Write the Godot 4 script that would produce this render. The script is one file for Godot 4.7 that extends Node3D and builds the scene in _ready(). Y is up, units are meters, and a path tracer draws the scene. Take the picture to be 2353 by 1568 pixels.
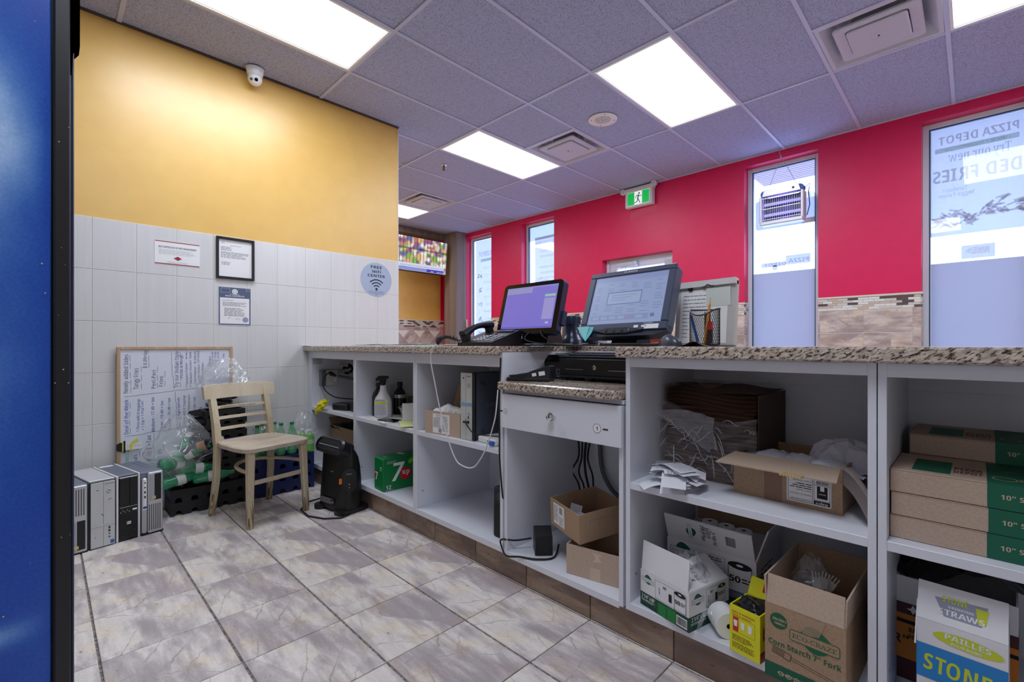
extends Node3D
# A pizza shop's counter seen from the staff side: metres, y up, x along the counter, -z towards the windows.

const HALF := 0.30480
const CEIL := 3.0
const WL := -3.67       # face of the tiled yellow wall
const WF := -5.19       # inner face of the red window wall
const CF := -1.44       # front of the counter cabinets
const CB := -1.99       # back of the counter cabinets
const TOP := 1.041      # top of the granite

var M := {}
var used := {}


class MB:
	var v := PackedVector3Array()
	var n := PackedVector3Array()
	var u := PackedVector2Array()
	var xf := Transform3D()

	func tri(a: Vector3, b: Vector3, c: Vector3, na: Vector3, nb: Vector3, nc: Vector3, ua := Vector2.ZERO, ub := Vector2.ZERO, uc := Vector2.ZERO) -> void:
		# a, b, c run counter-clockwise seen from outside; Godot wants clockwise
		v.append_array(PackedVector3Array([xf * a, xf * c, xf * b]))
		n.append_array(PackedVector3Array([(xf.basis * na).normalized(), (xf.basis * nc).normalized(), (xf.basis * nb).normalized()]))
		u.append_array(PackedVector2Array([ua, uc, ub]))

	static func flat_uv(p: Vector3, m: Vector3) -> Vector2:
		var a := m.abs()
		if a.z >= a.x and a.z >= a.y:
			return Vector2(p.x, -p.y)
		if a.x >= a.y:
			return Vector2(p.z, -p.y)
		return Vector2(p.x, p.z)

	func poly(p: Array, out: Vector3) -> void:
		# a flat convex polygon that faces the way of `out`
		var m: Vector3 = (p[1] - p[0]).cross(p[2] - p[0])
		if m.length() < 1e-12 and p.size() > 3:
			m = (p[2] - p[0]).cross(p[3] - p[0])
		var q := p.duplicate()
		if m.dot(out) < 0.0:
			q.reverse()
			m = -m
		m = m.normalized()
		for i in range(1, q.size() - 1):
			tri(q[0], q[i], q[i + 1], m, m, m, flat_uv(q[0], m), flat_uv(q[i], m), flat_uv(q[i + 1], m))

	func box(c: Vector3, s: Vector3, b := 0.0, turn := Basis()) -> MB:
		var keep := xf
		xf = xf * Transform3D(turn, c)
		var h := s * 0.5
		b = minf(b, minf(h.x, minf(h.y, h.z)) * 0.9)
		for ax in 3:
			var a1 := (ax + 1) % 3
			var a2 := (ax + 2) % 3
			for sg in [-1.0, 1.0]:
				var pts := []
				for k in [[-1.0, -1.0], [1.0, -1.0], [1.0, 1.0], [-1.0, 1.0]]:
					var p := Vector3.ZERO
					p[ax] = sg * h[ax]
					p[a1] = k[0] * (h[a1] - b)
					p[a2] = k[1] * (h[a2] - b)
					pts.append(p)
				var o := Vector3.ZERO
				o[ax] = sg
				poly(pts, o)
			if b > 0.0:
				for s1 in [-1.0, 1.0]:
					for s2 in [-1.0, 1.0]:
						var pts := []
						for e in [-1.0, 1.0]:
							for w in [0, 1]:
								var p := Vector3.ZERO
								p[ax] = e * (h[ax] - b)
								p[a1] = s1 * (h[a1] - (b if (w == 0) == (e < 0.0) else 0.0))
								p[a2] = s2 * (h[a2] - (0.0 if (w == 0) == (e < 0.0) else b))
								pts.append(p)
						var o := Vector3.ZERO
						o[a1] = s1
						o[a2] = s2
						poly(pts, o)
		if b > 0.0:
			for sx in [-1.0, 1.0]:
				for sy in [-1.0, 1.0]:
					for sz in [-1.0, 1.0]:
						var o := Vector3(sx, sy, sz)
						poly([Vector3(sx * h.x, sy * (h.y - b), sz * (h.z - b)), Vector3(sx * (h.x - b), sy * h.y, sz * (h.z - b)), Vector3(sx * (h.x - b), sy * (h.y - b), sz * h.z)], o)
		xf = keep
		return self

	func span(x0: float, x1: float, y0: float, y1: float, z0: float, z1: float, b := 0.0) -> MB:
		return box(Vector3((x0 + x1) / 2, (y0 + y1) / 2, (z0 + z1) / 2), Vector3(absf(x1 - x0), absf(y1 - y0), absf(z1 - z0)), b)

	func grid(f: Callable, nu: int, nv: int, wrap_u := false) -> MB:
		# f(s, t) in 0..1 -> Vector3; smooth; outside is where (d/ds x d/dt) points
		var p := []
		var m := []
		for j in nv + 1:
			for i in nu + 1:
				p.append(f.call(float(i % nu if wrap_u else i) / nu, float(j) / nv))
				m.append(Vector3.ZERO)
		var w := nu + 1
		for j in nv:
			for i in nu:
				var a := j * w + i
				for t in [[a, a + 1, a + w + 1], [a, a + w + 1, a + w]]:
					var k: Vector3 = (p[t[1]] - p[t[0]]).cross(p[t[2]] - p[t[0]])
					for e in t:
						m[e] += k
		if wrap_u:
			for j in nv + 1:
				var k: Vector3 = m[j * w] + m[j * w + nu]
				m[j * w] = k
				m[j * w + nu] = k
		for j in nv:
			for i in nu:
				var a := j * w + i
				for t in [[a, a + 1, a + w + 1], [a, a + w + 1, a + w]]:
					var uv := []
					for e in t:
						uv.append(Vector2(float(e % w) / nu, float(e / w) / nv))
					tri(p[t[0]], p[t[1]], p[t[2]], m[t[0]], m[t[1]], m[t[2]], uv[0], uv[1], uv[2])
		return self

	func lathe(prof: Array, seg := 20, at := Transform3D()) -> MB:
		# prof: Vector2(radius, height) from bottom to top; corners sharper than 40 degrees stay sharp
		var keep := xf
		xf = xf * at
		for k in prof.size() - 1:
			var a: Vector2 = prof[k]
			var b: Vector2 = prof[k + 1]
			if a.distance_to(b) < 1e-7:
				continue
			var d := (b - a).normalized()
			var me := Vector2(d.y, -d.x)
			var na := me
			var nb := me
			if k > 0:
				var e: Vector2 = (a - prof[k - 1]).normalized()
				var o := Vector2(e.y, -e.x)
				if o.dot(me) > 0.77:
					na = (o + me).normalized()
			if k < prof.size() - 2:
				var e: Vector2 = (prof[k + 2] - b).normalized()
				var o := Vector2(e.y, -e.x)
				if o.dot(me) > 0.77:
					nb = (o + me).normalized()
			for i in seg:
				var t0 := TAU * i / seg
				var t1 := TAU * (i + 1) / seg
				var c0 := Vector3(cos(t0), 0, -sin(t0))
				var c1 := Vector3(cos(t1), 0, -sin(t1))
				var y := Vector3.UP
				var p := [c0 * a.x + y * a.y, c1 * a.x + y * a.y, c1 * b.x + y * b.y, c0 * b.x + y * b.y]
				var m := [c0 * na.x + y * na.y, c1 * na.x + y * na.y, c1 * nb.x + y * nb.y, c0 * nb.x + y * nb.y]
				var w0 := Vector2(float(i) / seg, b.y)
				if a.x > 1e-6:
					tri(p[0], p[1], p[2], m[0], m[1], m[2], w0, w0, w0)
				if b.x > 1e-6:
					tri(p[0], p[2], p[3], m[0], m[2], m[3], w0, w0, w0)
		xf = keep
		return self

	func cyl(c: Vector3, r: float, h: float, seg := 16, turn := Basis(), r2 := -1.0) -> MB:
		if r2 < 0.0:
			r2 = r
		return lathe([Vector2(0, -h / 2), Vector2(r, -h / 2), Vector2(r2, h / 2), Vector2(0, h / 2)], seg, Transform3D(turn, c))

	func tube(pts: Array, r: float, seg := 6, radii := []) -> MB:
		var side := Vector3.ZERO
		var rings := []
		for i in pts.size():
			var d: Vector3 = (pts[mini(i + 1, pts.size() - 1)] - pts[maxi(i - 1, 0)]).normalized()
			if side == Vector3.ZERO:
				side = d.cross(Vector3.UP if absf(d.y) < 0.9 else Vector3.RIGHT).normalized()
			side = (side - d * side.dot(d)).normalized()
			var up := d.cross(side)
			var ring := []
			for k in seg:
				var t := TAU * k / seg
				ring.append(side * cos(t) + up * sin(t))
			rings.append(ring)
		for i in pts.size() - 1:
			var ra: float = radii[i] if radii else r
			var rb: float = radii[i + 1] if radii else r
			for k in seg:
				var l := (k + 1) % seg
				var a: Vector3 = pts[i] + rings[i][k] * ra
				var b: Vector3 = pts[i] + rings[i][l] * ra
				var c: Vector3 = pts[i + 1] + rings[i + 1][l] * rb
				var e: Vector3 = pts[i + 1] + rings[i + 1][k] * rb
				tri(a, b, c, rings[i][k], rings[i][l], rings[i + 1][l])
				tri(a, c, e, rings[i][k], rings[i + 1][l], rings[i + 1][k])
		for end in [0, pts.size() - 1]:
			var o: Vector3 = (pts[0] - pts[1]) if end == 0 else (pts[end] - pts[end - 1])
			var cap := []
			var rr: float = radii[end] if radii else r
			for k in seg:
				cap.append(pts[end] + rings[end][k] * rr)
			poly(cap, o)
		return self

	func prism(shape: Array, z0: float, z1: float, at := Transform3D()) -> MB:
		# a polygon in the xy plane drawn out from z0 to z1
		var keep := xf
		xf = xf * at
		var p := PackedVector2Array(shape)
		if Geometry2D.is_polygon_clockwise(p):
			p.reverse()
		var t := Geometry2D.triangulate_polygon(p)
		for k in range(0, t.size(), 3):
			var a := p[t[k]]
			var b := p[t[k + 1]]
			var c := p[t[k + 2]]
			poly([Vector3(a.x, a.y, z1), Vector3(b.x, b.y, z1), Vector3(c.x, c.y, z1)], Vector3(0, 0, z1 - z0))
			poly([Vector3(a.x, a.y, z0), Vector3(b.x, b.y, z0), Vector3(c.x, c.y, z0)], Vector3(0, 0, z0 - z1))
		for k in p.size():
			var a := p[k]
			var b := p[(k + 1) % p.size()]
			var o := Vector3((b - a).y, -(b - a).x, 0)
			poly([Vector3(a.x, a.y, z0), Vector3(b.x, b.y, z0), Vector3(b.x, b.y, z1), Vector3(a.x, a.y, z1)], o)
		xf = keep
		return self

	func flat(p: Array, out := Vector3.UP) -> MB:
		poly(p, out)
		return self

	func mesh_in(m: Mesh, at: Transform3D) -> MB:
		for s in m.get_surface_count():
			var a := m.surface_get_arrays(s)
			var pv: PackedVector3Array = a[Mesh.ARRAY_VERTEX]
			var pn: PackedVector3Array = a[Mesh.ARRAY_NORMAL]
			var ix: PackedInt32Array = a[Mesh.ARRAY_INDEX] if a[Mesh.ARRAY_INDEX] != null else PackedInt32Array(range(pv.size()))
			var t := xf * at
			for i in ix:
				v.append(t * pv[i])
				n.append((t.basis * pn[i]).normalized())
				u.append(Vector2.ZERO)
		return self

	func mesh() -> ArrayMesh:
		var arr := []
		arr.resize(Mesh.ARRAY_MAX)
		arr[Mesh.ARRAY_VERTEX] = v
		arr[Mesh.ARRAY_NORMAL] = n
		arr[Mesh.ARRAY_TEX_UV] = u
		var m := ArrayMesh.new()
		if v.size() > 0:
			m.add_surface_from_arrays(Mesh.PRIMITIVE_TRIANGLES, arr)
		return m


# ---------------------------------------------------------------- naming and parenting
func numbered(called: String) -> String:
	used[called] = used.get(called, 0) + 1
	return called if used[called] == 1 else "%s_%03d" % [called, used[called] - 1]


func tag(o: Node3D, label: String, category: String, group := "") -> Node3D:
	o.set_meta("label", label)
	o.set_meta("category", category)
	if group:
		o.set_meta("group", group)
	return o


func thing(called: String, at: Vector3, turn: float, label: String, category: String, group := "") -> Node3D:
	var o := Node3D.new()
	o.name = numbered(called)
	add_child(o)
	o.position = at
	o.rotation.y = turn
	return tag(o, label, category, group)


func put(called: String, shape, mat: Material, parent: Node3D = null, at := Transform3D()) -> MeshInstance3D:
	var o := MeshInstance3D.new()
	o.mesh = shape.mesh() if shape is MB else shape
	o.material_override = mat
	if parent == null:
		o.name = numbered(called)
		add_child(o)
	else:
		var k := 0
		var nm := called
		while parent.has_node(nm):
			k += 1
			nm = "%s_%03d" % [called, k]
		o.name = nm
		parent.add_child(o, true)
	o.transform = at
	return o


func struct(called: String, shape, mat: Material) -> MeshInstance3D:
	var o := put(called, shape, mat)
	o.set_meta("kind", "structure")
	return o


func copy(o: Node3D, at: Vector3, turn: float, label: String, group := "") -> Node3D:
	var c := o.duplicate()
	c.name = numbered(String(o.name).trim_suffix("_" + String(o.name).get_slice("_", String(o.name).get_slice_count("_") - 1)) if String(o.name)[-1].is_valid_int() else String(o.name))
	add_child(c)
	c.position = at
	c.rotation.y = turn
	c.set_meta("label", label)
	if group:
		c.set_meta("group", group)
	return c


func mb() -> MB:
	return MB.new()


func rx(d: float) -> Basis:
	return Basis(Vector3.RIGHT, deg_to_rad(d))


func ry(d: float) -> Basis:
	return Basis(Vector3.UP, deg_to_rad(d))


func rz(d: float) -> Basis:
	return Basis(Vector3.BACK, deg_to_rad(d))


func tf(x: float, y: float, z: float, b := Basis()) -> Transform3D:
	return Transform3D(b, Vector3(x, y, z))


var fonts := {}
func font(kind: String) -> Font:
	if not fonts.has(kind):
		var f := SystemFont.new()
		f.font_names = PackedStringArray(["Droid Serif" if kind.begins_with("serif") else "Droid Sans Mono" if kind == "mono" else "Droid Sans"])
		f.font_weight = 700 if kind.ends_with("bold") else 400
		fonts[kind] = f
	return fonts[kind]


# Lettering in the xy plane, facing +z, centred on the origin of `at`: h is the height of its capitals, w its width if it is to be fitted
func words(m: MB, s: String, h: float, at: Transform3D, w := 0.0, kind := "bold", align := 0) -> MB:
	var t := TextMesh.new()
	t.text = s
	t.font = font(kind)
	t.font_size = 24
	t.pixel_size = h / 17.1
	t.curve_step = 6.0
	t.depth = 0.0
	t.horizontal_alignment = HORIZONTAL_ALIGNMENT_CENTER
	t.vertical_alignment = VERTICAL_ALIGNMENT_CENTER
	var a := t.get_aabb()
	var sx := w / a.size.x if w > 0.0 and a.size.x > 0.0 else 1.0
	var off := -a.get_center()
	if align != 0:
		off.x = -a.position.x if align < 0 else -a.end.x
	return m.mesh_in(t, at * Transform3D(Basis.from_scale(Vector3(sx, 1, 1)), Vector3(off.x * sx, off.y, 0)))


# Small grey rules that stand for lines of print too small to read
func print_lines(m: MB, x0: float, x1: float, y0: float, y1: float, rows: int, at: Transform3D, seed_ := 1) -> MB:
	var r := RandomNumberGenerator.new()
	r.seed = seed_
	var keep := m.xf
	m.xf = m.xf * at
	var h := (y1 - y0) / rows
	for k in rows:
		var x := x0
		var stop := x0 + (x1 - x0) * r.randf_range(0.72, 1.0)
		while x < stop:
			var w := minf(r.randf_range(1.2, 5.0) * absf(h) * 0.7, stop - x)
			var y := y1 - h * (k + 0.5)
			m.flat([Vector3(x, y - h * 0.2, 0), Vector3(x + w, y - h * 0.2, 0), Vector3(x + w, y + h * 0.2, 0), Vector3(x, y + h * 0.2, 0)], Vector3.BACK)
			x += w + absf(h) * 0.4
	m.xf = keep
	return m


func rect(m: MB, x0: float, x1: float, y0: float, y1: float, at := Transform3D()) -> MB:
	var keep := m.xf
	m.xf = m.xf * at
	m.flat([Vector3(x0, y0, 0), Vector3(x1, y0, 0), Vector3(x1, y1, 0), Vector3(x0, y1, 0)], Vector3.BACK)
	m.xf = keep
	return m


func frame_lines(m: MB, x0: float, x1: float, y0: float, y1: float, t: float, at := Transform3D()) -> MB:
	rect(m, x0, x1, y0, y0 + t, at)
	rect(m, x0, x1, y1 - t, y1, at)
	rect(m, x0, x0 + t, y0 + t, y1 - t, at)
	rect(m, x1 - t, x1, y0 + t, y1 - t, at)
	return m


func disc(m: MB, x: float, y: float, r: float, at := Transform3D(), seg := 20, ry_ := 0.0) -> MB:
	var keep := m.xf
	m.xf = m.xf * at
	var p := []
	for k in seg:
		p.append(Vector3(x + cos(TAU * k / seg) * r, y + sin(TAU * k / seg) * (ry_ if ry_ > 0.0 else r), 0))
	m.flat(p, Vector3.BACK)
	m.xf = keep
	return m


func ring_arc(m: MB, x: float, y: float, r0: float, r1: float, a0: float, a1: float, at := Transform3D(), seg := 12) -> MB:
	var keep := m.xf
	m.xf = m.xf * at
	for k in seg:
		var p := a0 + (a1 - a0) * k / seg
		var q := a0 + (a1 - a0) * (k + 1) / seg
		m.flat([Vector3(x + cos(p) * r0, y + sin(p) * r0, 0), Vector3(x + cos(p) * r1, y + sin(p) * r1, 0), Vector3(x + cos(q) * r1, y + sin(q) * r1, 0), Vector3(x + cos(q) * r0, y + sin(q) * r0, 0)], Vector3.BACK)
	m.xf = keep
	return m


func barcode(m: MB, x0: float, x1: float, y0: float, y1: float, at := Transform3D(), seed_ := 3) -> MB:
	var r := RandomNumberGenerator.new()
	r.seed = seed_
	var x := x0
	while x < x1:
		var w := (x1 - x0) * r.randf_range(0.015, 0.05)
		rect(m, x, minf(x + w, x1), y0, y1, at)
		x += w + (x1 - x0) * r.randf_range(0.015, 0.04)
	return m


# ---------------------------------------------------------------- materials
func mat(c: Color, rough := 0.6, metal := 0.0, spec := 0.5) -> StandardMaterial3D:
	var m := StandardMaterial3D.new()
	m.albedo_color = c
	m.roughness = rough
	m.metallic = metal
	m.metallic_specular = spec
	return m


func c8(r: int, g: int, b: int, a := 255) -> Color:
	return Color8(r, g, b, a)


func tri_tex(m: StandardMaterial3D, t: Texture2D, scale: float, world := true) -> StandardMaterial3D:
	m.albedo_texture = t
	m.uv1_triplanar = true
	m.uv1_world_triplanar = world
	m.uv1_scale = Vector3.ONE * scale
	return m


func noise(kind: int, freq: float, oct := 3, seed_ := 1, warp := 0.0) -> FastNoiseLite:
	var f := FastNoiseLite.new()
	f.noise_type = kind
	f.frequency = freq
	f.fractal_octaves = oct
	f.seed = seed_
	if warp > 0.0:
		f.domain_warp_enabled = true
		f.domain_warp_amplitude = warp
		f.domain_warp_frequency = freq * 0.8
	return f


# A NoiseTexture2D with its own colours, from stops [offset, colour]
func noise_tex(f: FastNoiseLite, size: int, stops: Array, seamless := true) -> NoiseTexture2D:
	var t := NoiseTexture2D.new()
	t.width = size
	t.height = size
	t.seamless = seamless
	t.generate_mipmaps = false
	var g := Gradient.new()
	var off := PackedFloat32Array()
	var col := PackedColorArray()
	for s in stops:
		off.append(s[0])
		col.append(s[1])
	g.offsets = off
	g.colors = col
	t.color_ramp = g
	t.noise = f
	return t


func bump(m: StandardMaterial3D, f: FastNoiseLite, size: int, depth_cm: float) -> StandardMaterial3D:
	m.heightmap_enabled = true
	m.heightmap_scale = depth_cm
	m.heightmap_texture = noise_tex(f, size, [[0.0, Color.BLACK], [1.0, Color.WHITE]])
	return m


func glow(c: Color, e: float, t: Texture2D = null) -> StandardMaterial3D:
	var m := mat(Color(0.02, 0.02, 0.02), 0.3)
	m.emission_enabled = true
	m.emission = c
	m.emission_energy_multiplier = e
	if t:
		m.emission = Color.BLACK
		m.emission_texture = t
	return m


func clear(c: Color, a: float, rough := 0.08) -> StandardMaterial3D:
	var m := mat(Color(c.r, c.g, c.b, a), rough)
	m.transparency = BaseMaterial3D.TRANSPARENCY_ALPHA
	m.cull_mode = BaseMaterial3D.CULL_DISABLED
	return m


func stretched(f: FastNoiseLite, w: int, h: int, s: int) -> PackedByteArray:
	# noise drawn out into streaks
	var im := f.get_image(w, h)
	im.convert(Image.FORMAT_L8)
	im.resize(s, s, Image.INTERPOLATE_CUBIC)
	return im.get_data()


func slate_image() -> Image:
	# printed stone: pale cream and mauve grey in long drifts and facets, hairline cracks
	var s := 1024
	var da := stretched(noise(FastNoiseLite.TYPE_SIMPLEX_SMOOTH, 0.0048, 4, 11, 60.0), 360, 1024, s)
	var db := stretched(noise(FastNoiseLite.TYPE_SIMPLEX_SMOOTH, 0.020, 4, 23, 50.0), 250, 1024, s)
	var dc := stretched(noise(FastNoiseLite.TYPE_SIMPLEX_SMOOTH, 0.10, 4, 31, 10.0), 420, 1024, s)
	var fa := noise(FastNoiseLite.TYPE_CELLULAR, 0.0055, 1, 47, 36.0)
	fa.cellular_return_type = FastNoiseLite.RETURN_CELL_VALUE
	fa.fractal_type = FastNoiseLite.FRACTAL_NONE
	var df := stretched(fa, 520, 1024, s)
	var ca := noise(FastNoiseLite.TYPE_SIMPLEX_SMOOTH, 0.0042, 5, 77, 50.0)
	ca.fractal_type = FastNoiseLite.FRACTAL_RIDGED
	ca.fractal_gain = 0.4
	var dk := stretched(ca, 560, 1024, s)
	var cb := noise(FastNoiseLite.TYPE_CELLULAR, 0.0058, 1, 63, 42.0)
	cb.cellular_return_type = FastNoiseLite.RETURN_DISTANCE2_SUB
	cb.fractal_type = FastNoiseLite.FRACTAL_NONE
	var dn := stretched(cb, 620, 1024, s)
	var dl := stretched(noise(FastNoiseLite.TYPE_SIMPLEX_SMOOTH, 0.006, 2, 91), 700, 700, s)
	var out := PackedByteArray()
	out.resize(s * s * 3)
	for i in s * s:
		var p: float = da[i] / 255.0
		var q: float = db[i] / 255.0
		var r: float = dc[i] / 255.0
		var e: float = df[i] / 255.0
		var t: float = smoothstep(0.30, 0.72, p * 0.55 + e * 0.30 + q * 0.22)
		var w: float = clampf((dl[i] / 255.0 - 0.52) * 3.0, 0.0, 1.0)
		var x := lerpf(186.0, 237.0, t) + w * 2.0
		var y := lerpf(175.0, 230.0, t) - w * 3.0
		var z := lerpf(178.0, 224.0, t) - w * 13.0
		var crack: float = 1.0 - 0.42 * clampf((dk[i] / 255.0 - 0.93) * 34.0, 0.0, 1.0) * clampf((dl[i] / 255.0 - 0.3) * 3.0, 0.0, 1.0)
		crack -= 0.24 * clampf(1.0 - dn[i] / 255.0 * 48.0, 0.0, 1.0) * clampf((p - 0.40) * 5.0, 0.0, 1.0) * clampf((q - 0.30) * 4.0, 0.0, 1.0)
		var g := (0.94 + r * 0.07 + (q - 0.5) * 0.10) * crack
		out[i * 3] = clampi(int(x * g), 0, 255)
		out[i * 3 + 1] = clampi(int(y * g), 0, 255)
		out[i * 3 + 2] = clampi(int(z * g), 0, 255)
	return Image.create_from_data(s, s, false, Image.FORMAT_RGB8, out)


func granite_image() -> Image:
	# cream ground, tan and grey clouds, slanting flecks of brown and black
	var s := 768
	var a := noise(FastNoiseLite.TYPE_SIMPLEX_SMOOTH, 0.022, 4, 5, 18.0).get_seamless_image(s, s).get_data()
	var b := noise(FastNoiseLite.TYPE_SIMPLEX_SMOOTH, 0.045, 3, 15, 14.0).get_seamless_image(s, s).get_data()
	var c := noise(FastNoiseLite.TYPE_SIMPLEX_SMOOTH, 0.034, 3, 25, 10.0).get_seamless_image(s, s).get_data()
	var d := noise(FastNoiseLite.TYPE_SIMPLEX_SMOOTH, 0.085, 3, 35, 8.0).get_seamless_image(s, s).get_data()
	var out := PackedByteArray()
	out.resize(s * s * 3)
	for y in s:
		for x in s:
			var i := y * s + x
			var j := y * s + posmod(x + y, s)   # sheared: the flecks lie aslant
			var col := Vector3(176, 158, 138).lerp(Vector3(232, 221, 206), a[i] / 255.0)
			col = col.lerp(Vector3(160, 150, 146), clampf((c[j] / 255.0 - 0.56) * 7.0, 0.0, 0.85))
			col = col.lerp(Vector3(120, 98, 82), clampf((b[j] / 255.0 - 0.56) * 12.0, 0.0, 0.9))
			col = col.lerp(Vector3(34, 29, 30), clampf((d[j] / 255.0 * 0.45 + b[j] / 255.0 * 0.55 - 0.60) * 16.0, 0.0, 0.96))
			out[i * 3] = clampi(int(col.x), 0, 255)
			out[i * 3 + 1] = clampi(int(col.y), 0, 255)
			out[i * 3 + 2] = clampi(int(col.z), 0, 255)
	return Image.create_from_data(s, s, false, Image.FORMAT_RGB8, out)


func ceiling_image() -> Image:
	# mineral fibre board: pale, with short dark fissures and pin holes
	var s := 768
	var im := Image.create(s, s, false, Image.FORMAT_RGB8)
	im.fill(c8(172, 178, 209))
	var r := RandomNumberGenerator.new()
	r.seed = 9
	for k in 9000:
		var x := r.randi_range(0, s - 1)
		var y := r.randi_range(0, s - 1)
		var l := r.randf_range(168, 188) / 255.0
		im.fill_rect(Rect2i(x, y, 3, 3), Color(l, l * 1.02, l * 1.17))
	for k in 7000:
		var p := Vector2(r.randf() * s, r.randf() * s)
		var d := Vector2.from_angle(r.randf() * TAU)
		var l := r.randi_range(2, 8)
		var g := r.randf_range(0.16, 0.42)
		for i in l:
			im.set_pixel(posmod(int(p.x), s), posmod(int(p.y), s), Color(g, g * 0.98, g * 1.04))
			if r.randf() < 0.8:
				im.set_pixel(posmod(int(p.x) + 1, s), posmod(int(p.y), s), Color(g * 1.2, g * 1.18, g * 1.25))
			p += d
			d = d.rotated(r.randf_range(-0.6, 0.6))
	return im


func streak_image(base: Color, alt: Color, dark: Color, w: int, h: int, seed_: int, along := 40.0) -> Image:
	# grain that runs up and down: wood, laminate
	var f := noise(FastNoiseLite.TYPE_SIMPLEX_SMOOTH, 0.03, 4, seed_)
	var g := noise(FastNoiseLite.TYPE_SIMPLEX_SMOOTH, 0.012, 3, seed_ + 5)
	var im := Image.create(w, h, false, Image.FORMAT_RGB8)
	for y in h:
		for x in w:
			var p := f.get_noise_2d(x * 2.2, y / along * 3.0) * 0.5 + 0.5
			var q := g.get_noise_2d(x * 1.6, y / along * 2.0) * 0.5 + 0.5
			var c := base.lerp(alt, clampf((q - 0.3) * 2.2, 0.0, 1.0))
			c = c.lerp(dark, clampf((p - 0.58) * 2.4, 0.0, 0.75))
			im.set_pixel(x, y, c)
	return im


func make_materials() -> void:
	var slate := ImageTexture.create_from_image(slate_image())
	M.slate = mat(Color.WHITE, 0.42)
	M.slate.albedo_texture = slate
	bump(M.slate, noise(FastNoiseLite.TYPE_SIMPLEX_SMOOTH, 0.02, 4, 41, 20.0), 512, 0.035)
	M.slate_wall = mat(c8(226, 215, 208), 0.35)
	M.slate_wall.albedo_texture = slate
	M.slate_base = mat(c8(176, 158, 142), 0.45)
	M.slate_base.albedo_texture = slate
	M.grout = tri_tex(mat(Color.WHITE, 0.95), noise_tex(noise(FastNoiseLite.TYPE_SIMPLEX, 0.03, 4, 3), 256, [[0.0, c8(64, 60, 58)], [0.4, c8(122, 117, 114)], [1.0, c8(178, 172, 166)]]), 5.0)
	M.granite = tri_tex(mat(Color.WHITE, 0.16), ImageTexture.create_from_image(granite_image()), 2.1)
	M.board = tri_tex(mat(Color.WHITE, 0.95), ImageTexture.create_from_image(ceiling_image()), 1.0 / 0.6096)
	M.tee = mat(c8(192, 196, 220), 0.4)
	M.white_tile = tri_tex(mat(Color.WHITE, 0.18), ImageTexture.create_from_image(streak_image(c8(222, 222, 221), c8(219, 219, 218), c8(215, 215, 213), 256, 256, 44, 30.0)), 2.2)
	M.white_grout = mat(c8(226, 221, 210), 0.9)
	M.yellow = tri_tex(mat(Color.WHITE, 0.38), noise_tex(noise(FastNoiseLite.TYPE_SIMPLEX, 0.02, 3, 18), 256, [[0.0, c8(230, 184, 92)], [1.0, c8(234, 190, 98)]]), 1.0)
	M.yellow.metallic_specular = 0.8
	M.red = tri_tex(mat(Color.WHITE, 0.42), noise_tex(noise(FastNoiseLite.TYPE_SIMPLEX, 0.02, 3, 19), 256, [[0.0, c8(212, 14, 80)], [1.0, c8(217, 20, 86)]]), 1.0)
	M.red.metallic_specular = 0.5
	M.plain_wall = mat(c8(228, 224, 216), 0.8)
	M.laminate = mat(c8(226, 229, 238), 0.38)
	M.edge = mat(c8(216, 216, 220), 0.45)
	M.alu = mat(c8(204, 209, 220), 0.35, 0.05)
	M.alu_dark = mat(c8(60, 72, 88), 0.4, 0.3)
	M.glass = clear(Color.WHITE, 0.04, 0.0)
	M.glass.metallic_specular = 0.32
	M.film = mat(c8(172, 180, 205), 0.7)
	M.film.backlight_enabled = true
	M.film.backlight = Color(0.7, 0.7, 0.7)
	M.black = mat(c8(22, 22, 24), 0.42)
	M.black_gloss = mat(c8(14, 14, 16), 0.14)
	M.black_matte = mat(c8(28, 28, 30), 0.75)
	M.rubber = mat(c8(20, 20, 21), 0.6)
	M.grey = mat(c8(150, 152, 156), 0.5)
	M.white = mat(c8(236, 236, 236), 0.5)
	M.white_gloss = mat(c8(240, 240, 240), 0.2)
	M.paper = mat(c8(240, 240, 240), 0.85)
	M.ink = mat(c8(26, 26, 30), 0.8)
	M.ink_grey = mat(c8(128, 128, 134), 0.85)
	M.ink_pale = mat(c8(186, 188, 194), 0.85)
	M.chrome = mat(c8(226, 226, 230), 0.12, 1.0)
	M.steel = mat(c8(196, 198, 202), 0.3, 0.9)
	M.card = tri_tex(mat(Color.WHITE, 0.85), noise_tex(noise(FastNoiseLite.TYPE_SIMPLEX, 0.05, 4, 38), 256, [[0.0, c8(164, 136, 108)], [0.5, c8(172, 144, 116)], [1.0, c8(180, 152, 124)]]), 7.0, false)
	M.card_pale = tri_tex(mat(Color.WHITE, 0.85), noise_tex(noise(FastNoiseLite.TYPE_SIMPLEX, 0.05, 4, 39), 256, [[0.0, c8(184, 162, 142)], [0.5, c8(192, 170, 150)], [1.0, c8(200, 178, 158)]]), 7.0, false)
	M.card_white = mat(c8(232, 232, 236), 0.7)
	M.green_print = mat(c8(8, 92, 66), 0.6)
	M.plastic_bag = clear(c8(240, 243, 248), 0.15, 0.08)
	M.plastic_fold = clear(c8(246, 248, 250), 0.42, 0.12)
	M.blue_led = glow(c8(120, 80, 255), 3.0)


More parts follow.
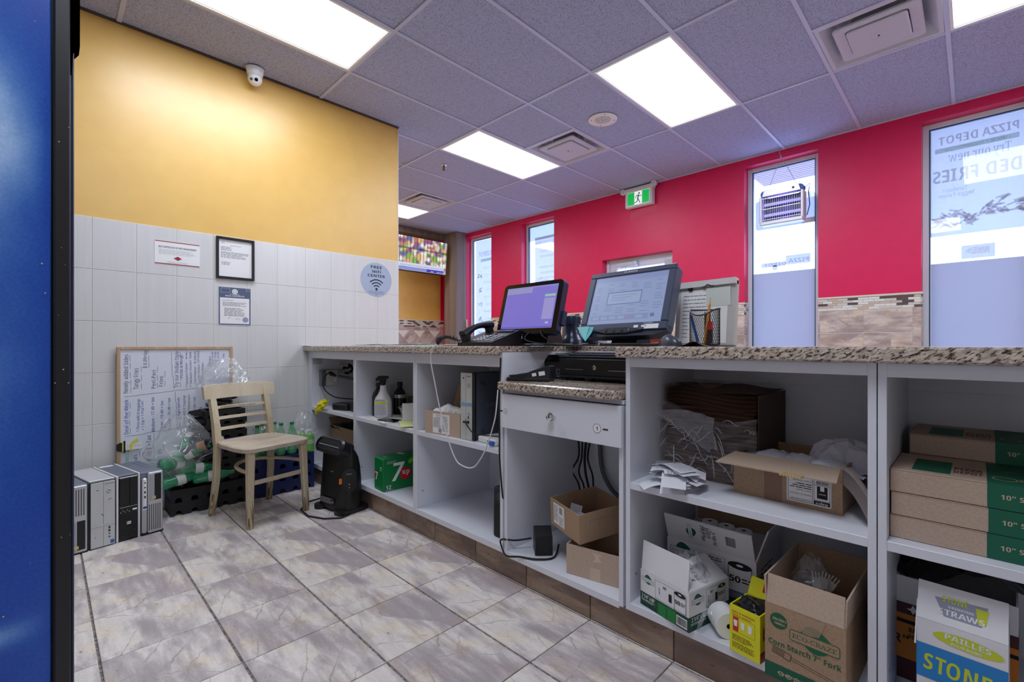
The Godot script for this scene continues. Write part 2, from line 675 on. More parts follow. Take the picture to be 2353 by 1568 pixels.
func _ready() -> void:
	# ------------------------------------------------------------ camera
	var cam := Camera3D.new()
	cam.name = "camera"
	cam.projection = Camera3D.PROJECTION_FRUSTUM
	cam.near = 0.05
	cam.far = 200.0
	cam.size = 2.0 * 0.05 * 784.0 / 1066.73
	cam.frustum_offset = Vector2(0, 0.05 * 10.12 / 1066.73)
	cam.position = Vector3(0, 1.045, 0)
	cam.rotation.y = 0.7826
	add_child(cam)
	cam.current = true
	# ------------------------------------------------------------ overcast winter sky, exposure
	var env := Environment.new()
	var sky := Sky.new()
	var sm := ProceduralSkyMaterial.new()
	sm.sky_top_color = c8(166, 194, 255)
	sm.sky_horizon_color = c8(200, 217, 255)
	sm.ground_bottom_color = c8(196, 206, 236)
	sm.ground_horizon_color = c8(200, 217, 255)
	sm.sun_angle_max = 0.0
	sky.sky_material = sm
	env.background_mode = Environment.BG_SKY
	env.sky = sky
	env.background_energy_multiplier = SKY_ENERGY
	env.tonemap_mode = Environment.TONE_MAPPER_LINEAR
	env.tonemap_exposure = EXPOSURE
	env.sdfgi_enabled = true
	env.ssao_enabled = true
	env.ssil_enabled = true
	var we := WorldEnvironment.new()
	we.name = "world"
	we.environment = env
	add_child(we)
	make_materials()
	build_room()
	build_ceiling()
	build_windows()
	build_posters()
	build_counter()
	build_wall_things()
	build_floor_things()
	build_counter_top_things()
	build_shelf_things()


const SKY_ENERGY := 6.0
const EXPOSURE := 1.0
const LED_ENERGY := 2.75
const LED_COLOR := Color(0.92, 0.95, 1.0)


# a flat tile w x h in the xy plane, face at z = 0, with its own cut of the printed stone
func tile(w: float, h: float, thick: float, u0: float, v0: float, scale := 1.0, turned := false, b := 0.0015) -> MB:
	var m := mb().box(Vector3(0, 0, -thick / 2), Vector3(w, h, thick), b)
	for i in m.v.size():
		var p := m.v[i]
		m.u[i] = Vector2(u0 + (p.y if turned else p.x) * scale, v0 + (p.x if turned else p.y) * scale)
	return m


func build_room() -> void:
	# floor: stone-printed tiles of 13 inches in the staff area, on a bed of worn grout
	var fl := struct("floor", mb().span(-3.9, 2.6, -0.15, -0.004, -1.60, 1.8), M.grout)
	var px := 0.33372
	var var_mesh := []
	var r := RandomNumberGenerator.new()
	r.seed = 5
	for k in 14:
		var_mesh.append(tile(px - 0.0038, px - 0.0075, 0.01, r.randf_range(0.2, 0.8), r.randf_range(0.2, 0.8), 1.1).mesh())
	for i in 14:
		for j in 8:
			var x0 := -3.3737 + (i - 1) * px
			var z0 := 0.541 + 0.3337 - j * px
			if i == 0:
				put("tile", tile(0.289, px - 0.0075, 0.01, 0.31 * j, 0.17 * j, 1.15), M.slate, fl, tf(-3.5215, 0, z0 - px / 2, rx(-90)))
			else:
				put("tile", var_mesh[(i * 5 + j * 3 + (i * j) % 4) % 14], M.slate, fl, tf(x0 + px / 2, 0, z0 - px / 2, rx(-90) * rz(180.0 if (i + j * 2) % 3 == 0 else 0.0)))
	struct("floor", mb().span(-7.1, 2.6, -0.15, 0.0, -5.34, -1.60), tri_tex(mat(c8(226, 220, 216), 0.42), M.slate.albedo_texture, 1.1))

	# left wall: white ceramic wainscot to 1.8 m, yellow paint above
	var w := struct("wall_left", mb().span(-3.85, WL - 0.008, 0.0, CEIL, -2.24, 1.8), M.yellow)
	var cols := [0.216, 0.0115, -0.193, -0.397, -0.601, -0.807, -1.012, -1.215, -1.419, -1.623, -1.827, -2.033, -2.246]
	var rows := [0.0, 0.271, 0.577, 0.882, 1.188, 1.494, 1.802]
	put("grout_bed", mb().span(WL - 0.008, WL - 0.0025, 0.0, 1.800, -2.244, 0.24), M.white_grout, w)
	var g := 0.0014
	for i in 12:
		for j in 6:
			var zw: float = cols[i] - cols[i + 1]
			var yh: float = rows[j + 1] - rows[j]
			put("tile", mb().box(Vector3(WL - 0.004, (rows[j] + rows[j + 1]) / 2, (cols[i] + cols[i + 1]) / 2), Vector3(0.008, yh - g * 2, zw - g * 2), 0.0016), M.white_tile, w)
	put("corner_bead", mb().span(-3.85, WL - 0.006, 1.802, CEIL, -2.2445, -2.24), M.white, w)

	# window wall: red paint, openings for four tall windows and the street door
	w = struct("wall_front", mb(), M.red)
	var m := mb()
	var spans := [[-7.1, -6.29], [-5.642, -4.957], [-4.304, -3.479], [-2.507, -1.713], [-1.05, -0.312], [0.36, 2.75]]
	for s in spans:
		m.span(s[0], s[1], 0, CEIL, WF - 0.16, WF)
	for s in [[-6.29, -5.642], [-4.957, -4.304], [-1.713, -1.05], [-0.312, 0.36]]:
		m.span(s[0], s[1], 2.92, CEIL, WF - 0.16, WF)
		m.span(s[0], s[1], 0, 0.34, WF - 0.16, WF)
	m.span(-3.479, -2.507, 2.168, CEIL, WF - 0.16, WF)
	w.mesh = m.mesh()
	# its wainscot: stone tiles, a mosaic band and a pale cap
	var mos := [mat(c8(222, 220, 214), 0.2), mat(c8(196, 178, 164), 0.3), mat(c8(92, 78, 78), 0.25), mat(c8(206, 200, 190), 0.25)]
	var capm := mat(c8(214, 206, 190), 0.35)
	r.seed = 21
	for s in [[-6.29, -6.255], [-5.642, -4.957], [-4.304, -3.479], [-2.507, -1.713], [-1.05, -0.312], [0.36, 2.2]]:
		put("grout_bed", mb().span(s[0], s[1], 0.0, 1.478, WF, WF + 0.004), M.white_grout, w)
		put("cap", mb().span(s[0] - 0.004, s[1] + 0.004, 1.478, 1.497, WF, WF + 0.014, 0.004), capm, w)
		for row in 5:
			var x: float = s[0] - (0.0385 if row % 2 else 0.0)
			while x < s[1] - 0.004:
				var a := maxf(x, s[0]) + 0.0008
				var b := minf(x + 0.077, s[1]) - 0.0008
				if b - a > 0.004:
					var k := r.randi_range(0, 9)
					put("mosaic_tile", mb().span(a, b, 1.3705 + row * 0.0215, 1.3705 + row * 0.0215 + 0.0199, WF + 0.001, WF + 0.008, 0.0012), mos[2 if k < 2 else 1 if k < 4 else 3 if k < 6 else 0], w)
				x += 0.077
		var x0: float = s[0]
		var xs := [s[0]]
		var q := -1.036 + floorf((s[0] + 1.036) / 0.3345) * 0.3345
		while q < s[1] - 0.01:
			if q > s[0] + 0.01:
				xs.append(q)
			q += 0.3345
		xs.append(s[1])
		for k in xs.size() - 1:
			for yy in [[0.50, 0.827], [0.83, 1.159], [1.162, 1.368]]:
				put("tile", tile(xs[k + 1] - xs[k] - 0.003, yy[1] - yy[0] - 0.003, 0.008, r.randf(), r.randf(), 1.1), M.slate_wall, w, tf((xs[k] + xs[k + 1]) / 2, (yy[0] + yy[1]) / 2, WF + 0.008))
	# tiled jambs of the openings, on the side that faces the room's right
	for x in [-4.957, -3.479, -1.713, -0.312]:
		put("cap", mb().span(x - 0.002, x + 0.012, 1.478, 1.497, WF - 0.10, WF + 0.012, 0.003), capm, w)
		for row in 5:
			for c in 2:
				put("mosaic_tile", mb().span(x, x + 0.007, 1.3705 + row * 0.0215, 1.3904 + row * 0.0215, WF - 0.097 + c * 0.05, WF - 0.049 + c * 0.05, 0.0012), mos[(row * 3 + c * 2) % 4], w)
		put("tile", tile(0.097, 0.206, 0.007, r.randf(), r.randf(), 1.1), M.slate_wall, w, tf(x + 0.007, 1.265, WF - 0.048, ry(90)))
		put("tile", tile(0.097, 0.326, 0.007, r.randf(), r.randf(), 1.1), M.slate_wall, w, tf(x + 0.007, 0.995, WF - 0.048, ry(90)))
	# paler patch of touched-up paint under the exit sign
	put("paint_patch", mb().prism([Vector2(-3.06, 2.70), Vector2(-2.90, 2.735), Vector2(-2.705, 2.755), Vector2(-2.700, 2.705), Vector2(-2.715, 2.66), Vector2(-2.86, 2.655), Vector2(-3.07, 2.625)], WF, WF + 0.0006), mat(c8(214, 74, 108), 0.6), w)

	# far wall of the dining room with the television, and the wood-clad column in its corner
	w = struct("wall_side", mb().span(-7.1, -6.95, 0, CEIL, WF, -2.24), M.yellow)
	put("paint_strip", mb().span(-6.95, -6.946, 1.497, CEIL, WF, -5.125), M.red, w)
	put("cap", mb().span(-6.95, -6.934, 1.478, 1.497, WF, -3.4, 0.004), capm, w)
	for row in 5:
		var z := -5.19 - (0.0385 if row % 2 else 0.0)
		while z < -3.7:
			var k := r.randi_range(0, 9)
			put("mosaic_tile", mb().span(-6.95, -6.941, 1.3705 + row * 0.0215, 1.3904 + row * 0.0215, maxf(z, -5.19) + 0.0008, z + 0.0762, 0.0012), mos[2 if k < 3 else 1 if k < 6 else 3 if k < 8 else 0], w)
			z += 0.077
	for k in 10:
		put("tile", tile(0.163, 0.06, 0.008, r.randf(), r.randf(), 1.1), M.slate_wall, w, tf(-6.942, 1.338, -5.105 + k * 0.166, ry(90)))
	put("grout_bed", mb().span(-6.95, -6.945, 0.6, 1.478, WF, -3.4), M.white_grout, w)
	for i in 6:
		for j in 3:
			var c := Vector2(-5.16 + i * 0.33 + (0.165 if j % 2 else 0.0), 1.19 - j * 0.165)
			put("tile", tile(0.229, 0.229, 0.008, r.randf(), r.randf(), 1.1), M.slate_wall, w, Transform3D(ry(90) * rz(45), Vector3(-6.9425, c.y, c.x)))
	var lam := mat(Color.WHITE, 0.5)
	lam.albedo_texture = ImageTexture.create_from_image(streak_image(c8(140, 122, 110), c8(120, 108, 102), c8(96, 80, 70), 192, 256, 3))
	lam.uv1_scale = Vector3(3.0, 0.5, 1)
	var col := struct("column", mb().span(-6.622, -6.29, 0, CEIL, WF, -4.966, 0.003), lam)
	put("header", mb().span(-6.95, -6.62, 2.90, CEIL, WF, -2.4, 0.002), lam, col)

	# the rest of the shell, out of the picture
	struct("wall_back", mb().span(-7.1, 2.75, 0, CEIL, 1.8, 1.95), M.plain_wall)
	struct("wall_right", mb().span(2.6, 2.75, 0, CEIL, WF - 0.16, 1.8), M.plain_wall)
	struct("wall_divider", mb().span(-7.1, -3.85, 0, CEIL, -2.24, -2.10), M.yellow)
	# outside: pale pavement under a little snow, and the canopy over the walk
	struct("pavement", mb().span(-40, 40, -0.4, -0.2, -45, WF - 0.16), mat(c8(226, 230, 238), 0.9))
	var can := mb().span(-1.88, 3.0, 3.05, 3.35, -6.40, WF - 0.17)
	for k in 16:
		can.span(-1.86, 2.98, 3.045, 3.05, -6.38 + k * 0.064, -6.35 + k * 0.064)
	struct("canopy_roof", can, mat(c8(178, 182, 190), 0.7))


# ---------------------------------------------------------------- ceiling
const GX := -0.1142
const GZ := [2.124, 0.905, -0.314, -1.5336, -2.753, -3.972, -5.19]
const LIGHTS := [[-3.162, -1.5336], [-1.943, -3.972], [-3.772, -3.972], [-6.211, -3.972], [-0.1142, -3.972], [-0.7238, -0.924], [1.715, -3.972]]  # last two panels are added out of view, for their light
const VENTS := [[-0.7238, -3.972], [-3.162, -3.972], [-5.601, -3.972]]


func build_ceiling() -> void:
	var w := HALF * 2.0
	var ce := struct("ceiling", mb().span(-7.1, 2.75, 3.10, 3.22, WF - 0.16, 1.95), M.plain_wall)
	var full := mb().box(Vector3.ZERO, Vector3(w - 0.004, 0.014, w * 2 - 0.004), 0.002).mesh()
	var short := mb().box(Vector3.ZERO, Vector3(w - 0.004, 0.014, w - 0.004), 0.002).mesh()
	for i in range(-12, 5):
		var x := GX + i * w
		for j in 6:
			var z: float = GZ[j + 1]
			var taken := false
			var vent := false
			for l in LIGHTS:
				if absf(l[0] - x) < 0.1 and l[1] - z < 0.7 and l[1] - z > -0.1:
					taken = true
			for l in VENTS:
				if absf(l[0] - x) < 0.1 and absf(l[1] - z) < 0.1:
					vent = true
			if vent:
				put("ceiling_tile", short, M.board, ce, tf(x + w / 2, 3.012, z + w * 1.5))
				put("tee", mb().span(x + 0.012, x + w - 0.012, 2.998, 3.005, z + w - 0.012, z + w + 0.012), M.tee, ce)
			elif not taken:
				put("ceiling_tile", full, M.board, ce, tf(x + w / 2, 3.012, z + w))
		put("tee", mb().span(x - 0.012, x + 0.012, 2.997, 3.005, WF, 1.8, 0.001), M.tee, ce)
	for z in GZ:
		if z < 1.8:
			put("tee", mb().span(-7.0, 2.6, 2.9975, 3.005, maxf(z, WF + 0.012) - 0.012, maxf(z, WF + 0.012) + 0.012, 0.001), M.tee, ce)
	put("wall_angle", mb().span(WL - 0.008, WL + 0.014, 2.996, 3.005, -2.24, 1.8), mat(c8(70, 62, 58), 0.6), ce)
	# LED panels
	var names := ["LED ceiling panel over the white tiled wall", "LED ceiling panel right of the round ceiling speaker", "LED ceiling panel beside the sprinkler head", "LED ceiling panel near the television, half hidden by the yellow wall", "LED ceiling panel in the corner beside the big square vent", "added LED ceiling panel out of view above the staff side of the counter", "added LED ceiling panel out of view over the far end of the dining room"]
	for k in LIGHTS.size():
		var l: Array = LIGHTS[k]
		var t := thing("ceiling_light", Vector3(l[0] + w / 2, CEIL, l[1] + w), 0, names[k], "ceiling light", "LED panels in the ceiling grid")
		if k > 4:
			t.remove_meta("group")
		var f := mb()
		for s in [-1, 1]:
			f.box(Vector3(s * (w / 2 - 0.021), 0.004, 0), Vector3(0.018, 0.02, w * 2 - 0.024), 0.002)
			f.box(Vector3(0, 0.004, s * (w - 0.021)), Vector3(w - 0.06, 0.02, 0.018), 0.002)
		put("frame", f, M.white, t)
		put("diffuser", mb().box(Vector3(0, 0.006, 0), Vector3(w - 0.06, 0.006, w * 2 - 0.06)), glow(Color(1.0, 0.985, 0.97), 1.15), t)
		var a := AreaLight3D.new()
		a.name = "lamp"
		a.area_size = Vector2(w - 0.07, w * 2 - 0.07)
		a.light_energy = LED_ENERGY
		a.light_color = LED_COLOR
		a.shadow_enabled = true
		a.set("area_range", 14.0)
		a.transform = tf(0, -0.002, 0, rx(-90))
		t.add_child(a)
	# square air diffusers: a dished pan, a ring and a middle plate with its cap
	var vent_names := ["large square air vent beside the corner light panel", "square air vent between two light panels near the round speaker", "small-looking square air vent beyond the end of the yellow wall"]
	var proto: Node3D = null
	for k in VENTS.size():
		var at := Vector3(VENTS[k][0] + w / 2, CEIL, VENTS[k][1] + w / 2)
		if proto == null:
			proto = make_vent(at, vent_names[k])
		else:
			copy(proto, at, 0, vent_names[k], "square air vents in the ceiling")
	# round loudspeaker, sprinkler, dome camera
	var t := thing("ceiling_speaker", Vector3(-2.276, CEIL, -3.402), 0, "round white ceiling loudspeaker with a perforated middle", "speaker")
	put("trim_ring", mb().lathe([Vector2(0.07, -0.003), Vector2(0.118, -0.006), Vector2(0.124, -0.003), Vector2(0.124, 0.0)], 36), mat(c8(232, 228, 218), 0.4), t)
	var holes := noise(FastNoiseLite.TYPE_CELLULAR, 0.16, 1, 2)
	put("grille", mb().lathe([Vector2(0, -0.0055), Vector2(0.07, -0.003)], 36), tri_tex(mat(Color.WHITE, 0.6), noise_tex(holes, 128, [[0.0, c8(225, 222, 214)], [0.35, c8(214, 210, 204)], [0.6, c8(150, 148, 146)]]), 6.0, false), t)
	var sc := mb()
	for a in 4:
		sc.cyl(Vector3(cos(a * PI / 2 + 0.8) * 0.1, -0.006, sin(a * PI / 2 + 0.8) * 0.1), 0.004, 0.003, 8)
	sc.cyl(Vector3(0, -0.0065, 0), 0.004, 0.003, 8)
	put("screw", sc, M.black, t)
	t = thing("sprinkler_head", Vector3(-4.075, CEIL, -3.05), 0, "small brass sprinkler head hanging from a ceiling tile", "sprinkler")
	put("escutcheon", mb().lathe([Vector2(0.0, -0.012), Vector2(0.02, -0.012), Vector2(0.034, -0.002), Vector2(0.034, 0)], 20), M.chrome, t)
	put("frame", mb().tube([Vector3(-0.012, -0.012, 0), Vector3(-0.016, -0.03, 0), Vector3(0, -0.05, 0), Vector3(0.016, -0.03, 0), Vector3(0.012, -0.012, 0)], 0.003, 6).cyl(Vector3(0, -0.028, 0), 0.0035, 0.034, 8), mat(c8(120, 90, 50), 0.35, 0.8), t)
	put("deflector", mb().cyl(Vector3(0, -0.052, 0), 0.016, 0.003, 12), mat(c8(120, 90, 50), 0.35, 0.8), t)
	t = thing("security_camera", Vector3(-3.60, CEIL - 0.004, -1.045), 0, "white turret security camera under the ceiling above the yellow wall", "camera")
	put("base", mb().lathe([Vector2(0.0, -0.052), Vector2(0.047, -0.05), Vector2(0.052, -0.035), Vector2(0.055, -0.012), Vector2(0.06, 0.0)], 28), M.white_gloss, t)
	var look := Basis.looking_at(Vector3(0.86, -0.5, 0.35), Vector3.UP)
	var ball := put("ball", mb().lathe([Vector2(0, -0.05), Vector2(0.02, -0.046), Vector2(0.036, -0.034), Vector2(0.046, -0.016), Vector2(0.047, 0.0), Vector2(0.043, 0.02), Vector2(0.03, 0.038), Vector2(0.02, 0.0455), Vector2(0.0, 0.0455)], 28, Transform3D(look * rx(-90), Vector3(0, -0.068, 0))), M.white_gloss, t)
	put("lens", mb().cyl(Vector3(-0.013, 0.0, -0.0445), 0.0115, 0.010, 18, rx(-90)), M.black_gloss, ball, Transform3D(look, Vector3(0, -0.068, 0)))
	put("infrared_lamp", mb().cyl(Vector3(0.017, -0.002, -0.0415), 0.0095, 0.008, 16, rx(-90)), mat(c8(70, 84, 104), 0.2), ball, Transform3D(look, Vector3(0, -0.068, 0)))


func make_vent(at: Vector3, label: String) -> Node3D:
	var t := thing("air_vent", at, 0, label, "air vent", "square air vents in the ceiling")
	var grey := mat(c8(196, 198, 210), 0.45)
	var h := HALF - 0.014
	var pan := mb()
	# flange, then walls that slope up into the neck
	var rings := [[h, -0.001], [h - 0.022, -0.001], [h - 0.085, 0.075], [h - 0.14, 0.095]]
	for k in 3:
		for s in 4:
			var b := ry(90 * s)
			var o: Vector3 = b * Vector3(0, -1, -0.6)
			var a: Array = rings[k]
			var c: Array = rings[k + 1]
			pan.poly([b * Vector3(-a[0], a[1], a[0]), b * Vector3(a[0], a[1], a[0]), b * Vector3(c[0], c[1], c[0]), b * Vector3(-c[0], c[1], c[0])], o)
	put("pan", pan, grey, t)
	put("duct", mb().lathe([Vector2(0.15, 0.03), Vector2(0.15, 0.095), Vector2(0.0, 0.095)], 24), mat(c8(150, 154, 160), 0.5, 0.3), t)
	put("ring", square_dish(0.208, 0.150, -0.010, -0.004), grey, t)
	put("plate", square_dish(0.146, 0.0, -0.018, -0.013), grey, t)
	put("cap", mb().lathe([Vector2(0, -0.0195), Vector2(0.045, -0.019), Vector2(0.048, -0.0165), Vector2(0.048, -0.010)], 24), grey, t)
	put("screw", mb().cyl(Vector3(0, -0.0205, 0), 0.006, 0.003, 10), M.black, t)
	var br := mb()
	for s in [-1, 1]:
		br.box(Vector3(s * 0.17, 0.03, 0.06), Vector3(0.012, 0.05, 0.02))
		br.box(Vector3(s * 0.11, 0.01, -0.05), Vector3(0.012, 0.05, 0.02))
	put("bracket", br, M.steel, t)
	return t


# a rounded square plate with a turned-up rim; `inner` 0 closes it
func square_dish(outer: float, inner: float, y0: float, y1: float) -> MB:
	var m := mb()
	var loop := func(h: float, y: float) -> Array:
		var p := []
		var rr := minf(0.022, h * 0.6)
		for s in 4:
			for k in 4:
				var a := -PI / 4 * 0 + s * PI / 2 + k * PI / 6
				var c := Vector3([1, -1, -1, 1][s], 0, [1, 1, -1, -1][s]) * (h - rr)
				p.append(c + Vector3(cos(a) * rr, y, sin(a) * rr))
		return p
	var rings := [loop.call(outer, y1 + 0.012), loop.call(outer + 0.003, y0 + 0.006), loop.call(outer - 0.004, y0), loop.call(outer - 0.022, y0 + 0.001)]
	if inner > 0.0:
		rings.append(loop.call(inner + 0.004, y1))
		rings.append(loop.call(inner, y1 + 0.012))
	for k in rings.size() - 1:
		var a: Array = rings[k]
		var b: Array = rings[k + 1]
		for i in a.size():
			var j := (i + 1) % a.size()
			m.poly([a[i], a[j], b[j], b[i]], Vector3(0, -1, 0) if k > 0 else Vector3(a[i].x, -0.2, a[i].z))
	if inner == 0.0:
		var p: Array = rings[-1]
		m.poly(p, Vector3.DOWN)
	return m


# ---------------------------------------------------------------- windows, door
func window_unit(n: int, x0: float, x1: float, film_top: float) -> void:
	var y0 := 0.34
	var y1 := 2.92
	var zf := WF - 0.105
	var o := Node3D.new()
	o.name = "window_%d" % n
	add_child(o)
	o.set_meta("kind", "structure")
	var f := mb()
	f.span(x0, x0 + 0.042, y0, y1, zf - 0.05, zf, 0.003).span(x1 - 0.042, x1, y0, y1, zf - 0.05, zf, 0.003)
	f.span(x0 + 0.042, x1 - 0.042, y1 - 0.042, y1, zf - 0.05, zf, 0.003).span(x0 + 0.042, x1 - 0.042, y0, y0 + 0.05, zf - 0.05, zf, 0.003)
	put("frame", f, M.alu, o)
	var g := mb()
	g.span(x0 + 0.042, x0 + 0.052, y0 + 0.05, y1 - 0.042, zf - 0.042, zf - 0.012).span(x1 - 0.052, x1 - 0.042, y0 + 0.05, y1 - 0.042, zf - 0.042, zf - 0.012)
	g.span(x0 + 0.052, x1 - 0.052, y1 - 0.052, y1 - 0.042, zf - 0.042, zf - 0.012)
	put("gasket", g, M.alu_dark, o)
	put("pane", mb().span(x0 + 0.05, x1 - 0.05, y0 + 0.05, y1 - 0.05, zf - 0.031, zf - 0.027), M.glass, o)
	put("sill", mb().span(x0 - 0.02, x1 + 0.02, y0 - 0.02, y0, zf, WF + 0.02, 0.003), M.white, o)
	if film_top > 0.0:
		put("frosted_film", mb().span(x0 + 0.053, x1 - 0.053, y0 + 0.055, film_top, zf - 0.0265, zf - 0.0255), M.film, o)


func build_windows() -> void:
	window_unit(1, -6.29, -5.642, 0.0)
	window_unit(2, -4.957, -4.304, 0.0)
	window_unit(3, -1.713, -1.05, 1.80)
	window_unit(4, -0.312, 0.36, 1.735)
	# street door: frame, leaf with a broad glass light, overhead closer
	var zf := WF - 0.10
	var d := Node3D.new()
	d.name = "door_1"
	add_child(d)
	d.set_meta("kind", "structure")
	put("frame", mb().span(-3.479, -3.434, 0, 2.168, zf - 0.06, zf, 0.003).span(-2.552, -2.507, 0, 2.168, zf - 0.06, zf, 0.003).span(-3.434, -2.552, 2.123, 2.168, zf - 0.06, zf, 0.003), M.alu, d)
	var leaf := put("leaf", mb().span(-3.430, -3.33, 0.01, 2.119, zf - 0.055, zf - 0.012, 0.003).span(-2.656, -2.556, 0.01, 2.119, zf - 0.055, zf - 0.012, 0.003).span(-3.33, -2.656, 2.045, 2.119, zf - 0.055, zf - 0.012, 0.003).span(-3.33, -2.656, 0.01, 0.25, zf - 0.055, zf - 0.012, 0.003), M.alu, d)
	put("pane", mb().span(-3.33, -2.656, 0.25, 2.045, zf - 0.036, zf - 0.032), M.glass, leaf)
	put("frosted_film", mb().span(-3.32, -2.666, 0.25, 1.35, zf - 0.0315, zf - 0.0305), M.film, leaf)
	put("push_bar", mb().span(-3.32, -2.66, 1.0, 1.05, zf + 0.02, zf + 0.045, 0.006).span(-3.36, -3.32, 0.99, 1.06, zf - 0.012, zf + 0.045).span(-2.66, -2.62, 0.99, 1.06, zf - 0.012, zf + 0.045), M.steel, leaf)
	var cl := put("closer", mb().span(-3.30, -3.05, 2.06, 2.112, zf - 0.012, zf + 0.05, 0.006).span(-3.05, -3.01, 2.055, 2.117, zf - 0.012, zf + 0.055, 0.006), mat(c8(196, 200, 214), 0.35, 0.5), d)
	put("arm", mb().box(Vector3(-3.13, 2.035, zf + 0.07), Vector3(0.30, 0.012, 0.018), 0.002, ry(14)).box(Vector3(-3.14, 2.04, zf + 0.035), Vector3(0.26, 0.012, 0.018), 0.002, ry(-16)).cyl(Vector3(-3.18, 2.045, zf + 0.02), 0.014, 0.03, 12), M.steel, cl)
	put("notice", mb().span(-2.66, -2.565, 2.0, 2.085, zf - 0.012, zf - 0.0112), mat(c8(190, 194, 204), 0.8), d)
	put("notice", mb().span(-2.93, -2.84, 1.86, 1.965, zf - 0.0318, zf - 0.0308), mat(c8(176, 180, 192), 0.8), d)


# posters hang on the outside of the panes and are read from the street: from in here they show through, mirrored
func build_posters() -> void:
	var sheet := mat(c8(160, 167, 172), 0.85)
	sheet.backlight_enabled = true
	sheet.backlight = Color(1.0, 1.0, 1.0)
	var blue_sheet := mat(c8(150, 170, 178), 0.85)
	blue_sheet.backlight_enabled = true
	blue_sheet.backlight = Color(1.0, 1.0, 1.0)
	var tint := func(c: Color) -> StandardMaterial3D:
		var m := mat(c, 0.85)
		m.backlight_enabled = true
		m.backlight = Color(1.0, 1.0, 1.0)
		return m
	var grey: StandardMaterial3D = tint.call(c8(112, 114, 122))
	var pale: StandardMaterial3D = tint.call(c8(148, 152, 160))
	var green: StandardMaterial3D = tint.call(c8(86, 160, 134))
	var navy: StandardMaterial3D = tint.call(c8(76, 98, 142))
	var flip := func(x: float, y: float, z: float) -> Transform3D:
		return Transform3D(ry(180), Vector3(x, y, z))
	var z := 0.0
	var back := WF - 0.1390   # the street side of the glass
	# window 4: fries poster, notice card
	var t := thing("window_poster", Vector3.ZERO, 0, "large pale blue fries poster at the top of the right-hand window", "poster")
	put("sheet", mb().span(-0.262, 0.308, 1.965, 2.862, back - 0.003, back), blue_sheet, t)
	z = back + 0.0006
	put("lettering", words(words(mb(), "PIZZA DEPOT", 0.068, flip.call(0.02, 2.765, z), 0.46), "LOADED FRIES", 0.105, flip.call(0.115, 2.465, z), 0.72), grey, t)
	put("lettering", words(mb(), "Try our new", 0.075, flip.call(0.03, 2.60, z), 0.36, "serif"), navy, t)
	put("lettering", words(words(mb(), "Tandoori", 0.034, flip.call(-0.11, 2.345, z), 0.15, "sans"), "Veggie Paneer", 0.034, flip.call(-0.105, 2.295, z), 0.22, "sans"), grey, t)
	put("web_address", words(rect(mb(), -0.232, 0.252, 2.665, 2.705, tf(0, 0, z - 0.0002)), "", 0.02, tf(0, 0, 0)), green, t)
	put("lettering", words(mb(), "WWW.PIZZADEPOT.CA", 0.024, flip.call(0.01, 2.685, z + 0.0004), 0.36), sheet, t)
	var fries := mb()
	var fries_b := mb()
	var r := RandomNumberGenerator.new()
	r.seed = 4
	for k in 90:
		var c := Vector2(-0.12, 2.09) if k % 2 else Vector2(0.17, 2.15)
		var q := Vector2(r.randf_range(-0.13, 0.13), 0)
		q.y = r.randf_range(-0.05, 0.09 * (1.0 - absf(q.x) / 0.15))
		var b := Transform3D(rz(r.randf_range(-60, 60)), Vector3(clampf(c.x + q.x, -0.23, 0.28), c.y + q.y, z + 0.0002 + k * 0.00001))
		rect(fries if k % 3 else fries_b, -0.028, 0.028, -0.007, 0.007, b)
	put("food_print", fries, pale, t)
	put("food_print", fries_b, tint.call(c8(150, 142, 166)), t)
	t = thing("notice_card", Vector3.ZERO, 0, "small grey notice card on the bare glass below the fries poster", "notice")
	put("sheet", mb().span(-0.072, 0.122, 1.756, 1.866, back - 0.003, back), tint.call(c8(128, 136, 156)), t)
	put("printed_text", print_lines(mb(), -0.09, 0.05, 1.79, 1.845, 5, flip.call(0, 0, back + 0.0006), 8), M.ink_pale, t)
	# window 3: dark sign board seen from behind, and the shop's name
	t = thing("window_sign", Vector3.ZERO, 0, "blue-grey backing board behind the insect killer in the narrow window", "sign")
	put("board", mb().prism(round_rect(-1.645, -1.104, 2.262, 2.568, 0.03), back - 0.004, back), tint.call(c8(98, 128, 200)), t)
	put("sticker", mb().span(-1.215, -1.105, 2.262, 2.312, back, back + 0.001), M.paper, t)
	t = thing("window_lettering", Vector3.ZERO, 0, "shop name decal with rounded backing just above the frosted film", "decal")
	put("backing", mb().prism(round_rect(-1.588, -1.36, 1.862, 1.905, 0.012), back - 0.003, back).prism(round_rect(-1.36, -1.142, 1.868, 1.962, 0.012), back - 0.003, back).prism(circle2(-1.46, 1.850, 0.026), back - 0.003, back), tint.call(c8(136, 142, 172)), t)
	put("lettering", words(words(mb(), "PIZZA", 0.04, flip.call(-1.245, 1.905, back + 0.0006), 0.18), "DEPOT", 0.036, flip.call(-1.46, 1.884, back + 0.0006), 0.2), tint.call(c8(104, 110, 146)), t)
	# window 2 and window 1: menu posters
	t = thing("window_poster", Vector3.ZERO, 0, "menu poster with a printed pizza in the window left of the door", "poster")
	put("sheet", mb().span(-4.80, -4.40, 1.70, 2.70, back - 0.003, back), sheet, t)
	put("lettering", words(mb(), "TRY OUR NEW", 0.085, flip.call(-4.585, 2.60, back + 0.0006), 0.42), grey, t)
	var lines := mb()
	var li := ["BUTTER CHICKEN PIZZA", "TANDOORI CHICKEN PIZZA", "", "SPICY CORN PIZZA", "KALE PANEER PIZZA", "SPICY VEGGIE PIZZA"]
	for k in 6:
		if li[k]:
			words(lines, li[k], 0.03, flip.call(-4.56, 2.48 - k * 0.082, back + 0.0006), 0.26)
	words(lines, "$15", 0.075, flip.call(-4.73, 2.05, back + 0.0006), 0.10, "sans")
	put("lettering", lines, pale, t)
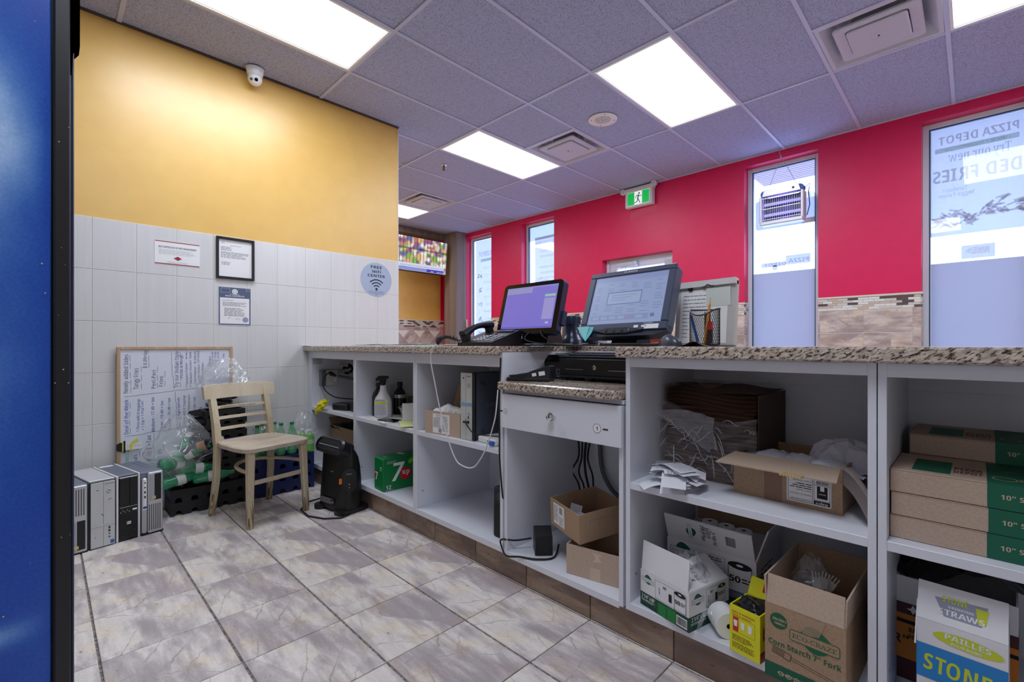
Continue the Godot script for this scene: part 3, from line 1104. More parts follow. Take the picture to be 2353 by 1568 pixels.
	var pz := ring_arc(mb(), -4.60, 1.86, 0.165, 0.18, 0, TAU, tf(0, 0, back + 0.0006), 32)
	for k in 60:
		var a := r.randf() * TAU
		var q := sqrt(r.randf()) * 0.16
		disc(pz, -4.60 + cos(a) * q, 1.86 + sin(a) * q, r.randf_range(0.006, 0.014), tf(0, 0, back + 0.0007), 7)
	put("pizza_print", pz, pale, t)
	put("blue_panel", mb().span(-4.905, -4.405, 2.66, 2.866, back - 0.006, back - 0.004), tint.call(c8(110, 164, 196)), t)
	t = thing("window_poster", Vector3.ZERO, 0, "tall white menu poster in the window beside the wood column", "poster")
	put("sheet", mb().span(-6.19, -5.70, 0.75, 2.862, back - 0.003, back), sheet, t)
	put("lettering", words(mb(), "PIZZA DEPOT", 0.085, flip.call(-5.86, 2.62, back + 0.0006), 0.50), grey, t)
	put("web_address", rect(mb(), -6.06, -5.71, 2.49, 2.54, tf(0, 0, back + 0.0006)), green, t)
	lines = mb()
	li = ["CHICKEN WINGS", "SPAGHETTI", "PANZEROTTI", "CALZONE", "POTATO WEDGES", "ONION RINGS", "GARLIC BREAD", "SALADS", "FRENCH FRIES", "LASAGNA", "CHICKEN BITES", "PASTA"]
	for k in 12:
		words(lines, li[k], 0.035, flip.call(-5.90 + (0.06 if k % 2 else 0.0), 2.38 - k * 0.125, back + 0.0006), 0.2, "sans")
		if k % 2:
			for e in 9:
				disc(lines, -6.08 + r.randf_range(-0.05, 0.05), 2.38 - k * 0.125 + r.randf_range(-0.035, 0.035), r.randf_range(0.01, 0.02), tf(0, 0, back + 0.0006 + e * 0.00003), 7)
	put("lettering", lines, pale, t)


func round_rect(x0: float, x1: float, y0: float, y1: float, r: float, seg := 4) -> Array:
	var p := []
	var c := [Vector2(x1 - r, y1 - r), Vector2(x0 + r, y1 - r), Vector2(x0 + r, y0 + r), Vector2(x1 - r, y0 + r)]
	for s in 4:
		for k in seg + 1:
			var a := s * PI / 2 + k * PI / 2 / seg
			p.append(c[s] + Vector2(cos(a), sin(a)) * r)
	return p


func circle2(x: float, y: float, r: float, seg := 20) -> Array:
	var p := []
	for k in seg:
		p.append(Vector2(x + cos(TAU * k / seg) * r, y + sin(TAU * k / seg) * r))
	return p


# ---------------------------------------------------------------- counter
func cabinet(x0: float, x1: float, apron_low: float, low: float, shelf: float, label: String) -> Node3D:
	var t := thing("cabinet", Vector3((x0 + x1) / 2, 0.118, (CF + CB) / 2), 0, label, "cabinet", "white open-fronted cabinets under the counter")
	var w := x1 - x0
	var d := CF - CB
	var y := -0.118
	for s in [-1, 1]:
		put("side_panel", mb().box(Vector3(s * (w / 2 - 0.0095), (0.118 + 1.016) / 2 + y, 0), Vector3(0.0175, 0.898, d), 0.001), M.laminate, t)
	put("back_panel", mb().span(-w / 2 + 0.018, w / 2 - 0.018, low + y, 1.016 + y, -d / 2, -d / 2 + 0.012), M.laminate, t)
	put("back_rail", mb().span(-w / 2 + 0.018, w / 2 - 0.018, 0.90 + y, 1.014 + y, -d / 2 + 0.012, -d / 2 + 0.03, 0.001), M.laminate, t)
	put("bottom_panel", mb().span(-w / 2 + 0.018, w / 2 - 0.018, 0.118 + y, low + y, -d / 2 + 0.012, d / 2, 0.001), M.laminate, t)
	put("apron", mb().span(-w / 2 + 0.018, w / 2 - 0.018, apron_low + y, 1.002 + y, d / 2 - 0.018, d / 2 - 0.0005, 0.001), M.laminate, t)
	if shelf > 0.0:
		put("shelf", mb().span(-w / 2 + 0.018, w / 2 - 0.018, shelf - 0.024 + y, shelf + y, -d / 2 + 0.012, d / 2 - 0.001, 0.001), M.laminate, t)
		var pins := mb()
		for s in [-1, 1]:
			for z in [0.2, -0.2]:
				pins.cyl(Vector3(s * (w / 2 - 0.02), shelf - 0.03 + y, z), 0.004, 0.012, 8, rz(90))
		put("shelf_pin", pins, M.steel, t)
	# screw caps low on the panel that can be seen
	put("screw_cap", mb().cyl(Vector3(-w / 2 + 0.0183, low + 0.09 + y, d / 2 - 0.04), 0.005, 0.002, 10, rz(90)), M.grey, t)
	return t


func build_counter() -> void:
	# tiled plinth
	var pl := struct("trim_1", mb().span(WL, 1.9, 0.0, 0.116, -1.95, -1.474), M.grout)
	var px := 0.33372
	for k in 15:
		var x0 := -3.3737 + (k - 1) * px
		var x1 := x0 + px
		x0 = maxf(x0, WL + 0.002)
		put("tile", tile(x1 - x0 - 0.004, 0.112, 0.0075, fmod(k * 0.37, 0.6), fmod(k * 0.23, 0.8), 1.2), M.slate_base, pl, tf((x0 + x1) / 2, 0.0575, -1.466))
	# cabinets, left to right
	var a := cabinet(-3.618, -2.8965, 0.949, 0.148, 0.577, "white open cabinet against the tiled wall, with the wall outlet inside")
	put("filler_strip", mb().span(-0.4085, -0.362, 0.0, 0.898, 0.255, 0.2745), M.laminate, a)
	cabinet(-2.8955, -2.1885, 0.948, 0.148, 0.577, "white open cabinet with the spray bottle and green soda case")
	cabinet(-2.1875, -1.4900, 0.947, 0.147, 0.577, "white open cabinet with the upright computer on its shelf")
	cabinet(-0.8690, -0.1685, 0.970, 0.145, 0.567, "white open cabinet holding paper bags above white receipt-roll boxes")
	cabinet(-0.1675, 0.5330, 0.968, 0.145, 0.570, "white open cabinet with pizza boxes above a drinking straw carton")
	# drawer unit under the lowered top
	var t := thing("drawer_unit", Vector3(-1.1795, 0.118, (CF + CB) / 2), 0, "white unit with one wide drawer and an open bay with cartons", "cabinet")
	var h := 0.302
	var d := 0.275
	var y := -0.118
	for s in [-1, 1]:
		put("side_panel", mb().box(Vector3(s * (h - 0.0095), (0.118 + 0.83) / 2 + y, 0), Vector3(0.0175, 0.712, d * 2), 0.001), M.laminate, t)
	put("back_panel", mb().span(-h + 0.018, h - 0.018, 0.136 + y, 0.60 + y, -d, -d + 0.012), M.laminate, t)
	put("bottom_panel", mb().span(-h + 0.018, h - 0.018, 0.108 + y, 0.134 + y, -d + 0.012, d, 0.001), M.laminate, t)
	put("top_rail", mb().span(-h, h, 0.834 + y, 0.8505 + y, -d, d - 0.004, 0.001), M.laminate, t)
	var dr := put("drawer", mb().span(-h + 0.002, h + 0.003, 0.684 + y, 0.832 + y, d + 0.002, d + 0.020, 0.0015), M.laminate, t)
	put("drawer_box", mb().span(-h + 0.024, h - 0.024, 0.70 + y, 0.80 + y, -0.2, d), M.laminate, t)
	put("knob", mb().lathe([Vector2(0, 0), Vector2(0.010, 0.0), Vector2(0.0085, 0.004), Vector2(0.006, 0.010), Vector2(0.0075, 0.014), Vector2(0.0155, 0.018), Vector2(0.0175, 0.024), Vector2(0.015, 0.030), Vector2(0.008, 0.0335), Vector2(0, 0.0345)], 24, Transform3D(rx(90), Vector3(0.0, 0.764 + y, d + 0.020))), M.chrome, dr)
	for s in [[-0.272, "2", 0.012], [0.205, "1", 0.017]]:
		var sy: float = 0.756 + y if s[0] < 0.0 else 0.742 + y
		put("sticker", disc(mb(), s[0], sy, s[2], tf(0, 0, d + 0.0204)), M.paper, dr)
		var ink := ring_arc(mb(), s[0], sy, s[2] - 0.0012, s[2], 0, TAU, tf(0, 0, d + 0.0208), 24)
		words(ink, s[1], s[2] * 0.8, tf(s[0], sy, d + 0.0209))
		put("printed_number", ink, M.ink, dr)
		var bx: float = s[0] - 0.03 if s[0] < 0.0 else s[0] + 0.036
		put("label_strip", mb().span(bx - 0.011, bx + 0.011, sy - 0.003, sy + 0.003, d + 0.020, d + 0.0206), mat(c8(90, 40, 48), 0.7) if s[0] > 0.0 else M.ink, dr)
	# granite: raised top with a notch, and the lowered shelf in the notch
	t = thing("countertop", Vector3(-1.5, 1.003, -1.8), 0, "speckled granite counter top with a thick front edge and a notch at the till", "countertop")
	var g := mb()
	var o := Vector3(1.5, -1.003, 1.8)
	g.xf = Transform3D(Basis(), o)
	g.span(WL + 0.001, -1.4885, 1.017, TOP, -2.25, -1.43)
	g.span(-1.4885, -0.889, 1.017, TOP, -2.25, -1.95, 0.003)
	g.span(-0.889, 1.9, 1.017, TOP, -2.25, -1.43)
	put("slab", g, M.granite, t)
	g = mb()
	g.xf = Transform3D(Basis(), o)
	g.span(WL + 0.001, -1.4885, 1.003, TOP, -1.43, -1.40, 0.005)
	g.span(-0.889, 1.9, 1.003, TOP, -1.43, -1.40, 0.005)
	put("front_edge", g, M.granite, t)
	put("edge_cap", mb().span(-2.168, -2.05, 0.0375, 0.0395, 0.36, 0.401), mat(c8(190, 196, 208), 0.5), t)
	t = thing("countertop", Vector3(-1.18, 0.852, -1.67), 0, "lowered granite shelf above the drawer, carrying the cash drawer", "countertop")
	put("slab", mb().span(-0.3065, 0.300, 0.0, 0.034, -0.279, 0.27, 0.005), M.granite, t)
	put("back_panel", mb().span(-0.3, 0.285, 0.035, 0.163, -0.30, -0.282), M.laminate, t)
	# customer side of the counter, below the top
	struct("trim_2", mb().span(WL, 1.9, 0.0, 1.002, -2.12, -2.09), M.laminate)


# ---------------------------------------------------------------- on the walls
func on_left(y: float, z: float, off := 0.0) -> Transform3D:
	# a frame flat on the tiled wall: local x runs towards the windows, local z into the room
	return Transform3D(ry(90), Vector3(WL + off, y, z))


func build_wall_things() -> void:
	# certificate of pest management (x of the sheet runs towards -z)
	var t := thing("certificate", Vector3(WL, 1.64, -0.608), PI / 2, "white pest management certificate with red rules, taped to the tiles", "certificate")
	put("sheet", mb().box(Vector3(0, 0, 0.0012), Vector3(0.242, 0.150, 0.0012)), M.paper, t)
	put("rule", rect(rect(mb(), -0.119, 0.119, 0.068, 0.0735, tf(0, 0, 0.0021)), -0.119, 0.119, -0.0735, -0.068, tf(0, 0, 0.0021)), mat(c8(150, 44, 54), 0.8), t)
	put("lettering", words(mb(), "2025 CERTIFICATE OF PEST MANAGEMENT", 0.0115, tf(0, 0.036, 0.0021), 0.205), M.ink, t)
	put("printed_text", print_lines(mb(), -0.1, 0.1, -0.012, 0.022, 5, tf(0, 0, 0.0021), 2), M.ink_pale, t)
	var dm := mb().flat([Vector3(-0.022, -0.032, 0.0021), Vector3(0, -0.045, 0.0021), Vector3(0.022, -0.032, 0.0021), Vector3(0, -0.019, 0.0021)], Vector3.BACK)
	put("emblem", dm, M.ink, t)
	put("emblem", rect(mb(), -0.017, 0.017, -0.037, -0.027, tf(0, 0, 0.0025)), mat(c8(196, 40, 48), 0.7), t)
	put("printed_text", print_lines(mb(), -0.055, 0.055, -0.066, -0.054, 2, tf(0, 0, 0.0021), 6), M.ink_pale, t)
	# framed letter
	t = thing("framed_letter", Vector3(WL, 1.650, -0.940), PI / 2, "typed letter in a thin black frame hung on the tiled wall", "picture frame")
	put("frame", mb().box(Vector3(-0.1105, 0, 0.009), Vector3(0.016, 0.288, 0.017), 0.002).box(Vector3(0.1105, 0, 0.009), Vector3(0.016, 0.288, 0.017), 0.002).box(Vector3(0, 0.136, 0.009), Vector3(0.205, 0.016, 0.017), 0.002).box(Vector3(0, -0.136, 0.009), Vector3(0.205, 0.016, 0.017), 0.002), M.black, t)
	put("letter", mb().box(Vector3(0, 0, 0.004), Vector3(0.206, 0.257, 0.002)), M.paper, t)
	put("printed_text", print_lines(print_lines(print_lines(words(mb(), "To Whom It May Concern", 0.005, tf(0.0, 0.088, 0.0054), 0.07), -0.09, -0.02, 0.05, 0.08, 3, tf(0, 0, 0.0054), 3), -0.09, 0.092, 0.0, 0.045, 5, tf(0, 0, 0.0054), 4), -0.085, -0.03, -0.05, -0.025, 3, tf(0, 0, 0.0054), 9), M.ink_grey, t)
	put("letterhead", words(mb(), "RL", 0.012, tf(-0.075, 0.105, 0.0054), 0.0, "serif"), M.ink_grey, t)
	# halal certificate
	t = thing("certificate", Vector3(WL, 1.318, -0.937), PI / 2, "halal certificate with a dark blue border below the framed letter", "certificate")
	put("sheet", mb().box(Vector3(0, 0, 0.0012), Vector3(0.205, 0.268, 0.0012)), mat(c8(88, 100, 128), 0.7), t)
	put("margin", frame_lines(mb(), -0.1025, 0.1025, -0.134, 0.134, 0.003, tf(0, 0, 0.0021)), M.paper, t)
	put("text_panel", rect(mb(), -0.091, 0.091, -0.122, 0.058, tf(0, 0, 0.0021)), M.paper, t)
	put("emblem", disc(mb(), 0.0, 0.103, 0.0185, tf(0, 0, 0.0021)), M.paper, t)
	put("emblem", ring_arc(frame_lines(frame_lines(mb(), -0.086, -0.030, 0.092, 0.124, 0.002, tf(0, 0, 0.0023)), 0.07, 0.094, 0.11, 0.126, 0.002, tf(0, 0, 0.0023)), 0.0, 0.103, 0.008, 0.013, 0, TAU, tf(0, 0, 0.0025)), M.ink_pale, t)
	put("lettering", words(words(mb(), "HALAL CERTIFICATE", 0.0095, tf(0, 0.072, 0.0023), 0.118), "FOOD SERVICE", 0.005, tf(0, 0.0825, 0.0023), 0.06), M.paper, t)
	put("printed_text", print_lines(print_lines(words(mb(), "HALAL CERTIFICATION", 0.0045, tf(-0.045, 0.04, 0.0025), 0.07), -0.075, 0.075, -0.0, 0.03, 4, tf(0, 0, 0.0025), 12), -0.065, 0.07, -0.07, -0.01, 6, tf(0, 0, 0.0025), 13), M.ink_grey, t)
	put("stamp", ring_arc(ring_arc(mb(), 0.018, -0.098, 0.013, 0.015, 0.3, 2.8, tf(0, 0, 0.0025)), -0.035, -0.085, 0.005, 0.007, 0, 3.5, tf(0, 0, 0.0025)), M.ink_grey, t)
	put("seal", disc(mb(), 0.066, -0.092, 0.019, tf(0, 0, 0.0025), 22), mat(c8(150, 162, 186), 0.6), t)
	# round wifi sticker
	t = thing("wall_sticker", Vector3(WL, 1.614, -2.024), PI / 2, "round pale blue free wifi sticker near the end of the tiled wall", "sticker")
	put("disc", mb().prism(circle2(0, 0, 0.147, 40), 0.0006, 0.0016), mat(c8(168, 182, 206), 0.45), t)
	var ink := mb()
	var zf := tf(0, 0, 0.002)
	words(ink, "FREE", 0.024, tf(0, 0.108, 0.002), 0.105)
	words(ink, "WiFi", 0.023, tf(0, 0.070, 0.002), 0.086)
	words(ink, "CENTER", 0.023, tf(0, 0.033, 0.002), 0.165)
	disc(ink, 0, -0.082, 0.0115, zf)
	for k in 3:
		ring_arc(ink, 0, -0.086, 0.030 + k * 0.025, 0.040 + k * 0.025, PI / 4, PI * 3 / 4, zf, 14)
	words(ink, "Join Our Loyalty Program at", 0.0062, tf(0, -0.104, 0.002), 0.155)
	words(ink, "Our Free WiFi Center and", 0.0062, tf(0, -0.118, 0.002), 0.135)
	words(ink, "SAVE!", 0.0062, tf(0, -0.131, 0.002))
	put("lettering", ink, mat(c8(22, 28, 44), 0.6), t)
	# television on the far wall
	t = thing("television", Vector3(-6.42, 2.52, -4.385), 0, "flat television showing a news picture of grocery shelves on the far wall", "television")
	var scr := Transform3D(ry(90) * rx(5), Vector3.ZERO)
	put("body", mb().box(Vector3(0, 0, -0.022), Vector3(0.97, 0.565, 0.035), 0.006), M.black, t, scr)
	put("bezel", mb().box(Vector3(0.479, 0, -0.002), Vector3(0.012, 0.565, 0.01), 0.002).box(Vector3(-0.479, 0, -0.002), Vector3(0.012, 0.565, 0.01), 0.002).box(Vector3(0, 0.277, -0.002), Vector3(0.946, 0.011, 0.01), 0.002).box(Vector3(0, -0.274, -0.002), Vector3(0.946, 0.017, 0.01), 0.002), M.black_gloss, t, scr)
	var pic := glow(Color.BLACK, 1.0, ImageTexture.create_from_image(tv_image()))
	var sm := mb()
	sm.flat([Vector3(-0.473, -0.2655, 0.0), Vector3(0.473, -0.2655, 0), Vector3(0.473, 0.2715, 0), Vector3(-0.473, 0.2715, 0)], Vector3.BACK)
	for i in sm.v.size():
		sm.u[i] = Vector2((sm.v[i].x + 0.473) / 0.946, 1.0 - (sm.v[i].y + 0.2655) / 0.537)
	put("screen", sm, pic, t, scr)
	put("caption", words(mb(), "GROCERY BILLS SET TO RISE AS ANNUAL PRICE FREEZE ENDS", 0.021, Transform3D(Basis(), Vector3(0.0, -0.183, 0.001)), 0.84, "sans"), glow(c8(70, 84, 120), 0.9), t, scr)
	put("caption", words(words(mb(), "NEWS", 0.016, tf(0.19, -0.243, 0.001), 0.06), "MARKET UPDATE", 0.013, tf(0.36, -0.243, 0.001), 0.15), glow(c8(220, 226, 255), 0.9), t, scr)
	put("wall_bracket", mb().box(Vector3(0, 0, -0.28), Vector3(0.06, 0.10, 0.49)).box(Vector3(0, 0, -0.515), Vector3(0.25, 0.25, 0.02)).box(Vector3(0, 0, -0.05), Vector3(0.3, 0.3, 0.02)), M.black_matte, t, Transform3D(ry(90), Vector3.ZERO))
	# exit sign with two lamp heads
	t = thing("exit_sign", Vector3(-2.905, 2.868, WF), 0, "green running-man exit sign with two small lamp heads above the door", "sign")
	put("housing", mb().box(Vector3(0, 0, 0.045), Vector3(0.365, 0.235, 0.075), 0.006).box(Vector3(0, 0.095, 0.046), Vector3(0.385, 0.05, 0.082), 0.006), mat(c8(222, 218, 222), 0.45), t)
	var fz := 0.0832
	put("face", rect(mb(), -0.15, 0.15, -0.10, 0.065, tf(0, 0, fz)), glow(c8(196, 232, 218), 0.6), t)
	for s in [-0.145, 0.056]:
		put("green_field", rect(mb(), s, s + 0.089, -0.092, 0.058, tf(0, 0, fz + 0.0005)), glow(c8(0, 196, 84), 0.75), t)
	put("white_field", rect(mb(), -0.05, 0.048, -0.096, 0.062, tf(0, 0, fz + 0.0005)), glow(c8(240, 246, 246), 0.9), t)
	var man := disc(mb(), 0.012, 0.036, 0.0115, tf(0, 0, fz + 0.001))
	var limb := func(a: Vector2, b: Vector2, w: float) -> void:
		var d := (b - a).normalized().orthogonal() * w * 0.5
		man.flat([Vector3(a.x + d.x, a.y + d.y, fz + 0.001), Vector3(b.x + d.x, b.y + d.y, fz + 0.001), Vector3(b.x - d.x, b.y - d.y, fz + 0.001), Vector3(a.x - d.x, a.y - d.y, fz + 0.001)], Vector3.BACK)
	limb.call(Vector2(0.004, 0.02), Vector2(-0.006, -0.03), 0.018)
	limb.call(Vector2(0.004, 0.016), Vector2(-0.024, 0.012), 0.009)
	limb.call(Vector2(-0.024, 0.014), Vector2(-0.038, -0.016), 0.008)
	limb.call(Vector2(0.004, 0.016), Vector2(0.022, 0.0), 0.009)
	limb.call(Vector2(0.022, 0.0), Vector2(0.046, 0.006), 0.008)
	limb.call(Vector2(-0.006, -0.026), Vector2(0.01, -0.052), 0.011)
	limb.call(Vector2(0.01, -0.05), Vector2(0.024, -0.082), 0.010)
	limb.call(Vector2(-0.006, -0.028), Vector2(-0.014, -0.062), 0.011)
	limb.call(Vector2(-0.012, -0.06), Vector2(-0.05, -0.072), 0.010)
	put("running_man", man, glow(c8(60, 130, 110), 0.4), t)
	for s in [-1, 1]:
		var lh := put("lamp_head", mb().lathe([Vector2(0, -0.03), Vector2(0.024, -0.03), Vector2(0.033, -0.012), Vector2(0.036, 0.02), Vector2(0.032, 0.024), Vector2(0.0, 0.018)], 20, Transform3D(rx(90) * rz(0), Vector3(s * 0.208, 0.108 if s > 0 else 0.090, 0.075))), mat(c8(226, 224, 228), 0.4), t)
		put("lens", mb().lathe([Vector2(0.0, 0.0245), Vector2(0.018, 0.024), Vector2(0.026, 0.0195)], 18, Transform3D(rx(90), Vector3(s * 0.208, 0.108 if s > 0 else 0.090, 0.075))), mat(c8(196, 204, 226), 0.12), lh)
	# insect killer hanging in the narrow window
	t = thing("insect_killer", Vector3(-1.318, 2.395, -5.05), 0, "electric insect killer with violet tubes hanging in the narrow window", "insect killer")
	var sil := mat(c8(208, 206, 214), 0.35, 0.3)
	put("top_cover", mb().prism([Vector2(-0.165, 0.118), Vector2(0.165, 0.118), Vector2(0.148, 0.178), Vector2(-0.148, 0.178)], -0.045, 0.05), sil, t)
	put("bottom_tray", mb().box(Vector3(0, -0.148, 0.002), Vector3(0.37, 0.04, 0.105), 0.008), sil, t)
	for s in [-1, 1]:
		put("end_cap", mb().box(Vector3(s * 0.178, -0.012, 0.0), Vector3(0.026, 0.262, 0.112), 0.008), sil, t)
		put("end_bracket", mb().cyl(Vector3(s * 0.152, 0.145, -0.005), 0.036, 0.07, 18, rx(90)), mat(c8(70, 96, 170), 0.5), t)
	put("back_panel", mb().box(Vector3(0, -0.01, -0.046), Vector3(0.33, 0.25, 0.006)), mat(c8(38, 40, 72), 0.4), t)
	for k in 2:
		put("ultraviolet_tube", mb().cyl(Vector3(0, 0.042 - k * 0.105, 0.0), 0.0135, 0.315, 14, rz(90)), glow(c8(190, 184, 255), 0.85), t)
		var lamp := OmniLight3D.new()
		lamp.name = "tube_light"
		lamp.light_color = c8(120, 90, 255)
		lamp.light_energy = 0.012
		lamp.light_size = 0.03
		lamp.omni_range = 8.0
		lamp.omni_attenuation = 2.0
		lamp.shadow_enabled = true
		lamp.position = Vector3(0, 0.042 - k * 0.105, 0.035)
		t.add_child(lamp)
	for k in 17:
		put("grid_wire", mb().cyl(Vector3(-0.152 + k * 0.019, -0.012, 0.046), 0.0014, 0.255, 5), M.steel, t)
	for k in 3:
		put("guard_rail", mb().box(Vector3(0, 0.095 - k * 0.105, 0.05), Vector3(0.33, 0.004, 0.004)), M.steel, t)
	put("switch", mb().cyl(Vector3(0.105, 0.150, 0.0505), 0.011, 0.004, 14, rx(90)), M.black, t)
	put("cord", mb().tube([Vector3(0.165, 0.12, 0.02), Vector3(0.23, 0.17, 0.0), Vector3(0.215, 0.10, -0.02), Vector3(0.225, -0.02, -0.02), Vector3(0.205, -0.12, -0.01)], 0.0045, 6), mat(c8(40, 60, 140), 0.5), t)
	var wire := mb().tube([Vector3(-0.13, 0.178, 0), Vector3(-0.06, 0.36, 0.0), Vector3(-0.012, 0.485, 0)], 0.0022, 5).tube([Vector3(0.13, 0.178, 0), Vector3(0.075, 0.30, 0.004), Vector3(0.03, 0.40, 0.0), Vector3(-0.012, 0.485, 0)], 0.0022, 5)
	wire.tube([Vector3(-0.012, 0.485, 0), Vector3(-0.03, 0.53, -0.03), Vector3(-0.05, 0.602, -0.08)], 0.003, 5).cyl(Vector3(-0.012, 0.487, 0), 0.008, 0.022, 8)
	put("hanging_wire", wire, M.grey, t)
	# drinks cooler at the left edge: the blue face of its door and black frame
	t = thing("drinks_cooler", Vector3(-1.6, 0, 0.33), 0, "tall drinks cooler with black frame and blue front with soft pale bands", "cooler")
	put("cabinet", mb().span(-0.74, -0.03, 0.06, 2.02, -0.355, 0.36, 0.01), M.black, t)
	var pr := mat(Color.WHITE, 0.3)
	pr.albedo_texture = ImageTexture.create_from_image(cooler_image())
	var pm := mb().box(Vector3(0, 1.03, 0.006), Vector3(0.014, 1.9, 0.70), 0.002)
	for i in pm.v.size():
		pm.u[i] = Vector2((0.356 - pm.v[i].z) / 0.7, 1.0 - (pm.v[i].y - 0.08) / 1.9)
	put("front_panel", pm, pr, t, tf(-0.012, 0, 0.004))
	put("door_frame", mb().span(-0.03, 0.004, 0.06, 2.02, -0.376, -0.344, 0.004).span(-0.03, 0.004, 0.06, 2.02, 0.361, 0.39, 0.004), M.black, t)
	put("gasket", mb().span(-0.028, -0.006, 0.06, 2.02, -0.3815, -0.3765, 0.002), mat(c8(50, 58, 84), 0.35), t)
	put("hinge_cover", mb().prism([Vector2(-0.38, 1.78), Vector2(-0.392, 1.80), Vector2(-0.392, 2.02), Vector2(-0.36, 2.02), Vector2(-0.376, 1.72)], -0.05, 0.002, Transform3D(Basis(Vector3(0, 0, 1), Vector3(0, 1, 0), Vector3(1, 0, 0)), Vector3.ZERO)), mat(c8(58, 60, 66), 0.35), t)
	put("base", mb().span(-0.72, -0.05, 0.0, 0.06, -0.34, 0.34), M.black_matte, t)
	var chips := mb()
	var r := RandomNumberGenerator.new()
	r.seed = 77
	for k in 26:
		var zz := r.randf_range(-0.34, -0.22) if k < 16 else r.randf_range(-0.374, -0.347)
		disc(chips, 0, 0, r.randf_range(0.0008, 0.0022), Transform3D(ry(90), Vector3(0.0046 if k >= 16 else -0.0002, r.randf_range(0.35, 1.88), zz)), 7)
	put("paint_chip", chips, mat(c8(196, 176, 150), 0.8), t)


func cooler_image() -> Image:
	# royal blue with uneven paler bands and a thin low one, fading at one edge
	var w := 256
	var h := 640
	var a := noise(FastNoiseLite.TYPE_SIMPLEX_SMOOTH, 0.009, 5, 61, 30.0)
	var f := noise(FastNoiseLite.TYPE_SIMPLEX, 0.3, 2, 7)
	var im := Image.create(w, h, false, Image.FORMAT_RGB8)
	for y in h:
		for x in w:
			var p := a.get_noise_2d(x * 1.6, y * 0.9) * 0.5 + 0.5
			var band := exp(-pow((y - 150.0) / 62.0, 2.0)) + exp(-pow((y - 566.0 + x * 0.1) / 9.0, 2.0)) * 0.5 + 0.18 * exp(-pow((y - 330.0) / 90.0, 2.0))
			var k := clampf(band * (0.45 + p * 1.1) * clampf((254.0 - x) / 30.0, 0.05, 1.0) + p * 0.14, 0.0, 1.0)
			var c := Color8(6, 62, 164).lerp(Color8(176, 208, 242), k)
			var g := f.get_noise_2d(x, y) * 0.03
			im.set_pixel(x, y, Color(c.r + g, c.g + g, c.b + g))
	return im


func tv_image() -> Image:
	# broadcast picture: blurred shop shelves behind the bars of a cart, two caption bands
	var w := 512
	var h := 288
	var im := Image.create(w, h, false, Image.FORMAT_RGB8)
	im.fill(c8(188, 170, 160))
	var r := RandomNumberGenerator.new()
	r.seed = 12
	var cols := [c8(196, 110, 104), c8(130, 176, 90), c8(220, 168, 130), c8(196, 200, 214), c8(150, 96, 128), c8(230, 212, 192), c8(220, 226, 222), c8(120, 112, 156), c8(214, 182, 110), c8(236, 232, 226)]
	for k in 150:
		var x := r.randi_range(0, w - 10)
		im.fill_rect(Rect2i(x, r.randi_range(0, 220), r.randi_range(30, 90), r.randi_range(16, 60)), cols[(k + x / 60) % 10])
	im.resize(26, 15, Image.INTERPOLATE_BILINEAR)
	im.resize(w, h, Image.INTERPOLATE_CUBIC)
	for k in 15:
		im.fill_rect(Rect2i(14 + k * 35, 0, 4, 226), c8(26, 28, 34))
	for y in [92, 100]:
		im.fill_rect(Rect2i(0, y, w, 4), c8(26, 28, 34))
	im.fill_rect(Rect2i(0, 222, 486, 34), c8(206, 214, 232))
	im.fill_rect(Rect2i(0, 258, 300, 26), c8(132, 142, 214))
	im.fill_rect(Rect2i(300, 258, 186, 26), c8(60, 62, 190))
	return im


# ---------------------------------------------------------------- on the floor of the staff side
func build_floor_things() -> void:
	build_computers()
	build_whiteboard()
	build_chair()
	build_crates_and_bottles()
	build_heater()


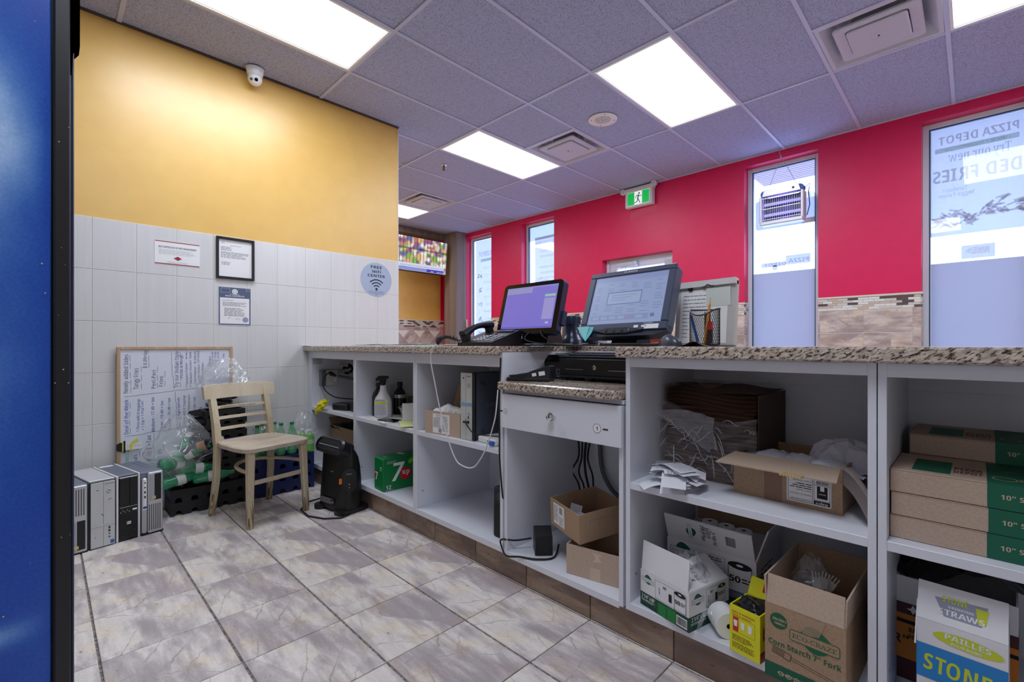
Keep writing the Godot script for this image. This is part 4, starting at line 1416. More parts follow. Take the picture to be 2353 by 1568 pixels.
func build_computers() -> void:
	var turn := deg_to_rad(11.8)
	var b := Basis(Vector3.UP, turn)
	var h := 0.345
	var d := 0.36
	var slate_grey := mat(c8(112, 118, 134), 0.45)
	var silver := mat(c8(196, 197, 200), 0.4, 0.3)
	var spots := [Vector3(-3.168, 0, -0.104), Vector3(-3.190, 0, -0.211), Vector3(-3.212, 0, -0.316), Vector3(-3.2335, 0, -0.4215)]
	var label := ["silver and grey computer tower with ribbed grille, nearest the cooler", "pale grey plain computer tower second from the cooler", "black-fronted computer tower with white edges, third from the cooler", "silver and grey computer tower beside the bag of bottles"]
	for k in 4:
		var t := thing("computer_tower", spots[k], turn, label[k], "computer", "old computer towers along the tiled wall")
		var w := 0.1035
		if k == 0 or k == 3:
			var up := 1.0 if k == 3 else -1.0
			put("case", mb().span(-d, -0.012, 0.004, h, -w / 2, w / 2, 0.003), slate_grey, t)
			put("top_seam", mb().span(-d + 0.02, -0.09, h, h + 0.0006, -0.012, -0.0105), M.black, t)
			put("bezel", mb().span(-0.012, 0.0, 0.006, h - 0.004, -w / 2 + 0.004, w / 2 - 0.030, 0.004), silver, t)
			var f := Transform3D(ry(90), Vector3(0.0, 0, 0))
			var y0 := 0.02 if k == 3 else 0.19
			var y1 := 0.165 if k == 3 else 0.325
			for s in 6:
				var zz := -0.034 + s * 0.0098
				put("grille_slot", mb().span(-0.003, 0.0006, y0, y1, zz - 0.003, zz + 0.003, 0.0015), mat(c8(74, 72, 70), 0.5), t)
			var yb := 0.185 if k == 3 else 0.02
			put("drive_bay", mb().span(-0.002, 0.0012, yb, yb + 0.145, -w / 2 + 0.012, -0.008, 0.001), M.black, t)
			put("drive_bay", mb().span(-0.002, 0.001, yb, yb + 0.145, -0.006, w / 2 - 0.036, 0.001), mat(c8(172, 174, 180), 0.4, 0.3), t)
			put("side_strip", mb().span(-0.012, 0.001, 0.012, h - 0.03, w / 2 - 0.026, w / 2 - 0.005, 0.006), M.white_gloss, t)
			var ribs := mb()
			for s in 26:
				ribs.span(0.0005, 0.002, (0.02 if k == 3 else 0.19) + s * 0.0047, (0.022 if k == 3 else 0.192) + s * 0.0047, w / 2 - 0.024, w / 2 - 0.007)
			put("rib", ribs, M.grey, t)
			var ports := mb()
			for s in 4:
				var yy := (0.29 - s * 0.026) if k == 3 else (0.045 + s * 0.026)
				if s < 2 == (k == 3):
					ports.cyl(Vector3(0.0015, yy, w / 2 - 0.0155), 0.0038, 0.003, 10, rz(90))
				else:
					ports.box(Vector3(0.0015, yy, w / 2 - 0.0155), Vector3(0.003, 0.013, 0.006))
			put("port", ports, M.black, t)
			put("power_button", mb().cyl(Vector3(0.0015, 0.155 if k == 3 else 0.175, w / 2 - 0.0155), 0.008, 0.004, 16, rz(90) * Basis.from_scale(Vector3(0.7, 1, 1.2))), mat(c8(44, 66, 116), 0.35), t)
			put("sticker", mb().span(0.001, 0.0016, yb + 0.006, yb + 0.022, -0.014, 0.004), mat(c8(206, 190, 130), 0.6), t)
			put("foot_trim", mb().span(-0.012, -0.001, 0.0, 0.012, -w / 2 + 0.002, w / 2 - 0.004), M.black, t)
		elif k == 1:
			put("case", mb().span(-d, -0.016, 0.003, h + 0.004, -w / 2, w / 2, 0.002), mat(c8(206, 206, 210), 0.4, 0.2), t)
			put("bezel_rim", mb().span(-0.016, -0.006, 0.003, h, -w / 2, w / 2, 0.003), M.black, t)
			var face := mat(c8(200, 201, 202), 0.45)
			put("front_panel", mb().span(-0.006, 0.0, 0.118, h - 0.006, -w / 2 + 0.003, -0.002, 0.001), face, t)
			put("front_panel", mb().span(-0.006, 0.0, 0.118, h - 0.006, -0.0012, w / 2 - 0.003, 0.001), face, t)
			put("front_panel", mb().span(-0.006, 0.0, 0.006, 0.113, -w / 2 + 0.003, -0.002, 0.001), face, t)
			put("front_panel", mb().span(-0.006, 0.0, 0.006, 0.113, -0.0012, w / 2 - 0.003, 0.001), face, t)
			put("rail", mb().span(-0.006, 0.002, 0.1135, 0.1175, -w / 2 + 0.003, w / 2 - 0.003, 0.0008), face, t)
			put("power_button", mb().lathe([Vector2(0, 0.004), Vector2(0.007, 0.003), Vector2(0.0085, 0.001), Vector2(0.011, 0.0015), Vector2(0.012, 0.0)].duplicate(), 20, Transform3D(rz(-90), Vector3(0, 0.288, -0.024))), M.chrome, t, Transform3D(Basis.from_scale(Vector3(1, 1, 1)), Vector3.ZERO))
			var pr := mb()
			for s in 4:
				pr.box(Vector3(0.0008, 0.098 - s * 0.0165, -0.026), Vector3(0.002, 0.011 if s < 2 else 0.005, 0.006))
			put("port", pr, M.black, t)
			put("badge", words(mb(), "SEANIX", 0.006, Transform3D(ry(90), Vector3(0.0006, 0.327, -0.028)), 0.04, "bold"), M.ink_grey, t)
			put("sticker", mb().span(0.0, 0.0006, 0.012, 0.031, -0.046, -0.030), mat(c8(60, 100, 170), 0.5), t)
			var scr := mb()
			scr.box(Vector3(0.0003, 0.300, 0.022), Vector3(0.001, 0.004, 0.009)).box(Vector3(0.0003, 0.17, 0.002), Vector3(0.001, 0.016, 0.003), 0, rx(40)).box(Vector3(0.0003, 0.06, 0.03), Vector3(0.001, 0.003, 0.005)).box(Vector3(0.0003, 0.245, -0.028), Vector3(0.001, 0.003, 0.014), 0, rx(15))
			put("scuff", scr, mat(c8(110, 104, 84), 0.8), t)
		else:
			put("case", mb().span(-d, -0.03, 0.003, h + 0.002, -w / 2 + 0.004, w / 2 - 0.004, 0.003), slate_grey, t)
			for s in [-1, 1]:
				put("side_edge", mb().span(-d, -0.004, 0.0, h + 0.006, s * (w / 2 - 0.005) - 0.0045, s * (w / 2 - 0.005) + 0.0045, 0.002), M.white, t)
			put("top_label", mb().span(-d + 0.01, -d + 0.04, h + 0.002, h + 0.003, -0.03, 0.03), M.paper, t)
			put("front_panel", mb().span(-0.03, -0.003, 0.006, h - 0.004, -w / 2 + 0.0105, w / 2 - 0.0105, 0.003), M.black_gloss, t)
			put("drive_cover", mb().span(-0.003, 0.0, 0.185, h - 0.01, -0.004, w / 2 - 0.014, 0.001), M.black, t)
			put("drive_cover", mb().span(-0.003, 0.0, 0.185, h - 0.01, -w / 2 + 0.014, -0.0055, 0.001), M.black, t)
			put("chrome_line", mb().span(-0.003, 0.001, 0.1800, 0.1825, -w / 2 + 0.014, w / 2 - 0.014), M.steel, t)
			for s in 12:
				put("vent_slat", mb().span(-0.003, 0.0, 0.016 + s * 0.0112, 0.0235 + s * 0.0112, -w / 2 + 0.013, w / 2 - 0.013, 0.001), M.black_matte, t)
			put("badge", frame_lines(rect(mb(), -0.0075, 0.0075, -0.0075, 0.0075), -0.011, -0.0095, -0.009, 0.009, 0.0007), M.white, t, Transform3D(ry(90), Vector3(0.0012, 0.095, -0.002)))
			put("badge_lettering", words(mb(), "hp", 0.0055, tf(0, 0, 0.0003)), M.ink, t, Transform3D(ry(90), Vector3(0.0013, 0.095, -0.002)))
			put("label_strip", mb().span(-0.001, 0.0006, 0.158, 0.166, -0.036, -0.017), M.paper, t)
			var pr := mb()
			for s in 5:
				pr.box(Vector3(0.0005, 0.160 + (0.004 if s % 2 else -0.004), 0.034 - s * 0.009), Vector3(0.002, 0.005, 0.004))
			put("port", pr, M.grey, t)


func build_whiteboard() -> void:
	# leans on the tiled wall; its writing was done with the board on its side, so it reads upwards
	var t := thing("whiteboard", Vector3(-3.648, 0, -0.609), PI / 2, "wood-framed whiteboard with sideways handwritten menu specials, leaning on the tiles", "whiteboard")
	var wood := mat(Color.WHITE, 0.55)
	wood.albedo_texture = ImageTexture.create_from_image(streak_image(c8(204, 178, 146), c8(190, 160, 126), c8(166, 134, 100), 96, 128, 14))
	wood.uv1_scale = Vector3(6, 2, 1)
	var w := 0.308
	var h := 1.037
	for s in [-1, 1]:
		put("frame_rail", mb().span(s * w, s * (w - 0.019), 0.0, h, -0.008, 0.009, 0.002), wood, t)
	put("frame_rail", mb().span(-w + 0.019, w - 0.019, h - 0.019, h, -0.008, 0.009, 0.002), wood, t)
	put("frame_rail", mb().span(-w + 0.019, w - 0.019, 0.0, 0.019, -0.008, 0.009, 0.002), wood, t)
	put("board", mb().span(-w + 0.019, w - 0.019, 0.019, h - 0.019, -0.006, 0.002), mat(c8(226, 230, 240), 0.25), t)
	var blue := mb()
	var dark := mb()
	var green := mb()
	# [ink, text, x of the line, y where it starts, letter height, fitted length]
	var b := 0
	var rows := [
		[1, "Newly added Sides", -0.262, 0.755, 0.026, 0.235], [1, "Tangy Fries", -0.212, 0.775, 0.028, 0.13], [1, "$ 6.99+tax", -0.172, 0.905, 0.024, 0.11], [1, "Peri-Peri", -0.130, 0.775, 0.026, 0.115], [1, "Fries", -0.092, 0.785, 0.026, 0.065],
		[1, "Try our Indian Style", -0.010, 0.772, 0.026, 0.235], [0, "Pizzas & Wings", 0.018, 0.832, 0.017, 0.15], [1, "* Tandoori Paneer", 0.045, 0.772, 0.016, 0.16], [0, "we also", 0.040, 0.955, 0.012, 0.05], [1, "* Tandoori chicken  have", 0.066, 0.772, 0.016, 0.23], [1, "Chili Paneer   & HALAL", 0.089, 0.79, 0.016, 0.22], [1, "chilli chicken  OPTIONS", 0.110, 0.81, 0.014, 0.2], [1, "butter chicken", 0.130, 0.82, 0.014, 0.11],
		[1, "/chicken", 0.172, 0.90, 0.015, 0.07], [0, "Med: 16.99", 0.190, 0.915, 0.012, 0.085], [0, "Lg  19.99", 0.206, 0.93, 0.012, 0.07], [0, "XL 22.99", 0.222, 0.935, 0.012, 0.065], [0, "+ Tax", 0.252, 0.945, 0.013, 0.045],
		[0, "Deal of the Week", -0.262, 0.505, 0.024, 0.21], [0, "1 Pizza with 6 toppings", -0.205, 0.515, 0.017, 0.20], [0, "+ 1 Dip + 1 Pop Can.", -0.180, 0.52, 0.016, 0.185], [0, "Medium - 17.49 + tax", -0.132, 0.505, 0.020, 0.215], [0, "Large - 19.49 + tax", -0.086, 0.505, 0.018, 0.19], [0, "X-Large - 21.49 + tax", -0.046, 0.505, 0.017, 0.205],
		[0, "Twoolid Night Specials", 0.006, 0.512, 0.016, 0.195], [1, "2 Pizzas with 6 Toppings", 0.032, 0.515, 0.015, 0.205], [1, "Combined + 2 Dipping Sauce", 0.054, 0.53, 0.013, 0.19], [0, "Medium - 27.99 + tax", 0.088, 0.515, 0.015, 0.19], [0, "Large - 29.99", 0.124, 0.515, 0.015, 0.12], [0, "X-Large -", 0.152, 0.55, 0.015, 0.07],
		[2, "Specials", -0.258, 0.31, 0.028, 0.115], [1, "Meals", -0.218, 0.30, 0.026, 0.075], [1, "6.99 $ +Tax", -0.150, 0.325, 0.028, 0.16], [1, "10.99", -0.098, 0.315, 0.026, 0.075], [1, "1.99", 0.114, 0.447, 0.012, 0.032], [1, "2.99", 0.136, 0.447, 0.012, 0.032],
	]
	var r := RandomNumberGenerator.new()
	r.seed = 31
	for q in rows:
		var m: MB = [blue, dark, green][q[0]]
		words(m, q[1], q[4] * 0.8, Transform3D(rz(90 + r.randf_range(-1.2, 2.0)), Vector3(q[2], q[3], 0.0026)), q[5], "sans", -1)
		if q[4] > 0.023:
			var y: float = q[3]
			while y < q[3] + q[5] * 0.9:
				m.box(Vector3(q[2] + q[4] * 0.75 + r.randf_range(-0.002, 0.002), y + 0.018, 0.0026), Vector3(0.0015, 0.036, 0.0004), 0, rz(r.randf_range(-4, 4)))
				y += r.randf_range(0.04, 0.06)
	# wavy dividers
	for q in [[Vector2(-0.27, 0.735), Vector2(0.10, 0.762)], [Vector2(-0.27, 0.492), Vector2(0.14, 0.52)], [Vector2(-0.04, 1.0), Vector2(-0.026, 0.765)], [Vector2(-0.018, 0.745), Vector2(-0.006, 0.50)], [Vector2(0.03, 0.50), Vector2(0.034, 0.42)]]:
		var p: Vector2 = q[0]
		for k in 14:
			var n2: Vector2 = q[0].lerp(q[1], (k + 1) / 14.0) + Vector2(r.randf_range(-0.0025, 0.0025), r.randf_range(-0.0025, 0.0025))
			var e := n2 - p
			dark.box(Vector3((p.x + n2.x) / 2, (p.y + n2.y) / 2, 0.0026), Vector3(e.length() + 0.001, 0.0016, 0.0004), 0, Basis(Vector3.BACK, e.angle()))
			p = n2
	put("handwriting", blue, mat(c8(36, 60, 170), 0.7), t)
	put("handwriting", dark, mat(c8(84, 92, 130), 0.7), t)
	put("handwriting", green, mat(c8(80, 180, 140), 0.7), t)
	# paper snowman lying on its side on the frame
	t = thing("snowman_decoration", Vector3(-3.6385, 0.432, -0.36), PI / 2, "small paper snowman lying sideways across the whiteboard frame", "decoration")
	put("hat", mb().prism([Vector2(-0.060, -0.016), Vector2(-0.046, -0.026), Vector2(-0.033, -0.026), Vector2(-0.033, 0.026), Vector2(-0.046, 0.026), Vector2(-0.060, 0.016)], 0.0006, 0.004), M.black_matte, t)
	put("hat_band", mb().prism([Vector2(-0.033, -0.027), Vector2(-0.027, -0.027), Vector2(-0.027, 0.027), Vector2(-0.033, 0.027)], 0.0006, 0.0042), mat(c8(230, 222, 80), 0.7), t)
	put("brim", mb().prism(round_rect(-0.027, -0.018, -0.036, 0.036, 0.004), 0.0006, 0.005), M.black_matte, t)
	put("body", mb().prism(round_rect(-0.018, 0.064, -0.022, 0.022, 0.006), 0.0006, 0.003), M.paper, t)
	put("scarf", mb().prism([Vector2(0.004, -0.028), Vector2(0.014, -0.028), Vector2(0.018, 0.01), Vector2(0.046, 0.026), Vector2(0.038, 0.044), Vector2(0.008, 0.024), Vector2(0.002, 0.0)], 0.0032, 0.0045), mat(c8(226, 220, 92), 0.7), t)
	var dots := mb()
	for k in 3:
		disc(dots, 0.03 + k * 0.011, 0.0, 0.002, tf(0, 0, 0.0034), 8)
	disc(dots, -0.008, 0.008, 0.002, tf(0, 0, 0.0034), 8)
	disc(dots, -0.008, -0.008, 0.002, tf(0, 0, 0.0034), 8)
	ring_arc(dots, -0.006, 0.0, 0.007, 0.008, -1.2, 1.2, tf(0, 0, 0.0034), 8)
	put("button", dots, M.ink, t)


func build_chair() -> void:
	var turn := deg_to_rad(13.4)
	var t := thing("chair", Vector3(-3.16, 0, -0.945), turn, "worn beige wooden chair with a slatted back beside the heater", "chair")
	var wood := mat(Color.WHITE, 0.55)
	wood.albedo_texture = ImageTexture.create_from_image(worn_image(c8(208, 194, 168), c8(196, 178, 150), c8(150, 124, 96), 3, 0.0))
	wood.uv1_triplanar = true
	wood.uv1_scale = Vector3.ONE * 2.2
	var legm := mat(Color.WHITE, 0.6)
	var limg := worn_image(c8(208, 194, 164), c8(198, 180, 148), c8(104, 80, 58), 8, 1.0)
	legm.albedo_texture = ImageTexture.create_from_image(limg)
	var seatm := mat(Color.WHITE, 0.5)
	seatm.albedo_texture = ImageTexture.create_from_image(worn_image(c8(206, 192, 172), c8(186, 168, 148), c8(146, 126, 112), 5, 0.0))
	seatm.uv1_triplanar = true
	seatm.uv1_scale = Vector3.ONE * 1.6
	# legs: v of the texture runs from floor (0) to 0.48 m (1)
	var leg := func(p0: Vector3, p1: Vector3, p2: Vector3, w0: float, w1: float, w2: float) -> MB:
		var m := mb()
		var secs := []
		for k in 9:
			var s := k / 8.0
			var p: Vector3 = p0.lerp(p1, s / 0.5) if s < 0.5 else p1.lerp(p2, (s - 0.5) / 0.5)
			var w := lerpf(w0, w1, s / 0.5) if s < 0.5 else lerpf(w1, w2, (s - 0.5) / 0.5)
			secs.append([p, w])
		for k in 8:
			var a: Vector3 = secs[k][0]
			var c: Vector3 = secs[k + 1][0]
			var wa: float = secs[k][1] / 2
			var wc: float = secs[k + 1][1] / 2
			var oct := [Vector2(1, -0.7), Vector2(1, 0.7), Vector2(0.7, 1), Vector2(-0.7, 1), Vector2(-1, 0.7), Vector2(-1, -0.7), Vector2(-0.7, -1), Vector2(0.7, -1)]
			for e in 8:
				var f := (e + 1) % 8
				m.poly([a + Vector3(oct[e].x * wa, 0, oct[e].y * wa), a + Vector3(oct[f].x * wa, 0, oct[f].y * wa), c + Vector3(oct[f].x * wc, 0, oct[f].y * wc), c + Vector3(oct[e].x * wc, 0, oct[e].y * wc)], Vector3(oct[e].x + oct[f].x, 0, oct[e].y + oct[f].y))
		var bw: float = secs[0][1] / 2
		m.poly([p0 + Vector3(-bw, 0, -bw), p0 + Vector3(bw, 0, -bw), p0 + Vector3(bw, 0, bw), p0 + Vector3(-bw, 0, bw)], Vector3.DOWN)
		var tw: float = secs[8][1] / 2
		m.poly([p2 + Vector3(-tw, 0, -tw), p2 + Vector3(tw, 0, -tw), p2 + Vector3(tw, 0, tw), p2 + Vector3(-tw, 0, tw)], Vector3.UP)
		for i in m.v.size():
			m.u[i] = Vector2((m.v[i].x + m.v[i].z) * 4.0 + p0.z * 3.0, 1.0 - m.v[i].y / 0.85)
		return m
	put("leg", leg.call(Vector3(0.208, 0, 0.178), Vector3(0.198, 0.21, 0.172), Vector3(0.19, 0.432, 0.165), 0.030, 0.036, 0.042), legm, t)
	put("leg", leg.call(Vector3(0.208, 0, -0.178), Vector3(0.198, 0.21, -0.172), Vector3(0.19, 0.432, -0.165), 0.030, 0.036, 0.042), legm, t)
	for s in [-1, 1]:
		var m: MB = leg.call(Vector3(-0.205, 0, s * 0.182), Vector3(-0.168, 0.24, s * 0.172), Vector3(-0.165, 0.44, s * 0.168), 0.032, 0.036, 0.037)
		# the rear leg goes on as the back post
		var up := [Vector3(-0.165, 0.44, s * 0.168), Vector3(-0.185, 0.56, s * 0.168), Vector3(-0.225, 0.70, s * 0.168), Vector3(-0.245, 0.775, s * 0.168)]
		for k in 3:
			var a: Vector3 = up[k]
			var c: Vector3 = up[k + 1]
			var wa := 0.0185 - k * 0.001
			for e in [[Vector3(1, 0, 0)], [Vector3(-1, 0, 0)], [Vector3(0, 0, 1)], [Vector3(0, 0, -1)]]:
				var o: Vector3 = e[0]
				var q := Vector3(o.z, 0, o.x)
				m.poly([a + (o + q) * wa, a + (o - q) * wa, c + (o - q) * wa, c + (o + q) * wa], o)
		for i in m.v.size():
			m.u[i] = Vector2((m.v[i].x + m.v[i].z) * 4.0 + s, 1.0 - m.v[i].y / 0.85)
		put("leg", m, legm, t)
	# saddle seat, rounded in front
	var out := []
	for p in [Vector2(-0.185, -0.17), Vector2(-0.05, -0.2), Vector2(0.10, -0.212), Vector2(0.185, -0.205), Vector2(0.215, -0.185), Vector2(0.226, -0.15), Vector2(0.230, 0.0), Vector2(0.226, 0.15), Vector2(0.215, 0.185), Vector2(0.185, 0.205), Vector2(0.10, 0.212), Vector2(-0.05, 0.2), Vector2(-0.185, 0.17), Vector2(-0.195, 0.0)]:
		out.append(p)
	var sm := mb()
	for k in out.size():
		var a: Vector2 = out[k]
		var c: Vector2 = out[(k + 1) % out.size()]
		var o := Vector3((a + c).x, 0, (a + c).y)
		sm.poly([Vector3(a.x, 0.432, a.y), Vector3(c.x, 0.432, c.y), Vector3(c.x, 0.453, c.y), Vector3(a.x, 0.453, a.y)], o)
		sm.poly([Vector3(a.x, 0.453, a.y), Vector3(c.x, 0.453, c.y), Vector3(c.x * 0.96, 0.459, c.y * 0.96), Vector3(a.x * 0.96, 0.459, a.y * 0.96)], o + Vector3.UP)
		var rings := [[0.96, 0.459], [0.75, 0.456], [0.5, 0.451], [0.25, 0.449], [0.0, 0.4485]]
		for q in 4:
			sm.poly([Vector3(a.x * rings[q][0], rings[q][1], a.y * rings[q][0]), Vector3(c.x * rings[q][0], rings[q][1], c.y * rings[q][0]), Vector3(c.x * rings[q + 1][0], rings[q + 1][1], c.y * rings[q + 1][0]), Vector3(a.x * rings[q + 1][0], rings[q + 1][1], a.y * rings[q + 1][0])], Vector3.UP)
		sm.poly([Vector3(a.x, 0.432, a.y), Vector3(c.x, 0.432, c.y), Vector3(0, 0.432, 0)], Vector3.DOWN)
	put("seat", sm, seatm, t)
	# curved top rail and three slats
	var rail := func(y0: float, y1: float, x0: float, half: float, thick: float, bow: float, ends: float) -> MB:
		var m := mb()
		var pt := func(s: float, y: float, f: float) -> Vector3:
			return Vector3(x0 - bow * (1.0 - s * s) + f * thick / 2 - (y - y0) * 0.22, y, s * half)
		for k in 12:
			var s0 := -1.0 + k / 6.0
			var s1 := -1.0 + (k + 1) / 6.0
			var d0 := ends * pow(absf(s0), 10)
			var d1 := ends * pow(absf(s1), 10)
			for f in [-1.0, 1.0]:
				m.poly([pt.call(s0, y0, f), pt.call(s1, y0, f), pt.call(s1, y1 - d1, f), pt.call(s0, y1 - d0, f)], Vector3(f, 0, 0))
			m.poly([pt.call(s0, y1 - d0, -1.0), pt.call(s1, y1 - d1, -1.0), pt.call(s1, y1 - d1, 1.0), pt.call(s0, y1 - d0, 1.0)], Vector3.UP)
			m.poly([pt.call(s0, y0, -1.0), pt.call(s1, y0, -1.0), pt.call(s1, y0, 1.0), pt.call(s0, y0, 1.0)], Vector3.DOWN)
		for s in [-1.0, 1.0]:
			m.poly([pt.call(s, y0, -1.0), pt.call(s, y0, 1.0), pt.call(s, y1 - ends, 1.0), pt.call(s, y1 - ends, -1.0)], Vector3(0, 0, s))
		return m
	put("top_rail", rail.call(0.715, 0.800, -0.215, 0.222, 0.026, 0.028, 0.008), wood, t)
	var k := 0
	for y in [0.520, 0.585, 0.650]:
		var xx: float = lerpf(-0.178, -0.215, (y - 0.52) / 0.15)
		var sl := put("back_slat", rail.call(y, y + 0.017, xx, 0.162, 0.012, 0.012, 0.0), wood, t)
		if k == 2:
			put("lettering", words(mb(), "STAMBRIDE PIZZA DEPOT", 0.010, Transform3D(ry(90), Vector3(xx + 0.0035, y + 0.0085, 0.02)), 0.22), mat(c8(110, 84, 60), 0.7), sl)
		k += 1
	# bent hoop under the seat, front stretcher
	var hoop := []
	for q in 17:
		var a := PI * q / 16.0
		hoop.append(Vector3(0.17 - sin(a) * 0.30, 0.315, cos(a) * 0.172))
	put("hoop", mb().tube(hoop, 0.011, 8), wood, t)
	put("stretcher", mb().box(Vector3(0.196, 0.252, 0), Vector3(0.014, 0.026, 0.318), 0.004), wood, t)


func worn_image(base: Color, alt: Color, dirt: Color, seed_: int, worn_foot: float) -> Image:
	# paint over wood grain, rubbed and scuffed; towards the foot it is chipped to dark wood
	var s := 256
	var a := noise(FastNoiseLite.TYPE_SIMPLEX_SMOOTH, 0.010, 4, seed_)
	var f := noise(FastNoiseLite.TYPE_SIMPLEX_SMOOTH, 0.05, 3, seed_ + 3)
	var g := noise(FastNoiseLite.TYPE_SIMPLEX, 0.16, 2, seed_ + 6)
	var im := Image.create(s, s, false, Image.FORMAT_RGB8)
	for y in s:
		for x in s:
			var p := a.get_noise_2d(x * 1.2, y * 0.6) * 0.5 + 0.5
			var q := f.get_noise_2d(x * 2.4, y * 0.35) * 0.5 + 0.5
			var c := base.lerp(alt, clampf((p - 0.35) * 2.5, 0.0, 1.0))
			c = c.darkened(clampf(g.get_noise_2d(x * 3.0, y * 0.3) * 0.10, 0.0, 0.08))
			var chip := 0.82 - worn_foot * clampf((y / 255.0 - 0.70) * 1.6, 0.0, 0.38)
			if q > chip:
				c = c.lerp(dirt, clampf((q - chip) * 7.0, 0.0, 0.85))
			im.set_pixel(x, y, c)
	return im


# a stacking bottle tray: sides with finger-like feet and gaps between, a floor inside
func tray(l: float, w: float, h: float, feet: int) -> MB:
	var m := mb()
	var side := func(len_: float) -> Array:
		var p := [Vector2(-len_ / 2, h), Vector2(-len_ / 2, 0.0)]
		var n := feet if len_ == l else maxi(2, feet - 1)
		var step := len_ / n
		for k in n:
			var x := -len_ / 2 + k * step
			p.append(Vector2(x + step * 0.27, 0.0))
			p.append(Vector2(x + step * 0.30, h * 0.24))
			p.append(Vector2(x + step * 0.40, h * 0.38))
			p.append(Vector2(x + step * 0.60, h * 0.38))
			p.append(Vector2(x + step * 0.70, h * 0.24))
			p.append(Vector2(x + step * 0.73, 0.0))
		p.append(Vector2(len_ / 2, 0.0))
		p.append(Vector2(len_ / 2, h))
		return p
	for s in [-1, 1]:
		m.prism(side.call(l), -0.008, 0.008, Transform3D(ry(90), Vector3(s * (w / 2 - 0.008), 0, 0)))
		m.prism(side.call(w - 0.034), -0.008, 0.008, Transform3D(Basis(), Vector3(0, 0, s * (l / 2 - 0.009))))
	m.box(Vector3(0, h * 0.55, 0), Vector3(w - 0.034, 0.008, l - 0.036))
	return m


func bottle_shape(h: float, r: float) -> MB:
	return mb().lathe([Vector2(0, 0.004), Vector2(r * 0.7, 0), Vector2(r * 0.95, 0.008), Vector2(r, h * 0.10), Vector2(r * 0.93, h * 0.24), Vector2(r, h * 0.34), Vector2(r, h * 0.58), Vector2(r * 0.82, h * 0.70), Vector2(r * 0.5, h * 0.83), Vector2(r * 0.36, h * 0.90), Vector2(r * 0.36, h * 0.94)], 18)


func make_bottle(col: StandardMaterial3D, cap: StandardMaterial3D, lab: StandardMaterial3D, label: String, group: String, h := 0.225, r := 0.033) -> Node3D:
	var t := thing("bottle", Vector3.ZERO, 0, label, "bottle", group)
	put("body", bottle_shape(h, r), col, t)
	put("cap", mb().lathe([Vector2(r * 0.44, h * 0.925), Vector2(r * 0.44, h * 0.995), Vector2(r * 0.38, h), Vector2(0, h)], 14), cap, t)
	put("wrapper", mb().lathe([Vector2(r * 1.012, h * 0.36), Vector2(r * 1.012, h * 0.56)], 18), lab, t)
	return t


# thin film gathered round what it holds: a crumpled shell, narrowing to a tied neck
func bag_shell(size: Vector3, seed_: int, crumple: float, neck: float, nu := 44, nv := 30) -> MB:
	var f := noise(FastNoiseLite.TYPE_SIMPLEX, 0.9, 3, seed_)
	f.fractal_type = FastNoiseLite.FRACTAL_RIDGED
	return mb().grid(func(s: float, t: float) -> Vector3:
		var a := s * TAU
		var prof := sin(clampf(t * 1.12, 0.0, 1.0) * PI * 0.5) if t < 0.45 else lerpf(1.0, neck, pow((t - 0.45) / 0.55, 1.3))
		prof = maxf(prof, 0.02) if t > 0.02 else 0.02
		var d := Vector3(cos(a), 0, -sin(a))
		var k := f.get_noise_3d(d.x * 1.7 + seed_, t * 3.2, d.z * 1.7)
		var rr := prof * (1.0 + crumple * k)
		return Vector3(d.x * size.x * 0.5 * rr, t * size.y + crumple * 0.04 * k, d.z * size.z * 0.5 * rr), nu, nv, true)


